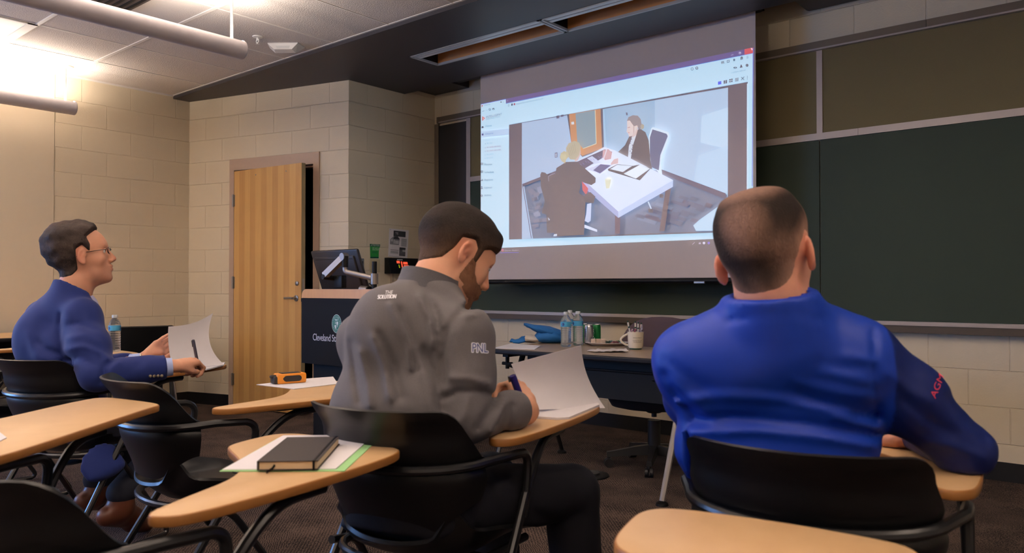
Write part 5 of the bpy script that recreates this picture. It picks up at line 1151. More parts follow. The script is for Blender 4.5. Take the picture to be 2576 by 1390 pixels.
def nets(sdf, lo, hi, h):
    lo = np.array(lo, dtype=F32); hi = np.array(hi, dtype=F32); n = np.ceil((hi-lo)/h).astype(int)+1
    ax = [lo[i]+h*np.arange(n[i], dtype=F32) for i in range(3)]
    D = np.full(tuple(n), 1.0, dtype=F32)
    # coarse pass keeps only blocks near the surface
    B = 8; 
    for i in range(0, n[0], B):
        xs = ax[0][i:i+B]
        cs = np.array([[xs.mean(), ax[1][j:j+B].mean(), ax[2][k:k+B].mean()] for j in range(0, n[1], B) for k in range(0, n[2], B)], dtype=F32)
        dc = sdf(cs); q = 0; need = []
        for j in range(0, n[1], B):
            for k in range(0, n[2], B):
                if abs(dc[q]) < h*B*1.25+0.02: need.append((j, k))
                else: D[i:i+B, j:j+B, k:k+B] = dc[q]
                q += 1
        if need:
            pts = []; shp = []
            for j, k in need:
                X, Y, Z = np.meshgrid(xs, ax[1][j:j+B], ax[2][k:k+B], indexing='ij'); shp.append(X.shape)
                pts.append(np.stack([X.ravel(), Y.ravel(), Z.ravel()], 1))
            v = sdf(np.concatenate(pts)); o = 0
            for (j, k), s_ in zip(need, shp):
                m = s_[0]*s_[1]*s_[2]; D[i:i+B, j:j+B, k:k+B] = v[o:o+m].reshape(s_); o += m
    D[0] = D[-1] = 1; D[:, 0] = D[:, -1] = 1; D[:, :, 0] = D[:, :, -1] = 1
    I = D < 0
    c = np.zeros(tuple(n-1), dtype=np.int32)
    acc = np.zeros(tuple(n-1)+(3,), dtype=F32); cnt = np.zeros(tuple(n-1), dtype=F32)
    sl = lambda a, m: slice(a, a+m-1)
    for d in range(3):
        o1, o2 = [q for q in range(3) if q != d]
        for u in (0, 1):
            for w in (0, 1):
                s0 = [None]*3; s0[d] = slice(0, n[d]-1); s0[o1] = sl(u, n[o1]); s0[o2] = sl(w, n[o2])
                s1 = list(s0); s1[d] = slice(1, n[d])
                A = D[tuple(s0)]; Bv = D[tuple(s1)]; cr = (A < 0) != (Bv < 0)
                t = np.where(cr, A/np.where(cr, A-Bv, 1), 0)
                off = np.zeros(3, dtype=F32); off[o1] = u; off[o2] = w
                for q in range(3): acc[..., q] += np.where(cr, off[q] + (t if q == d else 0), 0)
                cnt += cr
    act = cnt > 0; idx = np.full(act.shape, -1, dtype=np.int64); idx[act] = np.arange(act.sum())
    g = np.stack(np.meshgrid(*[np.arange(m-1) for m in n], indexing='ij'), -1).astype(F32)
    Vt = (g[act] + acc[act]/cnt[act][:, None])*h+lo
    Fs = []
    for d in range(3):
        o1, o2 = (d+1) % 3, (d+2) % 3
        s0 = [slice(1, n[q]-1) for q in range(3)]; s0[d] = slice(0, n[d]-1); s1 = list(s0); s1[d] = slice(1, n[d])
        A = I[tuple(s0)]; Bv = I[tuple(s1)]; cr = A != Bv
        w = np.argwhere(cr); base = w.copy()
        for q in range(3):
            if q != d: base[:, q] += 1
        def at(a, b_):
            z = base.copy(); z[:, o1] -= a; z[:, o2] -= b_; return idx[z[:, 0], z[:, 1], z[:, 2]]
        q4 = np.stack([at(1, 1), at(0, 1), at(0, 0), at(1, 0)], 1); inside = A[cr]
        q4[~inside] = q4[~inside][:, ::-1]; Fs.append(q4)
    Fq = np.concatenate(Fs); Fq = Fq[(Fq >= 0).all(1)]
    return Vt, Fq
def relax(Vt, Fq, it=2, lam=0.5):
    e = np.concatenate([Fq[:, [0, 1]], Fq[:, [1, 2]], Fq[:, [2, 3]], Fq[:, [3, 0]]]); n = len(Vt)
    for _ in range(it):
        s = np.zeros_like(Vt); c = np.zeros(n, dtype=F32)
        for a, b_ in ((0, 1), (1, 0)):
            np.add.at(s, e[:, a], Vt[e[:, b_]]); np.add.at(c, e[:, a], 1)
        Vt = Vt*(1-lam)+lam*s/np.maximum(c, 1)[:, None]
    return Vt
def to_obj(name, parts, m, parent=None, colors=None):
    vs = []; fs = []; o = 0
    for Vt, Fq in parts: vs.append(Vt); fs.append(Fq+o); o += len(Vt)
    vs = np.concatenate(vs); fs = np.concatenate(fs)
    me = bpy.data.meshes.new(name); me.from_pydata(vs.tolist(), [], fs.tolist()); me.polygons.foreach_set('use_smooth', [True]*len(me.polygons))
    if colors is not None:
        c = colors(vs); at = me.color_attributes.new('tone', 'FLOAT_COLOR', 'POINT'); at.data.foreach_set('color', np.concatenate([c, np.ones((len(c), 1))], 1).astype(F32).ravel())
    me.materials.append(m); me.update(); ob = bpy.data.objects.new(name, me); COL.objects.link(ob)
    if parent is not None: ob.parent = parent
    return ob
def tone_mat(name, rough=0.5, bump=0.0, bscale=300, sss=0.0, stretch=None, spec=0.4, var=0.06, vscale=60, sheen=0.0):
    m = bpy.data.materials.new(name); m.use_nodes = True; nt = m.node_tree; b = nt.nodes['Principled BSDF']
    b.inputs['Roughness'].default_value = rough; b.inputs['Specular IOR Level'].default_value = spec
    if sheen: b.inputs['Sheen Weight'].default_value = sheen
    if sss:
        b.inputs['Subsurface Weight'].default_value = sss; b.inputs['Subsurface Radius'].default_value = (0.010, 0.004, 0.002); b.inputs['Subsurface Scale'].default_value = 1.0
    at = nt.nodes.new('ShaderNodeAttribute'); at.attribute_name = 'tone'
    tc = nt.nodes.new('ShaderNodeTexCoord'); mp = nt.nodes.new('ShaderNodeMapping'); nt.links.new(tc.outputs['Object'], mp.inputs[0])
    if stretch: mp.inputs['Scale'].default_value = stretch
    n = nt.nodes.new('ShaderNodeTexNoise'); n.inputs['Scale'].default_value = vscale; n.inputs['Detail'].default_value = 5; nt.links.new(mp.outputs[0], n.inputs['Vector'])
    r = nt.nodes.new('ShaderNodeMapRange'); r.inputs[3].default_value = 1-var; r.inputs[4].default_value = 1+var; nt.links.new(n.outputs['Fac'], r.inputs[0])
    mx = nt.nodes.new('ShaderNodeVectorMath'); mx.operation = 'SCALE'; nt.links.new(at.outputs['Color'], mx.inputs[0]); nt.links.new(r.outputs[0], mx.inputs['Scale']); nt.links.new(mx.outputs[0], b.inputs['Base Color'])
    if bump:
        n2 = nt.nodes.new('ShaderNodeTexNoise'); n2.inputs['Scale'].default_value = bscale; n2.inputs['Detail'].default_value = 4; nt.links.new(mp.outputs[0], n2.inputs['Vector'])
        bp = nt.nodes.new('ShaderNodeBump'); bp.inputs['Strength'].default_value = bump; bp.inputs['Distance'].default_value = 0.004; nt.links.new(n2.outputs['Fac'], bp.inputs['Height']); nt.links.new(bp.outputs['Normal'], b.inputs['Normal'])
    return m
def sstep(a, b_, x): t = np.clip((x-a)/(b_-a), 0, 1); return t*t*(3-2*t)

# ---- head, in head space: x right, y forward, z up, origin midway between the ears
def head_core(P, o):
    jw = o.get('jaw', 1.0); fz = o.get('facelen', 1.0)
    pr = [('ell', (0, -0.016, 0.036), (0.0755, 0.097, 0.086)),
          ('ell', (0, 0.010, 0.030), (0.071, 0.084, 0.080)),
          ('ell', (0, 0.030, -0.025*fz), (0.061*jw, 0.060, 0.075*fz), {'k': 0.02}),
          ('ell', (0, 0.036, -0.070*fz), (0.050*jw, 0.050, 0.036), {'k': 0.02}),
          ('ell', (0, 0.074, -0.098*fz), (0.022, 0.018, 0.018), {'k': 0.02}),
          ('cap', (-0.034, 0.076, 0.030), (0.034, 0.076, 0.030), 0.012, 0.012, {'k': 0.018}),
          ('ell', (0.040, 0.056, -0.020), (0.022, 0.026, 0.026), {'k': 0.02}), ('ell', (-0.040, 0.056, -0.020), (0.022, 0.026, 0.026), {'k': 0.02}),
          ('ell', (0.031, 0.099, 0.010), (0.018, 0.017, 0.013), {'k': 0.012, 'cut': 1}), ('ell', (-0.031, 0.099, 0.010), (0.018, 0.017, 0.013), {'k': 0.012, 'cut': 1}),
          ('cap', (0, 0.084, 0.020), (0, 0.107, -0.024), 0.0075, 0.0115, {'k': 0.010}),
          ('ell', (0.011, 0.098, -0.030), (0.008, 0.011, 0.008), {'k': 0.006}), ('ell', (-0.011, 0.098, -0.030), (0.008, 0.011, 0.008), {'k': 0.006}),
          ('ell', (0, 0.078, -0.058*fz), (0.028, 0.017, 0.020), {'k': 0.014}),
          ('ell', (0, 0.0950, -0.0530*fz), (0.020, 0.0065, 0.0055), {'k': 0.005}), ('ell', (0, 0.0935, -0.0660*fz), (0.018, 0.0068, 0.0058), {'k': 0.005}),
          ('ell', (0, 0.099, -0.0593*fz), (0.022, 0.008, 0.0016), {'k': 0.002, 'cut': 1})]
    return union(P, pr, 0.03)
def ear(P, s, tilt=0.0):
    c = np.array([0.0765*s, -0.012, -0.004], dtype=F32)
    R = np.array((Matrix.Rotation(s*0.42, 3, 'Z') @ Matrix.Rotation(-0.18, 3, 'X')), dtype=F32)
    q = (P-c)@R/0.90
    d = s_ell(q, (0.006*s, -0.006, 0.002), (0.0075, 0.0195, 0.033))
    d = smin(d, s_ell(q, (0.005*s, 0.002, -0.024), (0.006, 0.011, 0.013)), 0.008)
    d = smax(d, -s_ell(q, (0.0145*s, -0.003, 0.003), (0.0085, 0.0125, 0.023)), 0.004)
    d = smin(d, s_cap(q, (0.0085*s, 0.004, 0.014), (0.0085*s, -0.008, -0.010), 0.0035, 0.0035), 0.004)
    d = smax(d, -s_ell(q, (0.013*s, 0.010, -0.006), (0.007, 0.008, 0.010)), 0.003)
    return d*0.90
def poly_sd(y, z, pts):
    "signed distance in the side profile (negative inside the outline)"
    p = np.array(pts, dtype=F32); d = np.full(y.shape, 1e9, dtype=F32); ins = np.zeros(y.shape, dtype=bool); n = len(p)
    for i in range(n):
        a = p[i]; b_ = p[(i+1) % n]; e = b_-a; w0 = y-a[0]; w1 = z-a[1]; t = np.clip((w0*e[0]+w1*e[1])/max(e@e, 1e-12), 0, 1)
        d = np.minimum(d, (w0-e[0]*t)**2+(w1-e[1]*t)**2)
        cond = ((a[1] > z) != (b_[1] > z)); xx = a[0]+(z-a[1])/np.where(abs(e[1]) < 1e-9, 1e-9, e[1])*e[0]; ins ^= cond & (y < xx)
    d = np.sqrt(d); return np.where(ins, -d, d)
def noise3(P, f, seed=0, oct=3):
    rs = np.random.RandomState(seed); v = np.zeros(len(P), dtype=F32); a = 1.0; tot = 0
    for o in range(oct):
        for _ in range(3):
            d = rs.normal(size=3).astype(F32); d /= np.linalg.norm(d); v += a*np.sin(P@(d*f)+rs.rand()*6.28)/3
        tot += a; a *= 0.5; f *= 2.1
    return v/tot
class Head:
    def __init__(s, pos, f, u, scale=1.0, **o):
        s.c = Vector(pos); f = Vector(f).normalized(); u = Vector(u); u = (u-f*u.dot(f)).normalized(); r = f.cross(u)
        s.M = frame(r, f, u); s.sc = scale; s.o = o
    def w(s, p): return s.c + s.M @ (Vector(p)*s.sc)
    def loc(s, P): return (P-V3(s.c))@np.array(s.M, dtype=F32)/s.sc
    def skin_sdf(s, neck_base, nr=0.056):
        M = s.M; nb = Vector(neck_base); s.nb = nb; s.nr = nr
        def f(P):
            q = s.loc(P); d = head_core(q, s.o); qe = q-np.array([0, s.o.get('ey', 0.004), 0], dtype=F32); d = smin(d, ear(qe, 1), 0.006); d = smin(d, ear(qe, -1), 0.006); d = d*s.sc
            t0 = s.w((0, -0.022, -0.045)); mid = (t0*0.45+nb*0.55)+s.M @ Vector((0, 0.004, 0))
            d = smin(d, s_cap(P, t0, mid, nr*0.98, nr), 0.022)
            d = smin(d, s_cap(P, mid, nb, nr, nr*1.15), 0.03)
            d = smin(d, s_ell(P, s.w((0, 0.030, -0.082)), (0.040*s.sc, 0.040*s.sc, 0.034*s.sc)), 0.03)
            return d
        return f
    def neck(s, P):
        t0 = s.w((0, -0.022, -0.045)); mid = (t0*0.45+s.nb*0.55)+s.M @ Vector((0, 0.004, 0))
        return smin(s_cap(P, t0, mid, s.nr*0.98, s.nr), s_cap(P, mid, s.nb, s.nr, s.nr*1.15), 0.02)
    def collar(s, P, d, top, n, rad, rbase, depth=0.10, k=0.025, gap=0.004):
        "stand collar grown out of the garment round the neck, cut off by a plane and hollow"
        n = Vector(n).normalized(); top = Vector(top); base = top-n*depth
        ax = (s.w((0, -0.022, -0.045))-s.nb).normalized()
        c = s_cap(P, s.nb-ax*0.05, s.nb+ax*0.12, rbase, rad)
        e = (P-V3(top))@V3(n); c = smax(c, e, 0.004); d = smin(d, c, k)
        nk = s.neck(P)-gap; return np.where(e > -0.03, smax(d, -nk, 0.003), d)
    def shell_sdf(s, outline, thick, wav=0.0, wf=90, seed=1, fade=0.012, side=None, base=0.0):
        "a cap that follows the head where the side profile lies in the outline"
        def f(P):
            q = s.loc(P); d = head_core(q, s.o)
            t0 = s.w((0, -0.022, -0.045)); mid = (t0*0.45+s.nb*0.55)+s.M @ Vector((0, 0.004, 0)); d = smin(d*s.sc, s_cap(P, t0, mid, s.nr*0.98, s.nr), 0.022)/s.sc
            g = -poly_sd(q[:, 1], q[:, 2], outline)
            if side is not None: g = np.minimum(g, side(q))
            tk = thick(q) if callable(thick) else thick
            th = base + tk*sstep(0, fade, g) - 0.010*(1-sstep(-0.001, 0.004, g))
            if wav: th = th + wav*noise3(q*np.array([1, 0.6, 1.0], dtype=F32), wf, seed)*sstep(0, fade*1.5, g)
            return (d-th)*s.sc*0.9
        return f
SKIN = {}
M_skin = tone_mat('skin', 0.5, 0.15, 500, 0.15, spec=0.35, var=0.07, vscale=45)
M_hair = tone_mat('short_hair', 0.75, 0.9, 420, 0, stretch=(1, 1, 0.35), spec=0.25, var=0.28, vscale=110)
M_eye = mat('eye_white', (206, 200, 196), 0.2, spec=0.6); M_iris = mat('iris_brown', (60, 42, 30), 0.2); M_brow = mat('eyebrow_hair', (58, 44, 36), 0.8, noise=0.3, nscale=300)
def eyes(hd, parent, brow=(58, 44, 36)):
    for s_ in (-1, 1):
        mb = MB(); mb.sphere(hd.w((0.031*s_, 0.0755, 0.010)), 0.0122*hd.sc, 16); e = mb.build('eyeball', M_eye, parent, True)
        mb = MB(); R_ = hd.M; mb.sphere(hd.w((0.031*s_, 0.0835, 0.010)), 0.0056*hd.sc, 12, 0, (1, 1, 1)); mb.build('iris', M_iris, e, True)
        mb = MB()
        mb.tube([hd.w((0.012*s_, 0.0905, 0.030)), hd.w((0.026*s_, 0.0895, 0.035)), hd.w((0.040*s_, 0.080, 0.034)), hd.w((0.048*s_, 0.070, 0.028))], [0.0028*hd.sc, 0.0036*hd.sc, 0.003*hd.sc, 0.0015*hd.sc], 8); mb.build('eyebrow', M_brow, parent, True)
        mb = MB(); mb.tube([hd.w((0.0165*s_, 0.0805, 0.010)), hd.w((0.024*s_, 0.0880, 0.0165)), hd.w((0.036*s_, 0.0865, 0.0165)), hd.w((0.0445*s_, 0.0760, 0.009))], 0.0022*hd.sc, 8); mb.build('eyelid', MATS.get('eyelid_skin') or mat('eyelid_skin', (196, 140, 118), 0.5), parent, True)

# ---- hands
def finger_chain(base, d0, nrm, lens, curls, r0, side=None, spread=0.0):
    "returns joints; curls bend towards -nrm ... palm side"
    d = Vector(d0).normalized(); n = Vector(nrm).normalized(); ax = d.cross(n).normalized()
    pts = [Vector(base)]
    for L_, c in zip(lens, curls):
        d = (Matrix.Rotation(c, 3, ax) @ d).normalized(); pts.append(pts[-1]+d*L_)
    return pts
def hand(wrist, fwd, palm, right=True, curls=None, thumb=None, scale=1.0, spread=0.05, fore=None):
    """prims of a hand: wrist point, direction of the fingers, direction the palm faces; curls per finger (3 angles), thumb joint list in hand space"""
    f = Vector(fwd).normalized(); p = Vector(palm); p = (p-f*p.dot(f)).normalized(); s = f.cross(p)*(1 if right else -1)   # s points to the thumb side
    s = s.normalized(); sc = scale
    if right: s = f.cross(p) ; 
    else: s = p.cross(f)
    s = -s
    def H(x, y, z): return Vector(wrist)+(s*x+f*y-p*z)*sc   # x thumb side, y along, z back of hand
    pr = []
    kn = [(0.030, 0.090, 0.004), (0.010, 0.095, 0.006), (-0.010, 0.091, 0.004), (-0.029, 0.082, 0.0)]
    ln = [(0.042, 0.025, 0.020), (0.046, 0.029, 0.021), (0.043, 0.027, 0.021), (0.034, 0.021, 0.018)]
    rd = [0.0092, 0.0094, 0.0088, 0.0078]
    cw = curls or [(0.5, 0.7, 0.4)]*4
    for k in range(4):
        x, y, z = kn[k]
        pr.append(('cap', H(x*0.62, 0.012, 0), H(x, y-0.006, z-0.002), 0.0165*sc, 0.0118*sc, {'k': 0.014*sc}))
    pr.append(('ell', H(0.0, 0.05, -0.005), (0.030*sc, 0.030*sc, 0.014*sc), {'k': 0.02*sc}))
    for k in range(4):
        x, y, z = kn[k]; dirn = (f+s*(x*spread*30)).normalized()
        js = finger_chain(H(x, y, z), dirn, -p, [l*sc for l in ln[k]], [-c for c in cw[k]], rd[k])
        # make sure they curl to the palm
        if (js[-1]-js[0]).dot(p) < -0.001 and sum(cw[k]) > 0.2: js = finger_chain(H(x, y, z), dirn, -p, [l*sc for l in ln[k]], list(cw[k]), rd[k])
        for i in range(3):
            pr.append(('cap', js[i], js[i+1], rd[k]*sc*(1-0.08*i), rd[k]*sc*(1-0.08*(i+1)), {'k': (0.008 if i == 0 else 0.003)*sc}))
    th = thumb or [(0.026, 0.022, -0.006), (0.048, 0.050, -0.014), (0.056, 0.078, -0.020), (0.056, 0.102, -0.022)]
    tj = [H(*q) for q in th]
    for i, (ra, rb) in enumerate(((0.0155, 0.0118), (0.0112, 0.0102), (0.0102, 0.0088))): pr.append(('cap', tj[i], tj[i+1], ra*sc, rb*sc, {'k': (0.014 if i == 0 else 0.004)*sc}))
    if fore is not None:
        fo = Vector(fore); wr = Vector(wrist)
        pr.append(('ecap', wr-f*0.004*sc, wr+(fo-wr).normalized()*0.09, 0.028*sc, 0.020*sc, 0.031*sc, 0.026*sc, tuple(s), {'k': 0.02*sc}))
    return pr, H, tj
def bounds(prims, pad=0.02):
    lo = np.full(3, 1e9); hi = np.full(3, -1e9)
    for p in prims:
        pts = [p[1]] if p[0] == 'ell' else [p[1], p[2]]
        r = max(p[2]) if p[0] == 'ell' else max(v for v in p[3:] if isinstance(v, (int, float)))
        for q in pts: q = V3(q); lo = np.minimum(lo, q-r); hi = np.maximum(hi, q+r)
    return lo-pad, hi+pad
def mesh_prims(prims, h, k=0.02, extra=None, it=1, pad=0.02):
    lo, hi = bounds(prims, pad)
    f = (lambda P: union(P, prims, k)) if extra is None else (lambda P: extra(P, union(P, prims, k)))
    Vt, Fq = nets(f, lo, hi, h); return relax(Vt, Fq, it), Fq
def fold_fn(folds):
    "creases and ridges of cloth along polylines: (points, radius, height)"
    def g(P):
        d = np.zeros(len(P), dtype=F32)
        for pts, r, hgt in folds:
            m = np.full(len(P), 1e9, dtype=F32)
            for a, b_ in zip(pts, pts[1:]): m = np.minimum(m, s_cap(P, a, b_, 0, 0))
            d += hgt*np.exp(-(m/r)**2)
        return d
    return g
def px_of(P):
    q = P-V3(EYE); cy, sy, cp, sp = math.cos(YAW), math.sin(YAW), math.cos(PITCH), math.sin(PITCH)
    f = -q[:, 0]*sy+q[:, 1]*cy; r = q[:, 0]*cy+q[:, 1]*sy; ff = f*cp+q[:, 2]*sp; u = -f*sp+q[:, 2]*cp
    return 1288+FPX*r/ff, 695-FPX*u/ff, ff
def fold_px(folds):
    "cloth creases on the side turned to the room's rear: polyline in view, radius, height (m), limit depth"
    def g(P):
        X, Y, T = px_of(P); d = np.zeros(len(P), dtype=F32)
        for pts, r, hgt, tmax in folds:
            m = np.full(len(P), 1e9, dtype=F32)
            for (ax, ay), (bx, by) in zip(pts, pts[1:]):
                ex, ey = bx-ax, by-ay; t = np.clip(((X-ax)*ex+(Y-ay)*ey)/(ex*ex+ey*ey), 0, 1); m = np.minimum(m, np.hypot(X-ax-t*ex, Y-ay-t*ey))
            d += hgt*np.exp(-(m/r)**2)*(T < tmax)
        return d
    return g
def chair_fit(P, d, key, arms=True, seat=True):
    "keep a garment on the inside of the chair it sits in: above the seat, before the backrest, over the tablet"
    c = CH[key]; a = c.rotation_euler.z; lx = P[:, 0]-c.location.x; ly = P[:, 1]-c.location.y; z = P[:, 2]
    x = lx*math.cos(a)+ly*math.sin(a); y = -lx*math.sin(a)+ly*math.cos(a)
    if seat:
        v = np.clip((y+0.215)/0.44, 0, 1); av = np.clip(np.abs(x)/0.21, 0, 1)
        zs = 0.440+0.05*(1-sstep(0, 0.2, v))+0.055*sstep(0.72, 1, av)*(1-sstep(0.15, 0.95, v))-0.022*sstep(0.75, 1, v)
        box = np.maximum(np.maximum(np.abs(x)-0.225, np.abs(y+0.0)-0.24), np.maximum(z-zs, 0.36-z)); d = smax(d, -box, 0.01)
    s_ = 0.84+0.16*sstep(0, 0.5, (z-0.49)/0.30); fl_ = 0.030*sstep(0.80, 1.03, (z-0.49)/0.30)
    rr = np.sqrt((x/(0.222*s_+0.7*fl_))**2+((y+0.095)/(0.152*s_+fl_))**2)-1
    g = np.where((y < -0.085) & (z > 0.48) & (z < 0.80) & (x < 0.205) & (x > -0.24), rr*0.15, -1.0); d = smax(d, g, 0.004)
    if arms:
        m = (z > TTOP-0.12) & (z < TTOP+0.03) & (y > -0.12) & (x > -0.2) & (x < 0.33)
        if m.any():
            b = np.maximum(poly_sd(x[m], y[m], TAB), np.maximum(z[m]-TTOP-0.0015, TTOP-0.10-z[m])); d = d.copy(); d[m] = smax(d[m], -b, 0.002)
    return d
SK1 = lin((222, 160, 128)); 
def skin_tone(base, hd, flush=0.10, beard=None, beardcol=None, beardstr=0.0):
    b = np.array(lin(base)); red = np.array(lin((206, 118, 96)))
    def c(vs):
        vs = vs.astype(F32); q = hd.loc(vs); k = np.zeros(len(vs))
        k += 0.55*np.exp(-((np.abs(q[:, 0])-0.084)**2/0.00018+(q[:, 1]+0.012)**2/0.0008+(q[:, 2])**2/0.0016))
        k += 0.35*np.exp(-((q[:, 1]-0.112)**2/0.0003+(q[:, 2]+0.022)**2/0.0004+q[:, 0]**2/0.0003))
        lip = np.exp(-((q[:, 1]-0.094)**2/0.00006+(q[:, 2]+0.059)**2/0.00010+(q[:, 0]/0.022)**4)); k += 0.6*lip
        k = np.clip(k+flush*(0.5+0.5*noise3(vs, 40, 3)), 0, 1)[:, None]
        col = b*(1-k)+red*k
        if beard is not None:
            g = sstep(-0.004, 0.012, -poly_sd(q[:, 1], q[:, 2], beard))*beardstr; col = col*(1-g[:, None])+np.array(lin(beardcol))*g[:, None]
        return col
    return c
def const(c):
    cc = np.array(lin(c)); return lambda vs: np.tile(cc, (len(vs), 1))
# ================================================================ MAN IN THE ROYAL BLUE PULLOVER (right)
def cloth(name, rough, bump=0.12, bscale=900, var=0.05, sheen=0.0, spec=0.3): return tone_mat(name, rough, bump, bscale, var=var, vscale=300, spec=spec, sheen=sheen)
M_blue = cloth('royal_blue_knit', 0.5, 0.05, 1200, 0.04, spec=0.35)
M_navy = cloth('dark_trouser_cloth', 0.8, 0.15, 1200, 0.08)
M_shoe = mat('black_leather', (26, 22, 20), 0.35)
def legs_prims(hl, hr, kl, kr, al, ar, r=(0.085, 0.062, 0.058, 0.045)):
    pr = [('ell', (Vector(hl)+Vector(hr))/2, (0.17, 0.16, 0.115))]
    for h_, k_, a_ in ((hl, kl, al), (hr, kr, ar)):
        pr += [('cap', h_, k_, r[0], r[1], {'k': 0.03}), ('cap', k_, a_, r[2], r[3], {'k': 0.015})]
    return pr
def shoe(a, d, m, parent, name='shoe', L_=0.27):
    d = Vector(d); d.z = 0; d.normalize(); a = Vector((a[0], a[1], 0))
    pr = [('ecap', a-d*0.04+Vector((0, 0, 0.045)), a+d*(L_-0.11)+Vector((0, 0, 0.034)), 0.038, 0.044, 0.046, 0.032, (-d.y, d.x, 0)), ('cap', a-d*0.02+Vector((0, 0, 0.06)), a-d*0.01+Vector((0, 0, 0.12)), 0.042, 0.044, {'k': 0.03})]
    def ex(P, v): return smax(v, -(P[:, 2]-0.006), 0.006)
    return to_obj(name, [mesh_prims(pr, 0.010, 0.03, ex)], m, parent)
def man_blue():
    hc = W(1926, 652, 1.56)
    yawh = math.radians(6); f = Vector((-math.sin(yawh), math.cos(yawh), -0.03)); r0 = Vector((math.cos(yawh), math.sin(yawh), 0))
    roll = math.radians(9); u = Vector((0, 0, 1))*math.cos(roll) - r0*math.sin(roll)
    H_ = Head(hc, f, u, 1.07, jaw=1.08)
    nb = W(1948, 800, 1.55)
    sk = H_.skin_sdf(nb, 0.062)
    lo = V3(hc)-np.array([0.17, 0.17, 0.27]); hi = V3(hc)+np.array([0.17, 0.17, 0.16])
    hv = nets(sk, lo, hi, 0.0042); hv = (relax(hv[0], hv[1], 1), hv[1])
    body = [hv]
    # joints
    shl = W(1722, 905, 1.62); shr = W(2172, 895, 1.57); elr = W(2425, 1130, 1.56); wrr = W(2303, 1094, 1.76)
    ell_ = W(1765, 1085, 1.88); wrl = W(1960, 1150, 2.02)
    pel = W(1955, 1330, 1.66); hl = pel+Vector((-0.09, 0.03, 0)); hr = pel+Vector((0.09, 0.03, 0))
    pel.z = 0.56; hl.z = hr.z = 0.545
    kl = hl+Vector((-0.18, 0.42, 0.03)); kr = hr+Vector((0.02, 0.44, 0.03)); al = Vector((kl.x, kl.y+0.02, 0.10)); ar = Vector((kr.x, kr.y+0.05, 0.10))
    sd = (shr-shl).normalized()
    ch = W(1945, 960, 1.615); wa = W(1950, 1120, 1.62)
    inner = [('ecap', ch, wa, 0.15, 0.085, 0.14, 0.09, tuple(sd)), ('cap', shl, shr, 0.05, 0.05), ('cap', wa, (hl+hr)/2, 0.12, 0.12), ('cap', shr, elr, 0.042, 0.036), ('cap', elr, wrr, 0.034, 0.024), ('cap', shl, ell_, 0.042, 0.036), ('cap', ell_, wrl, 0.034, 0.024), ('cap', nb, ch, 0.06, 0.08)]
    inner += [('cap', hl, kl, 0.065, 0.05), ('cap', hr, kr, 0.065, 0.05), ('cap', kl, al, 0.045, 0.035), ('cap', kr, ar, 0.045, 0.035)]
    body.append(mesh_prims(inner, 0.016, 0.03, lambda P, d: chair_fit(P, d, 'man3')+0.004))
    fw = (W(2225, 1102, 1.82)-wrr).normalized()
    hp, HH, tj = hand(wrr, fw, (0, 0.1, -1), True, [(0.9, 1.1, 0.7), (1.0, 1.1, 0.7), (1.1, 1.1, 0.7), (1.1, 1.1, 0.7)], [(0.026, 0.022, -0.006), (0.036, 0.052, -0.024), (0.030, 0.078, -0.038), (0.018, 0.094, -0.046)], 1.0, 0.02, elr)
    body.append(mesh_prims(hp, 0.0034, 0.008, lambda P, d: chair_fit(P, d, 'man3', True, False)))
    fwl = Vector((0.6, 0.8, -0.1)); hp2, _, _ = hand(wrl, fwl, (0, 0, -1), False, None, None, 1.0, 0.03, ell_); body.append(mesh_prims(hp2, 0.005, 0.008))
    man = to_obj('person', body, M_skin, None, skin_tone((214, 156, 132), H_, 0.14))
    tag(man, 'person in a royal blue pullover seen from behind, right elbow leaning on the chair tablet', 'person')
    # hair: short crop faded into the neck
    out = [(0.083, 0.070), (0.072, 0.120), (0.0, 0.16), (-0.13, 0.12), (-0.14, -0.02), (-0.095, -0.094), (-0.050, -0.088), (-0.036, -0.045), (-0.030, 0.012), (-0.008, 0.036), (0.022, 0.030), (0.034, 0.0), (0.046, 0.002), (0.045, 0.045), (0.050, 0.062)]
    def tk(q): return 0.0016 + 0.0105*sstep(0.02, 0.10, q[:, 2]) + 0.006*sstep(0.09, 0.125, q[:, 2])
    hs = H_.shell_sdf(out, tk, 0.0008, 160, 4, 0.03)
    hv = nets(hs, V3(hc)-np.array([0.16, 0.16, 0.12]), V3(hc)+np.array([0.16, 0.16, 0.18]), 0.0036)
    def hcol(vs):
        q = H_.loc(vs.astype(F32)); a = np.array(lin((42, 33, 29))); b_ = np.array(lin((30, 22, 20))); s_ = np.array(lin((158, 122, 106)))
        k = sstep(0.02, 0.115, q[:, 2]+0.3*np.abs(q[:, 0])-0.01+0.008*noise3(q, 60, 2))[:, None]
        g = np.clip(-poly_sd(q[:, 1], q[:, 2], out), 0, 1)
        e = sstep(0.004, 0.046, g)*(1-0.55*np.exp(-((q[:, 0]-0.055)**2/0.0008+(q[:, 2]+0.0)**2/0.0012)*(q[:, 1] < 0)))
        mid = 0.30*sstep(0.2, 1, noise3(q, 55, 9))
        col = a*(1-k)+b_*k; col = col*(1+mid[:, None]); e = e[:, None]*0.98; return s_*(1-e)+col*e
    to_obj('hair', [hv], M_hair, man, hcol)
    # pullover
    neckside = tuple(H_.M @ Vector((1, 0, 0)))
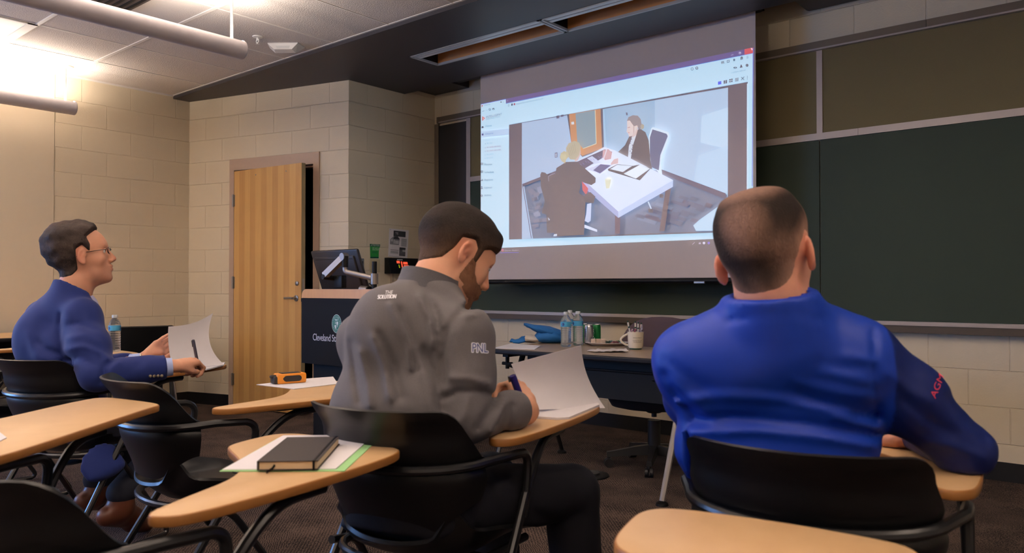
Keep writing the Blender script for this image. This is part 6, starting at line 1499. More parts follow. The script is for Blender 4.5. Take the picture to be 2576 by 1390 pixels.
    tor = [('ecap', W(1952, 905, 1.595), ch, 0.160, 0.090, 0.198, 0.108, tuple(sd)),
           ('ecap', ch, wa, 0.198, 0.108, 0.193, 0.115, tuple(sd), {'k': 0.04}),
           ('ecap', wa, W(1970, 1290, 1.64), 0.190, 0.115, 0.150, 0.115, tuple(sd), {'k': 0.04}),
           ('ecap', W(1948, 860, 1.575), W(1948, 800, 1.552), 0.125, 0.085, 0.082, 0.080, tuple(sd), {'k': 0.05}), ('ell', W(1830, 900, 1.58), (0.115, 0.075, 0.085), {'k': 0.05}), ('ell', W(2080, 905, 1.57), (0.115, 0.075, 0.085), {'k': 0.05}),
           ('cap', W(1905, 812, 1.565), shl+Vector((0.035, 0, 0.012)), 0.052, 0.060, {'k': 0.05}), ('cap', W(1990, 808, 1.56), shr+Vector((-0.03, 0, 0.014)), 0.055, 0.060, {'k': 0.05}),
           ('cap', shr+Vector((0, 0, -0.005)), shr*0.55+elr*0.45, 0.070, 0.068, {'k': 0.035}), ('cap', shr*0.55+elr*0.45, elr, 0.068, 0.056, {'k': 0.03}), ('cap', elr, wrr+(wrr-elr)*-0.02, 0.054, 0.037, {'k': 0.02}),
           ('cap', shl, shl*0.5+ell_*0.5+Vector((0.0, 0, 0)), 0.068, 0.062, {'k': 0.03}), ('cap', shl*0.5+ell_*0.5, ell_, 0.060, 0.052, {'k': 0.03}), ('cap', ell_, wrl, 0.050, 0.036, {'k': 0.02})]
    S = lambda x, y, t=1.55: W(x, y, t)
    fl = [([(1690, 1015), (1800, 995), (1960, 1005), (2130, 1040)], 13, 0.007, 1.6), ([(1700, 1058), (1850, 1048), (2010, 1062), (2195, 1092)], 13, -0.008, 1.6), ([(1712, 1088), (1900, 1084), (2080, 1102), (2200, 1122)], 12, 0.008, 1.6),
          ([(1690, 960), (1740, 1000), (1800, 1055)], 12, 0.006, 1.6), ([(1672, 940), (1700, 990), (1745, 1040)], 10, -0.007, 1.6), ([(1672, 905), (1720, 935), (1790, 985)], 12, -0.004, 1.6), ([(2200, 1000), (2100, 985), (2000, 960)], 13, 0.006, 1.6), ([(2205, 1045), (2120, 1028), (2020, 1000)], 12, -0.007, 1.6), ([(2205, 1075), (2100, 1052)], 11, 0.006, 1.6), ([(2200, 930), (2120, 922), (2050, 905)], 11, -0.004, 1.6), ([(2200, 905), (2130, 893)], 9, 0.004, 1.6), ([(2200, 965), (2140, 950), (2070, 935)], 11, 0.004, 1.6),
          ([(2196, 835), (2202, 880), (2200, 960), (2208, 1040)], 9, -0.006, 1.6),
          ([(2390, 1000), (2430, 1050), (2480, 1100)], 14, -0.007, 1.7), ([(2330, 1110), (2400, 1125), (2480, 1150)], 12, 0.006, 1.7), ([(2280, 1010), (2340, 1060), (2400, 1090)], 12, -0.006, 1.7), ([(2240, 940), (2300, 990), (2350, 1010)], 14, 0.005, 1.7),
          ([(1870, 835), (1960, 852), (2080, 842)], 16, 0.003, 1.6)]
    UPZ_ = Vector((0, 0, 1)); ctn = UPZ_*0.95-f*0.10-r0*0.04
    fl += [([(1836, 806), (1900, 797), (1960, 792), (2030, 796), (2066, 806)], 8, -0.010, 1.56), ([(1845, 818), (1950, 806), (2060, 818)], 7, 0.004, 1.56)]
    ff = fold_px(fl)
    def cut(P, d):
        d = d - ff(P) - 0.0012*noise3(P, 55, 5)
        d = chair_fit(P, d, 'man3')
        return H_.collar(P, d, nb+UPZ_*0.047, ctn, 0.083, 0.098)
    pull = mesh_prims(tor, 0.0062, 0.03, cut, 2)
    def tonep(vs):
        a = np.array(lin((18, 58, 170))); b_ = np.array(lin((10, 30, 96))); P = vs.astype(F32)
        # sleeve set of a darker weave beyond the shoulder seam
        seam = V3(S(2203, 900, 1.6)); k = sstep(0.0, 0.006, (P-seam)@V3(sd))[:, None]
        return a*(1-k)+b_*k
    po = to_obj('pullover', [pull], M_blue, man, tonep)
    # emblem on the right sleeve
    mb = MB(); 
    from mathutils.bvhtree import BVHTree
    bv = BVHTree.FromPolygons([tuple(v) for v in pull[0].tolist()], pull[1].tolist())
    def onsl(x, y):
        d = ray(x, y); h_ = bv.ray_cast(EYE, d.normalized()); p = h_[0] if h_[0] is not None else W(x, y, 1.52); n_ = h_[1] if h_[1] is not None else Vector((0, -1, 0))
        if n_.dot(d) > 0: n_ = -n_
        return p+n_*0.0012
    ca, sa = math.cos(math.radians(62)), math.sin(math.radians(62))
    for txt, x0, y0, s_ in (('AGM', 2352, 1003, 30),):
        letter(mb, txt, s_, lambda u_, v_: onsl(x0+u_*ca*0.75+v_*(-sa)*0.75, y0-u_*sa-v_*ca*0.9), 0)
    mb.build('sleeve_emblem', mat('emblem_pink', (214, 60, 92), 0.6), po)
    # trousers and shoes
    tr = legs_prims(hl, hr, kl, kr, al, ar); tr.append(('cap', pel, pel+Vector((0, -0.02, 0.08)), 0.15, 0.15, {'k': 0.04}))
    to_obj('trousers', [mesh_prims(tr, 0.010, 0.03, lambda P, d: chair_fit(P, d, 'man3'))], M_navy, man, const((34, 34, 42)))
    shoe(al, (-0.1, 1, 0), M_shoe, man); shoe(ar, (0, 1, 0), M_shoe, man)
    return man
man_blue()
# ================================================================ MAN IN GREY, WRITING (middle)
CR = Vector((math.cos(YAW), math.sin(YAW), 0)); CF = Vector((-math.sin(YAW), math.cos(YAW), 0)); UPZ = Vector((0, 0, 1))
def cvec(r, a, u): return CR*r+CF*a+UPZ*u
M_grey = cloth('heather_grey_knit', 0.85, 0.25, 1100, 0.16, sheen=0.1)
def put_on(bv, x, y, t, off=0.0012):
    d = ray(x, y); h_ = bv.ray_cast(EYE, d.normalized()); p = h_[0] if h_[0] is not None else W(x, y, t); n_ = h_[1] if h_[1] is not None else Vector((0, -1, 0))
    if n_.dot(d) > 0: n_ = -n_
    return p+n_*off
def bvh(part):
    from mathutils.bvhtree import BVHTree
    return BVHTree.FromPolygons([tuple(v) for v in part[0].tolist()], part[1].tolist())
def paint(o, c):
    at = o.data.color_attributes.new('tone', 'FLOAT_COLOR', 'POINT'); cc = lin(c); at.data.foreach_set('color', [v for _ in o.data.vertices for v in (cc[0], cc[1], cc[2], 1.0)])
def pen(name, a, b_, col, label, r=0.005, cap=None):
    o = thing(name, label, 'pen', tuple(a)); d = Vector(b_)-Vector(a)
    mb = MB(); mb.tube([(0, 0, 0), d*0.08, d*0.12, d*0.9, d], [0.0008, r*0.75, r, r, r*0.85], 12); mb.build('pen_barrel', mat(name+'_'+cap if cap else name+'_barrel', col, 0.3), o, True)
    s_ = d.cross(CR).normalized(); s_ = d.cross(s_).normalized()*-1
    mb = MB(); mb.tube([d*0.97+CR*-r*1.1, d*0.72+CR*-r*1.35], r*0.35, 8); mb.build('pen_clip', M_steel, o, True); return o
def man_grey():
    hc = W(1146, 648, 2.15); H_ = Head(hc, cvec(0.78, 0.34, -0.50), cvec(0.38, 0.33, 0.82), 1.07, jaw=1.06)
    nb = W(1078, 748, 2.10)
    sk = H_.skin_sdf(nb, 0.064)
    hv = nets(sk, V3(hc)-np.array([0.18, 0.18, 0.26]), V3(hc)+np.array([0.18, 0.18, 0.17]), 0.0042); body = [(relax(hv[0], hv[1], 1), hv[1])]
    shr = W(1168, 850, 1.96); shl = W(915, 855, 2.13); elr = W(1183, 1048, 1.90); wrr = W(1326, 1026, 2.06); ell_ = W(1010, 1010, 2.36); wrl = W(1228, 992, 2.38)
    ch = W(1035, 862, 2.06); wa = W(1000, 1030, 1.99); pe = W(1012, 1215, 1.97)
    hr = W(1110, 1262, 1.93); hl = W(930, 1250, 2.03); kr = W(1436, 1238, 2.22); kl = W(1235, 1200, 2.52); ar = W(1462, 1590, 2.20); al = W(1260, 1490, 2.50)
    sd = (shr-shl).normalized()
    inner = [('ecap', ch, pe, 0.14, 0.085, 0.13, 0.09, tuple(sd)), ('cap', shl, shr, 0.045, 0.045), ('cap', nb, ch, 0.06, 0.08), ('cap', shr, elr, 0.042, 0.036), ('cap', elr, wrr, 0.034, 0.024), ('cap', shl, ell_, 0.042, 0.036), ('cap', ell_, wrl, 0.034, 0.024), ('cap', hl, kl, 0.06, 0.05), ('cap', hr, kr, 0.06, 0.05), ('cap', kl, al, 0.045, 0.035), ('cap', kr, ar, 0.045, 0.035)]
    body.append(mesh_prims(inner, 0.016, 0.03, lambda P, d: chair_fit(P, d, 'man2')+0.004))
    fw = (W(1300, 966, 2.14)-wrr)
    hp, HH, tj = hand(wrr+fw.normalized()*-0.012, fw, cvec(-0.72, 0.15, -0.62), True, [(0.75, 1.0, 0.6), (0.9, 1.1, 0.7), (1.0, 1.1, 0.7), (1.05, 1.1, 0.7)], [(0.022, 0.024, -0.010), (0.034, 0.054, -0.030), (0.030, 0.080, -0.044), (0.022, 0.096, -0.052)], 1.14, 0.02, elr)
    body.append(mesh_prims(hp, 0.0034, 0.008, lambda P, d: chair_fit(P, d, 'man2', True, False)))
    fwl = cvec(0.85, -0.25, 0.20); hp2, _, tj2 = hand(wrl, fwl, cvec(0.2, -0.3, -0.9), False, [(0.5, 0.7, 0.4)]*4, None, 1.05, 0.03, ell_); body.append(mesh_prims(hp2, 0.0038, 0.008))
    beard = [(0.016, 0.004), (0.036, -0.004), (0.046, -0.030), (0.066, -0.044), (0.098, -0.034), (0.14, -0.045), (0.14, -0.15), (0.03, -0.15), (0.000, -0.085), (0.010, -0.035)]
    man = to_obj('person', body, M_skin, None, skin_tone((222, 166, 134), H_, 0.10, beard, (128, 84, 60), 0.5))
    tag(man, 'person in a grey quarter zip pullover bowed over papers, writing with a blue pen', 'person')
    eyes(H_, man)
    out = [(0.090, 0.056), (0.092, 0.115), (0.0, 0.18), (-0.15, 0.14), (-0.16, -0.05), (-0.085, -0.070), (-0.045, -0.040), (-0.032, -0.006), (-0.028, 0.026), (0.002, 0.036), (0.016, 0.022), (0.018, -0.012), (0.036, -0.014), (0.040, 0.030), (0.058, 0.044), (0.080, 0.050)]
    def tk(q): return 0.0035+0.010*sstep(-0.02, 0.06, q[:, 2])+0.006*sstep(0.06, 0.12, q[:, 2])+0.006*sstep(0.05, 0.09, q[:, 1])
    hv = nets(H_.shell_sdf(out, tk, 0.0012, 170, 4, 0.010), V3(hc)-0.18, V3(hc)+0.19, 0.0036)
    def hcol(vs):
        q = H_.loc(vs.astype(F32)); a = np.array(lin((84, 62, 46))); b_ = np.array(lin((40, 31, 28))); k = np.clip(sstep(-0.01, 0.07, q[:, 2]-0.3*q[:, 1])+0.25*noise3(q, 60, 2), 0, 1)[:, None]; return a*(1-k)+b_*k
    to_obj('hair', [(relax(hv[0], hv[1], 1), hv[1])], M_hair, man, hcol)
    hv = nets(H_.shell_sdf(beard, 0.0022, 0.0016, 260, 9, 0.008), V3(hc)-0.18, V3(hc)+0.18, 0.0040)
    to_obj('beard', [hv], M_hair, man, const((128, 90, 66)))
    # pullover
    rs = 0.030
    tor = [('ecap', W(1055, 800, 2.08), ch, 0.135, 0.095, 0.190, 0.115, tuple(sd)), ('ecap', ch, wa, 0.190, 0.115, 0.185, 0.125, tuple(sd), {'k': 0.04}), ('ecap', wa, pe, 0.185, 0.125, 0.190, 0.135, tuple(sd), {'k': 0.04}),
           ('cap', W(1050, 775, 2.10), shl+Vector((0.02, 0, 0.0)), 0.060, 0.064, {'k': 0.05}), ('cap', W(1100, 775, 2.05), shr+Vector((-0.01, 0, 0.012)), 0.060, 0.064, {'k': 0.05}),
           ('ell', W(985, 840, 2.00), (0.12, 0.11, 0.13), {'k': 0.05}), ('cap', W(1060, 800, 2.08), nb+UPZ*-0.01, 0.10, 0.084, {'k': 0.05}),
           ('cap', shr, shr*0.5+elr*0.5, 0.070, 0.066, {'k': 0.05}), ('cap', shr*0.5+elr*0.5, elr, 0.066, 0.060, {'k': 0.03}), ('cap', elr, elr*0.3+wrr*0.7, 0.060, 0.050, {'k': 0.02}), ('cap', elr*0.3+wrr*0.7, wrr, 0.050, 0.043, {'k': 0.015}),
           ('cap', shl, ell_, 0.068, 0.056, {'k': 0.035}), ('cap', ell_, wrl, 0.054, 0.038, {'k': 0.02})]
    T_ = 2.02
    fl = [([(985, 765), (1005, 820), (1027, 864), (1033, 925)], 9, 0.0135, T_), ([(1010, 780), (1035, 850), (1050, 930)], 9, -0.0105, T_), ([(1055, 745), (1081, 801), (1088, 870)], 9, 0.0135, T_), ([(1075, 740), (1100, 800), (1105, 870)], 8, -0.0090, T_), ([(938, 845), (965, 915), (981, 1000)], 9, 0.0135, T_), ([(955, 840), (990, 920), (1008, 1000)], 10, -0.0120, T_), ([(905, 885), (925, 960), (932, 1020)], 9, 0.0120, T_), ([(885, 860), (895, 940), (905, 1010)], 10, -0.0105, T_),
          ([(1118, 960), (1112, 900), (1125, 830), (1165, 780), (1200, 765)], 10, -0.0150, 2.2), ([(1135, 820), (1150, 800), (1190, 790)], 7, 0.0075, 2.2), ([(1120, 1000), (1150, 985), (1200, 985), (1240, 995)], 9, -0.0120, 2.2), ([(1130, 950), (1180, 950), (1230, 965)], 9, 0.0090, 2.2),
          ([(1200, 1075), (1225, 1040), (1250, 1000)], 9, -0.0135, 2.2), ([(1235, 1085), (1255, 1050), (1270, 1010)], 8, 0.0105, 2.2), ([(1265, 1090), (1285, 1055), (1290, 1020)], 8, -0.0090, 2.2), ([(1140, 1080), (1170, 1040), (1180, 1000)], 10, 0.0090, 2.2),
          ([(1060, 720), (1120, 745), (1180, 775)], 12, -0.0090, 2.2), ([(1040, 880), (1075, 960), (1090, 1040)], 12, 0.0090, T_), ([(1065, 880), (1100, 960), (1112, 1030)], 10, -0.0120, T_)]
    ff = fold_px(fl)
    cuff = (wrr-elr).normalized()
    def ex(P, d):
        d = d-ff(P)-0.0018*noise3(P, 50, 8)
        e = (P-V3(wrr-cuff*0.030))@V3(cuff); near = np.linalg.norm(P-V3(wrr), axis=1) < 0.11
        return chair_fit(P, np.where(near, smax(d, e, 0.006), d), 'man2')
    pull = mesh_prims(tor, 0.0066, rs, ex, 2)
    po = to_obj('pullover', [pull], M_grey, man, const((98, 94, 96)))
    bv = bvh(pull)
    # collar
    axu = (H_.w((0, -0.03, -0.08))-nb).normalized(); rr_ = cvec(0.80, -0.58, 0.0); rr_ = (rr_-axu*rr_.dot(axu)).normalized(); fr = axu.cross(rr_)
    c0 = nb+axu*0.0-fr*0.004
    def col(u_, v_):
        th = PI*0.5+0.20+(2*PI-0.40)*u_; R1 = 0.083+0.022*(1-v_)**1.5; back = max(0, -math.sin(th))
        return c0+rr_*(R1*math.cos(th))+fr*(R1*1.02*math.sin(th))+axu*(-0.028+0.082*v_+0.012*back*v_)
    mb = MB(); mb.grid(col, 60, 14, 0, 0.006); o = mb.build('collar', M_grey, po, True, 80); paint(o, (88, 86, 90))
    # letters on sleeve and shoulder blade
    mw = mat('print_white', (236, 236, 244), 0.6); mbl = mat('print_blue', (66, 78, 140), 0.6)
    def pr_(x0, y0, slope, off): return lambda u_, v_: put_on(bv, x0+u_, y0-v_+slope*u_, 1.9, off)
    mb = MB()
    for dx, dy in ((-2.4, 0), (2.4, 0), (0, -2.4), (0, 2.4), (1.8, 1.8), (-1.8, 1.8), (1.8, -1.8), (-1.8, -1.8)): letter(mb, 'PNL', 32, pr_(1186+dx, 885+dy, 0.04, 0.0016+0.0001*dx), 0, 'LEFT', 0.70, 1.0)
    mb.build('sleeve_lettering_outline', mw, po)
    mb = MB(); letter(mb, 'PNL', 32, pr_(1186, 885, 0.04, 0.0028), 0, 'LEFT', 0.70, 1.0); mb.build('sleeve_lettering', mbl, po)
    mb = MB(); letter(mb, 'THE', 13, pr_(968, 741, -0.02, 0.002), 0, 'LEFT', 0.8, 1, 0.3); letter(mb, 'SOLUTION', 15, pr_(950, 753, -0.03, 0.002), 0, 'LEFT', 0.62, 1, 0.3)
    for dx in (0.7, -0.7): letter(mb, 'SOLUTION', 15, pr_(950+dx, 753, -0.03, 0.0021), 0, 'LEFT', 0.62, 1, 0.3)
    mb.build('back_lettering', mw, po)
    tr = legs_prims(hl, hr, kl, kr, al, ar, (0.095, 0.080, 0.080, 0.068)); tr[0] = ('ell', (Vector(hl)+Vector(hr))/2, (0.20, 0.17, 0.115)); tr.append(('cap', pe, pe+Vector((0, 0, -0.04)), 0.15, 0.15, {'k': 0.04}))
    fl2 = fold_px([([(1190, 1170), (1240, 1230), (1260, 1300)], 10, -0.008, 3), ([(1150, 1230), (1200, 1280), (1220, 1330)], 10, 0.008, 3), ([(1340, 1290), (1400, 1310), (1460, 1290)], 12, -0.006, 3), ([(1230, 1180), (1290, 1250)], 10, 0.006, 3)])
    to_obj('trousers', [mesh_prims(tr, 0.010, 0.03, lambda P, d: chair_fit(P, d-fl2(P)-0.0015*noise3(P, 40, 3), 'man2'))], M_navy, man, const((22, 22, 30)))
    shoe(ar, (-0.1, 1, 0), M_shoe, man); shoe(al, (-0.2, 1, 0), M_shoe, man)
    # pen held in the right hand
    pen('blue_pen', W(1310, 1000, 2.07), W(1289, 944, 2.05), (44, 34, 110), 'thick dark blue pen held in the right hand of the man in grey', 0.0095)
    # raised page and the pages lying on the tablet
    mb = MB()
    A, B, C_, D = W(1332, 1030, 2.22), W(1508, 1016, 2.44), W(1462, 868, 2.38), W(1286, 915, 2.30)
    def pg(u_, v_):
        a = A.lerp(B, u_); b_ = D.lerp(C_, u_); p = a.lerp(b_, v_)
        p = p + CF*(0.035*math.sin(PI*v_)*(1-0.3*u_)) + CR*(0.018*(1-v_)**3*u_ - 0.010*math.sin(PI*v_)*u_) + UPZ*(-0.012*(1-v_)**2*u_)
        return p
    mb.grid(pg, 24, 20, 0, 0.0006); tag(mb.build('raised_page', M_paper, None, True, 80), 'white page lifted upright by the man in grey while he writes', 'paper')
    pc = [on_tab(*q) for q in ((1290, 1048), (1400, 1056), (1432, 1054), (1508, 1022), (1500, 1014), (1350, 1022))]
    sheet('paper_stack', pc, TTOP+0.0005, TTOP+0.0065, M_paper, 'stack of white pages lying on the tablet of the man in grey', 'paper')
    return man
man_grey()
# ================================================================ MAN IN THE BLUE JACKET (left)
M_jkt = cloth('blue_blazer_wool', 0.75, 0.15, 1200, 0.05, sheen=0.1)
M_shirt = cloth('pale_striped_shirt', 0.7, 0.05, 900, 0.05)
def man_jacket():
    hc = W(207, 646, 3.25); H_ = Head(hc, cvec(0.90, 0.37, 0.17), cvec(-0.16, -0.04, 0.98), 1.06, jaw=1.0, facelen=0.98, ey=0.022)
    nb = W(184, 752, 3.23)
    sk = H_.skin_sdf(nb, 0.058)
    hv = nets(sk, V3(hc)-np.array([0.18, 0.18, 0.26]), V3(hc)+np.array([0.18, 0.18, 0.17]), 0.0042); body = [(relax(hv[0], hv[1], 1), hv[1])]
    BR = Vector((0.985, 0.12, 0)).normalized(); BF = Vector((-BR.y, BR.x, 0))
    S0 = W(158, 803, 3.24); shr = W(207, 802, 3.14); shl = S0*2-shr
    elr = W(243, 942, 3.02); wrr = W(437, 921, 3.16); ell_ = W(240, 930, 3.46); wrl = W(366, 906, 3.49)
    ch = W(150, 880, 3.22); wa = W(160, 1000, 3.20); pe = W(178, 1065, 3.22)
    hr = W(235, 1075, 3.16); hl = W(140, 1070, 3.30); kr = W(446, 1092, 3.45); kl = W(360, 1075, 3.62); ar = W(305, 1238, 3.22); al = W(245, 1205, 3.46)
    inner = [('ecap', ch, pe, 0.13, 0.085, 0.13, 0.09, tuple(BR)), ('cap', shl, shr, 0.045, 0.045), ('cap', nb, ch, 0.055, 0.08), ('cap', shr, elr, 0.042, 0.036), ('cap', elr, wrr, 0.034, 0.024), ('cap', shl, ell_, 0.042, 0.036), ('cap', ell_, wrl, 0.034, 0.024), ('cap', hl, kl, 0.06, 0.05), ('cap', hr, kr, 0.06, 0.05), ('cap', kl, al, 0.045, 0.035), ('cap', kr, ar, 0.045, 0.035)]
    body.append(mesh_prims(inner, 0.016, 0.03, lambda P, d: chair_fit(P, d, 'one')+0.004))
    fw = W(497, 905, 3.27)-wrr
    hp, HH, tj = hand(wrr, fw, cvec(0.10, 0.55, -0.75), True, [(0.8, 1.25, 0.8), (0.95, 1.3, 0.8), (1.05, 1.3, 0.8), (1.1, 1.3, 0.8)], [(0.024, 0.026, -0.008), (0.036, 0.056, -0.024), (0.032, 0.082, -0.034), (0.022, 0.098, -0.040)], 1.06, 0.02, elr)
    body.append(mesh_prims(hp, 0.0036, 0.008, lambda P, d: chair_fit(P, d, 'one', True, False)))
    fwl = W(430, 852, 3.62)-wrl
    hp2, H2, tj2 = hand(wrl, fwl, cvec(0.42, -0.85, -0.30), False, [(0.05, 0.2, 0.1), (0.1, 0.2, 0.15), (0.15, 0.3, 0.2), (0.2, 0.35, 0.3)], [(0.026, 0.022, -0.010), (0.034, 0.055, -0.036), (0.028, 0.088, -0.052), (0.022, 0.116, -0.058)], 1.12, 0.03, ell_); body.append(mesh_prims(hp2, 0.0036, 0.008))
    man = to_obj('person', body, M_skin, None, skin_tone((204, 150, 122), H_, 0.12, [(0.03, -0.03), (0.07, -0.045), (0.12, -0.04), (0.12, -0.12), (0.02, -0.11), (0.01, -0.06)], (168, 120, 100), 0.25))
    tag(man, 'person in a blue blazer and glasses in profile, holding a pen and a lifted page', 'person')
    eyes(H_, man)
    out = [(0.058, 0.088), (0.075, 0.106), (0.070, 0.16), (0.0, 0.19), (-0.16, 0.15), (-0.17, -0.075), (-0.085, -0.084), (-0.040, -0.076), (-0.014, -0.050), (-0.010, 0.0), (-0.006, 0.026), (0.014, 0.038), (0.032, 0.012), (0.040, 0.012), (0.045, 0.040), (0.036, 0.070)]
    def tk(q): return 0.003+0.005*sstep(-0.09, -0.02, q[:, 2])+0.016*sstep(0.0, 0.10, q[:, 2])+0.010*sstep(0.0, -0.09, q[:, 1])*sstep(-0.08, 0.0, q[:, 2])
    hv = nets(H_.shell_sdf(out, tk, 0.0072, 120, 14, 0.012), V3(hc)-0.19, V3(hc)+0.20, 0.0042)
    def hcol(vs):
        q = H_.loc(vs.astype(F32)); a = np.array(lin((84, 70, 64))); b_ = np.array(lin((42, 34, 32))); k = np.clip(0.55+0.8*noise3(q*np.array([1, 0.5, 1], dtype=F32), 70, 2), 0, 1)[:, None]; return a*(1-k)+b_*k
    to_obj('hair', [(relax(hv[0], hv[1], 1), hv[1])], M_hair, man, hcol)
    # glasses
    g = MB(); k_ = H_.sc
    for s_ in (-1, 1):
        lens = [H_.w((0.033*s_+0.021*math.cos(t)*(abs(math.cos(t))**-0.25 if abs(math.cos(t)) > 0.05 else 1), 0.1015-0.006*abs(math.cos(t)), 0.008+0.0135*math.sin(t)*(abs(math.sin(t))**-0.25 if abs(math.sin(t)) > 0.05 else 1))) for t in [2*PI*i/24 for i in range(25)]]
        g.tube(lens, 0.0011*k_, 6); g.tube([H_.w((0.054*s_, 0.096, 0.014)), H_.w((0.072*s_, 0.070, 0.012)), H_.w((0.0785*s_, 0.0, 0.010)), H_.w((0.079*s_, -0.010, -0.002))], 0.0013*k_, 6)
    g.tube([H_.w((-0.012, 0.1025, 0.012)), H_.w((0, 0.106, 0.014)), H_.w((0.012, 0.1025, 0.012))], 0.0011*k_, 6)
    gl = g.build('glasses', mat('dark_wire_frame', (50, 40, 38), 0.3, 0.7), man, True)
    # jacket
    tor = [('ecap', W(160, 812, 3.24), ch, 0.140, 0.095, 0.175, 0.120, tuple(BR)), ('ecap', ch, wa, 0.175, 0.120, 0.180, 0.135, tuple(BR), {'k': 0.04}), ('ecap', wa, pe, 0.180, 0.135, 0.19, 0.145, tuple(BR), {'k': 0.04}),
           ('ell', W(108, 850, 3.22), (0.10, 0.11, 0.13), {'k': 0.05}), ('cap', W(150, 800, 3.23), nb+UPZ*-0.015, 0.10, 0.082, {'k': 0.05}),
           ('cap', W(160, 768, 3.24), shr+Vector((0, 0, 0.02)), 0.055, 0.066, {'k': 0.05}), ('cap', W(160, 768, 3.25), shl+Vector((0, 0, 0.02)), 0.055, 0.066, {'k': 0.05}),
           ('cap', shr+UPZ*-0.02, shr*0.5+elr*0.5, 0.072, 0.074, {'k': 0.05}), ('cap', shr*0.5+elr*0.5, elr, 0.076, 0.066, {'k': 0.03}), ('cap', elr, elr*0.35+wrr*0.65, 0.064, 0.054, {'k': 0.02}), ('cap', elr*0.35+wrr*0.65, wrr+(wrr-elr)*-0.08, 0.054, 0.050, {'k': 0.015}),
           ('cap', shl, ell_, 0.075, 0.064, {'k': 0.03}), ('cap', ell_, wrl+(wrl-ell_)*-0.12, 0.062, 0.048, {'k': 0.02}),
           ('ecap', W(205, 1090, 3.10), W(268, 1185, 3.08), 0.10, 0.05, 0.085, 0.03, tuple(BF), {'k': 0.04})]
    ff = fold_px([([(152, 790), (148, 850), (156, 910), (190, 965)], 6, -0.010, 3.5), ([(165, 880), (210, 870), (250, 885), (272, 900)], 6, 0.010, 3.5), ([(160, 905), (205, 900), (245, 915), (262, 940)], 7, -0.010, 3.5), ([(255, 960), (262, 925), (285, 905)], 6, -0.012, 3.5), ([(272, 960), (280, 930), (300, 910)], 5, 0.008, 3.5), ([(160, 820), (200, 812), (240, 830)], 6, -0.006, 3.5), ([(170, 850), (215, 842), (250, 860)], 6, 0.006, 3.5), ([(320, 940), (360, 905)], 6, -0.006, 3.5),
                   ([(95, 860), (120, 880), (150, 890)], 7, -0.010, 3.5), ([(70, 840), (90, 900), (120, 915)], 8, 0.006, 3.5), ([(90, 890), (130, 910), (180, 930)], 7, 0.006, 3.5), ([(50, 915), (90, 920), (150, 915)], 6, -0.010, 3.5)])
    cd = (wrr-elr).normalized(); cl = (wrl-ell_).normalized()
    nf = (H_.w((0, 0.02, -0.14)))
    def ex(P, d):
        d = d-ff(P)-0.002*noise3(P, 38, 12)
        for w_, c_, o_ in ((wrr, cd, -0.028), (wrl, cl, -0.040)):
            e = (P-V3(w_+c_*o_))@V3(c_); near = np.linalg.norm(P-V3(w_), axis=1) < 0.12; d = np.where(near, smax(d, e, 0.005), d)
        d = H_.collar(P, d, W(196, 737, 3.23), UPZ*0.79+BF*0.61, 0.080, 0.094, k=0.03)
        # front opening of the jacket: a wedge below the chin
        q = P-V3(nb+BF*0.05); x_ = q@V3(BR); y_ = q@V3(BF); z_ = q[:, 2]
        wedge = np.maximum(np.abs(x_)-(0.060+0.16*np.clip(z_+0.22, -0.1, 0.3)), np.maximum(-0.012-0.10*(z_+0.1)-y_, -(z_+0.27)))
        return chair_fit(P, smax(d, -wedge, 0.01), 'one')
    jk = mesh_prims(tor, 0.0090, 0.03, ex, 2)
    jo = to_obj('jacket', [jk], M_jkt, man, const((22, 40, 106)))
    bv = bvh(jk)
    # jacket collar round the neck and the lapels
    axu = (H_.w((0, -0.03, -0.09))-nb).normalized(); rr_ = (BR-axu*BR.dot(axu)).normalized(); fr = axu.cross(rr_)
    for s_ in (1, -1):
        a0 = nb+rr_*(0.088*s_)+fr*0.035+UPZ*-0.035; mb = MB()
        def lap(u_, v_): return a0+BF*(0.075*v_**0.8+0.012*math.sin(PI*u_))+UPZ*(-0.30*v_)+BR*s_*(0.030*(u_-0.3)*(1-abs(2*v_-0.7)*0.5)-0.045*v_)
        mb.grid(lap, 8, 18, 0, 0.006); o = mb.build('lapel', M_jkt, jo, True, 80); paint(o, (27, 45, 112))
    # shirt: front panel, collar, cuffs
    sp = [('ecap', nb+UPZ*-0.04+BF*0.02, ch+BF*0.045, 0.085, 0.078, 0.13, 0.090, tuple(BR)), ('ecap', ch+BF*0.045, wa+BF*0.06, 0.12, 0.080, 0.13, 0.090, tuple(BR))]
    so = to_obj('shirt', [mesh_prims(sp, 0.010, 0.02)], M_shirt, man, const((176, 178, 214)))
    def sc_(u_, v_):
        th = PI*0.5+0.16+(2*PI-0.32)*u_; b_ = max(0, -math.sin(th)); f_ = max(0, math.sin(th)); R1 = 0.073+0.016*(1-v_)
        return nb+fr*0.004+rr_*(R1*math.cos(th))+fr*(R1*1.06*math.sin(th)+0.030*f_*(1-v_)+0.006*f_)+axu*(-0.050+0.074*v_+0.002*b_-0.036*f_*(1-0.6*v_))
    mb = MB(); mb.grid(sc_, 50, 8, 0, 0.004); o = mb.build('shirt_collar', M_shirt, so, True, 80); paint(o, (180, 182, 220))
    for w_, e_ in ((wrr, elr), (wrl, ell_)):
        c_ = (w_-e_).normalized(); mb = MB(); mb.tube([w_-c_*0.060, w_-c_*0.006], [0.041, 0.036], 22); o = mb.build('shirt_cuff', M_shirt, so, True); paint(o, (170, 186, 232))
    for k in range(4):
        p = put_on(bv, 378+9.5*k, 945-0.3*k, 3.1, 0.002); mb = MB(); mb.sphere(p, 0.0065, 10, 0, (1, 1, 1)); mb.build('sleeve_button', mat('horn_button', (120, 108, 92), 0.3), jo, True)
    # watch
    c_ = (wrl-ell_).normalized(); s1 = c_.cross(UPZ).normalized(); s2 = c_.cross(s1); wc_ = wrl-c_*0.008
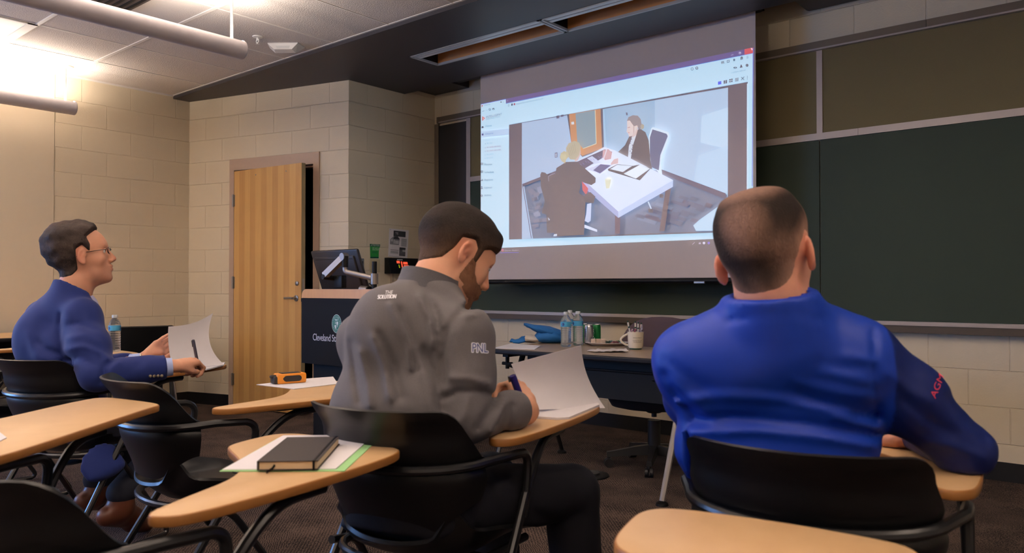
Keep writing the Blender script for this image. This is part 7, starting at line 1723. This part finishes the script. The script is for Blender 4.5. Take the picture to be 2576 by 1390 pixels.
    mb = MB(); mb.tube([wc_+(s1*math.cos(2*PI*i/20)+s2*math.sin(2*PI*i/20))*0.034 for i in range(21)], 0.0055, 8); wa_ = mb.build('watch', mat('gold_steel_watch', (190, 176, 150), 0.25, 0.9), man, True)
    # trousers, boots
    tr = legs_prims(hl, hr, kl, kr, al, ar, (0.085, 0.075, 0.070, 0.058)); tr.append(('cap', pe, pe+Vector((0, 0, -0.03)), 0.14, 0.14, {'k': 0.04}))
    f2 = fold_px([([(380, 1050), (440, 1075), (490, 1080)], 6, -0.006, 4), ([(390, 1130), (440, 1130), (490, 1100)], 6, 0.006, 4), ([(400, 1150), (450, 1140), (495, 1120)], 6, -0.006, 4)])
    to_obj('trousers', [mesh_prims(tr, 0.010, 0.03, lambda P, d: chair_fit(P, d-f2(P)-0.0015*noise3(P, 40, 3), 'one'))], M_navy, man, const((32, 34, 46)))
    M_boot = mat('brown_leather_boot', (96, 52, 34), 0.4, noise=0.15, nscale=30)
    for a_, toe in ((ar, W(366, 1322, 3.42)), (al, W(300, 1262, 3.72))):
        toe = Vector((toe.x, toe.y, 0.030)); hl_ = Vector((a_.x-0.03*BF.x, a_.y-0.03*BF.y-0.03, a_.z-0.085)); ball = toe.lerp(hl_, 0.35)
        pr = [('cap', a_, a_+Vector((0, 0, -0.07)), 0.050, 0.046), ('cap', hl_, ball+Vector((0, 0, 0.02)), 0.040, 0.044, {'k': 0.03}), ('cap', ball, toe, 0.043, 0.032, {'k': 0.02}), ('cap', a_+Vector((0, 0, -0.05)), ball+Vector((0, 0, 0.02)), 0.042, 0.036, {'k': 0.03})]
        to_obj('boot', [mesh_prims(pr, 0.008, 0.02, lambda P, d: smax(d, -(P[:, 2]-0.004), 0.006))], M_boot, man)
    # pen and page
    pen('grey_pen', W(498, 917, 3.27), W(486, 854, 3.24), (84, 84, 100), 'slim dark grey pen held by the man in the blue jacket', 0.0060)
    mb = MB()
    def bz(a, b_, c, t): return a*(1-t)**2+b_*2*t*(1-t)+c*t*t
    La, Lb, Lc = W(436, 928, 3.41), W(420, 872, 3.46), W(424, 821, 3.46); Ra, Rb, Rc = W(565, 917, 3.60), W(505, 868, 3.60), W(536, 787, 3.62)
    def pg(u_, v_):
        a = bz(La, Lb, Lc, v_); b_ = bz(Ra, Rb, Rc, v_); return a.lerp(b_, u_)+UPZ*(-0.016*math.sin(PI*u_)*v_)+CF*(0.02*math.sin(PI*u_))
    mb.grid(pg, 22, 22, 0, 0.0008); tag(mb.build('raised_page', M_paper, None, True, 80), 'curved white page lifted by the man in the blue jacket', 'paper')
    pc = [on_tab(*q) for q in ((440, 932), (520, 931), (562, 920), (566, 914), (450, 915))]
    sheet('paper_stack', pc, TTOP+0.0005, TTOP+0.006, M_paper, 'stack of white pages lying on the tablet of the man in the blue jacket', 'paper')
    return man
man_jacket()
p = on_z(288, 884, TTOP)
bottle(Vector((p.x, p.y, TTOP)), 'clear water bottle on the tablet behind the man in the blue jacket', 1.0, -1.3, 'water bottles')
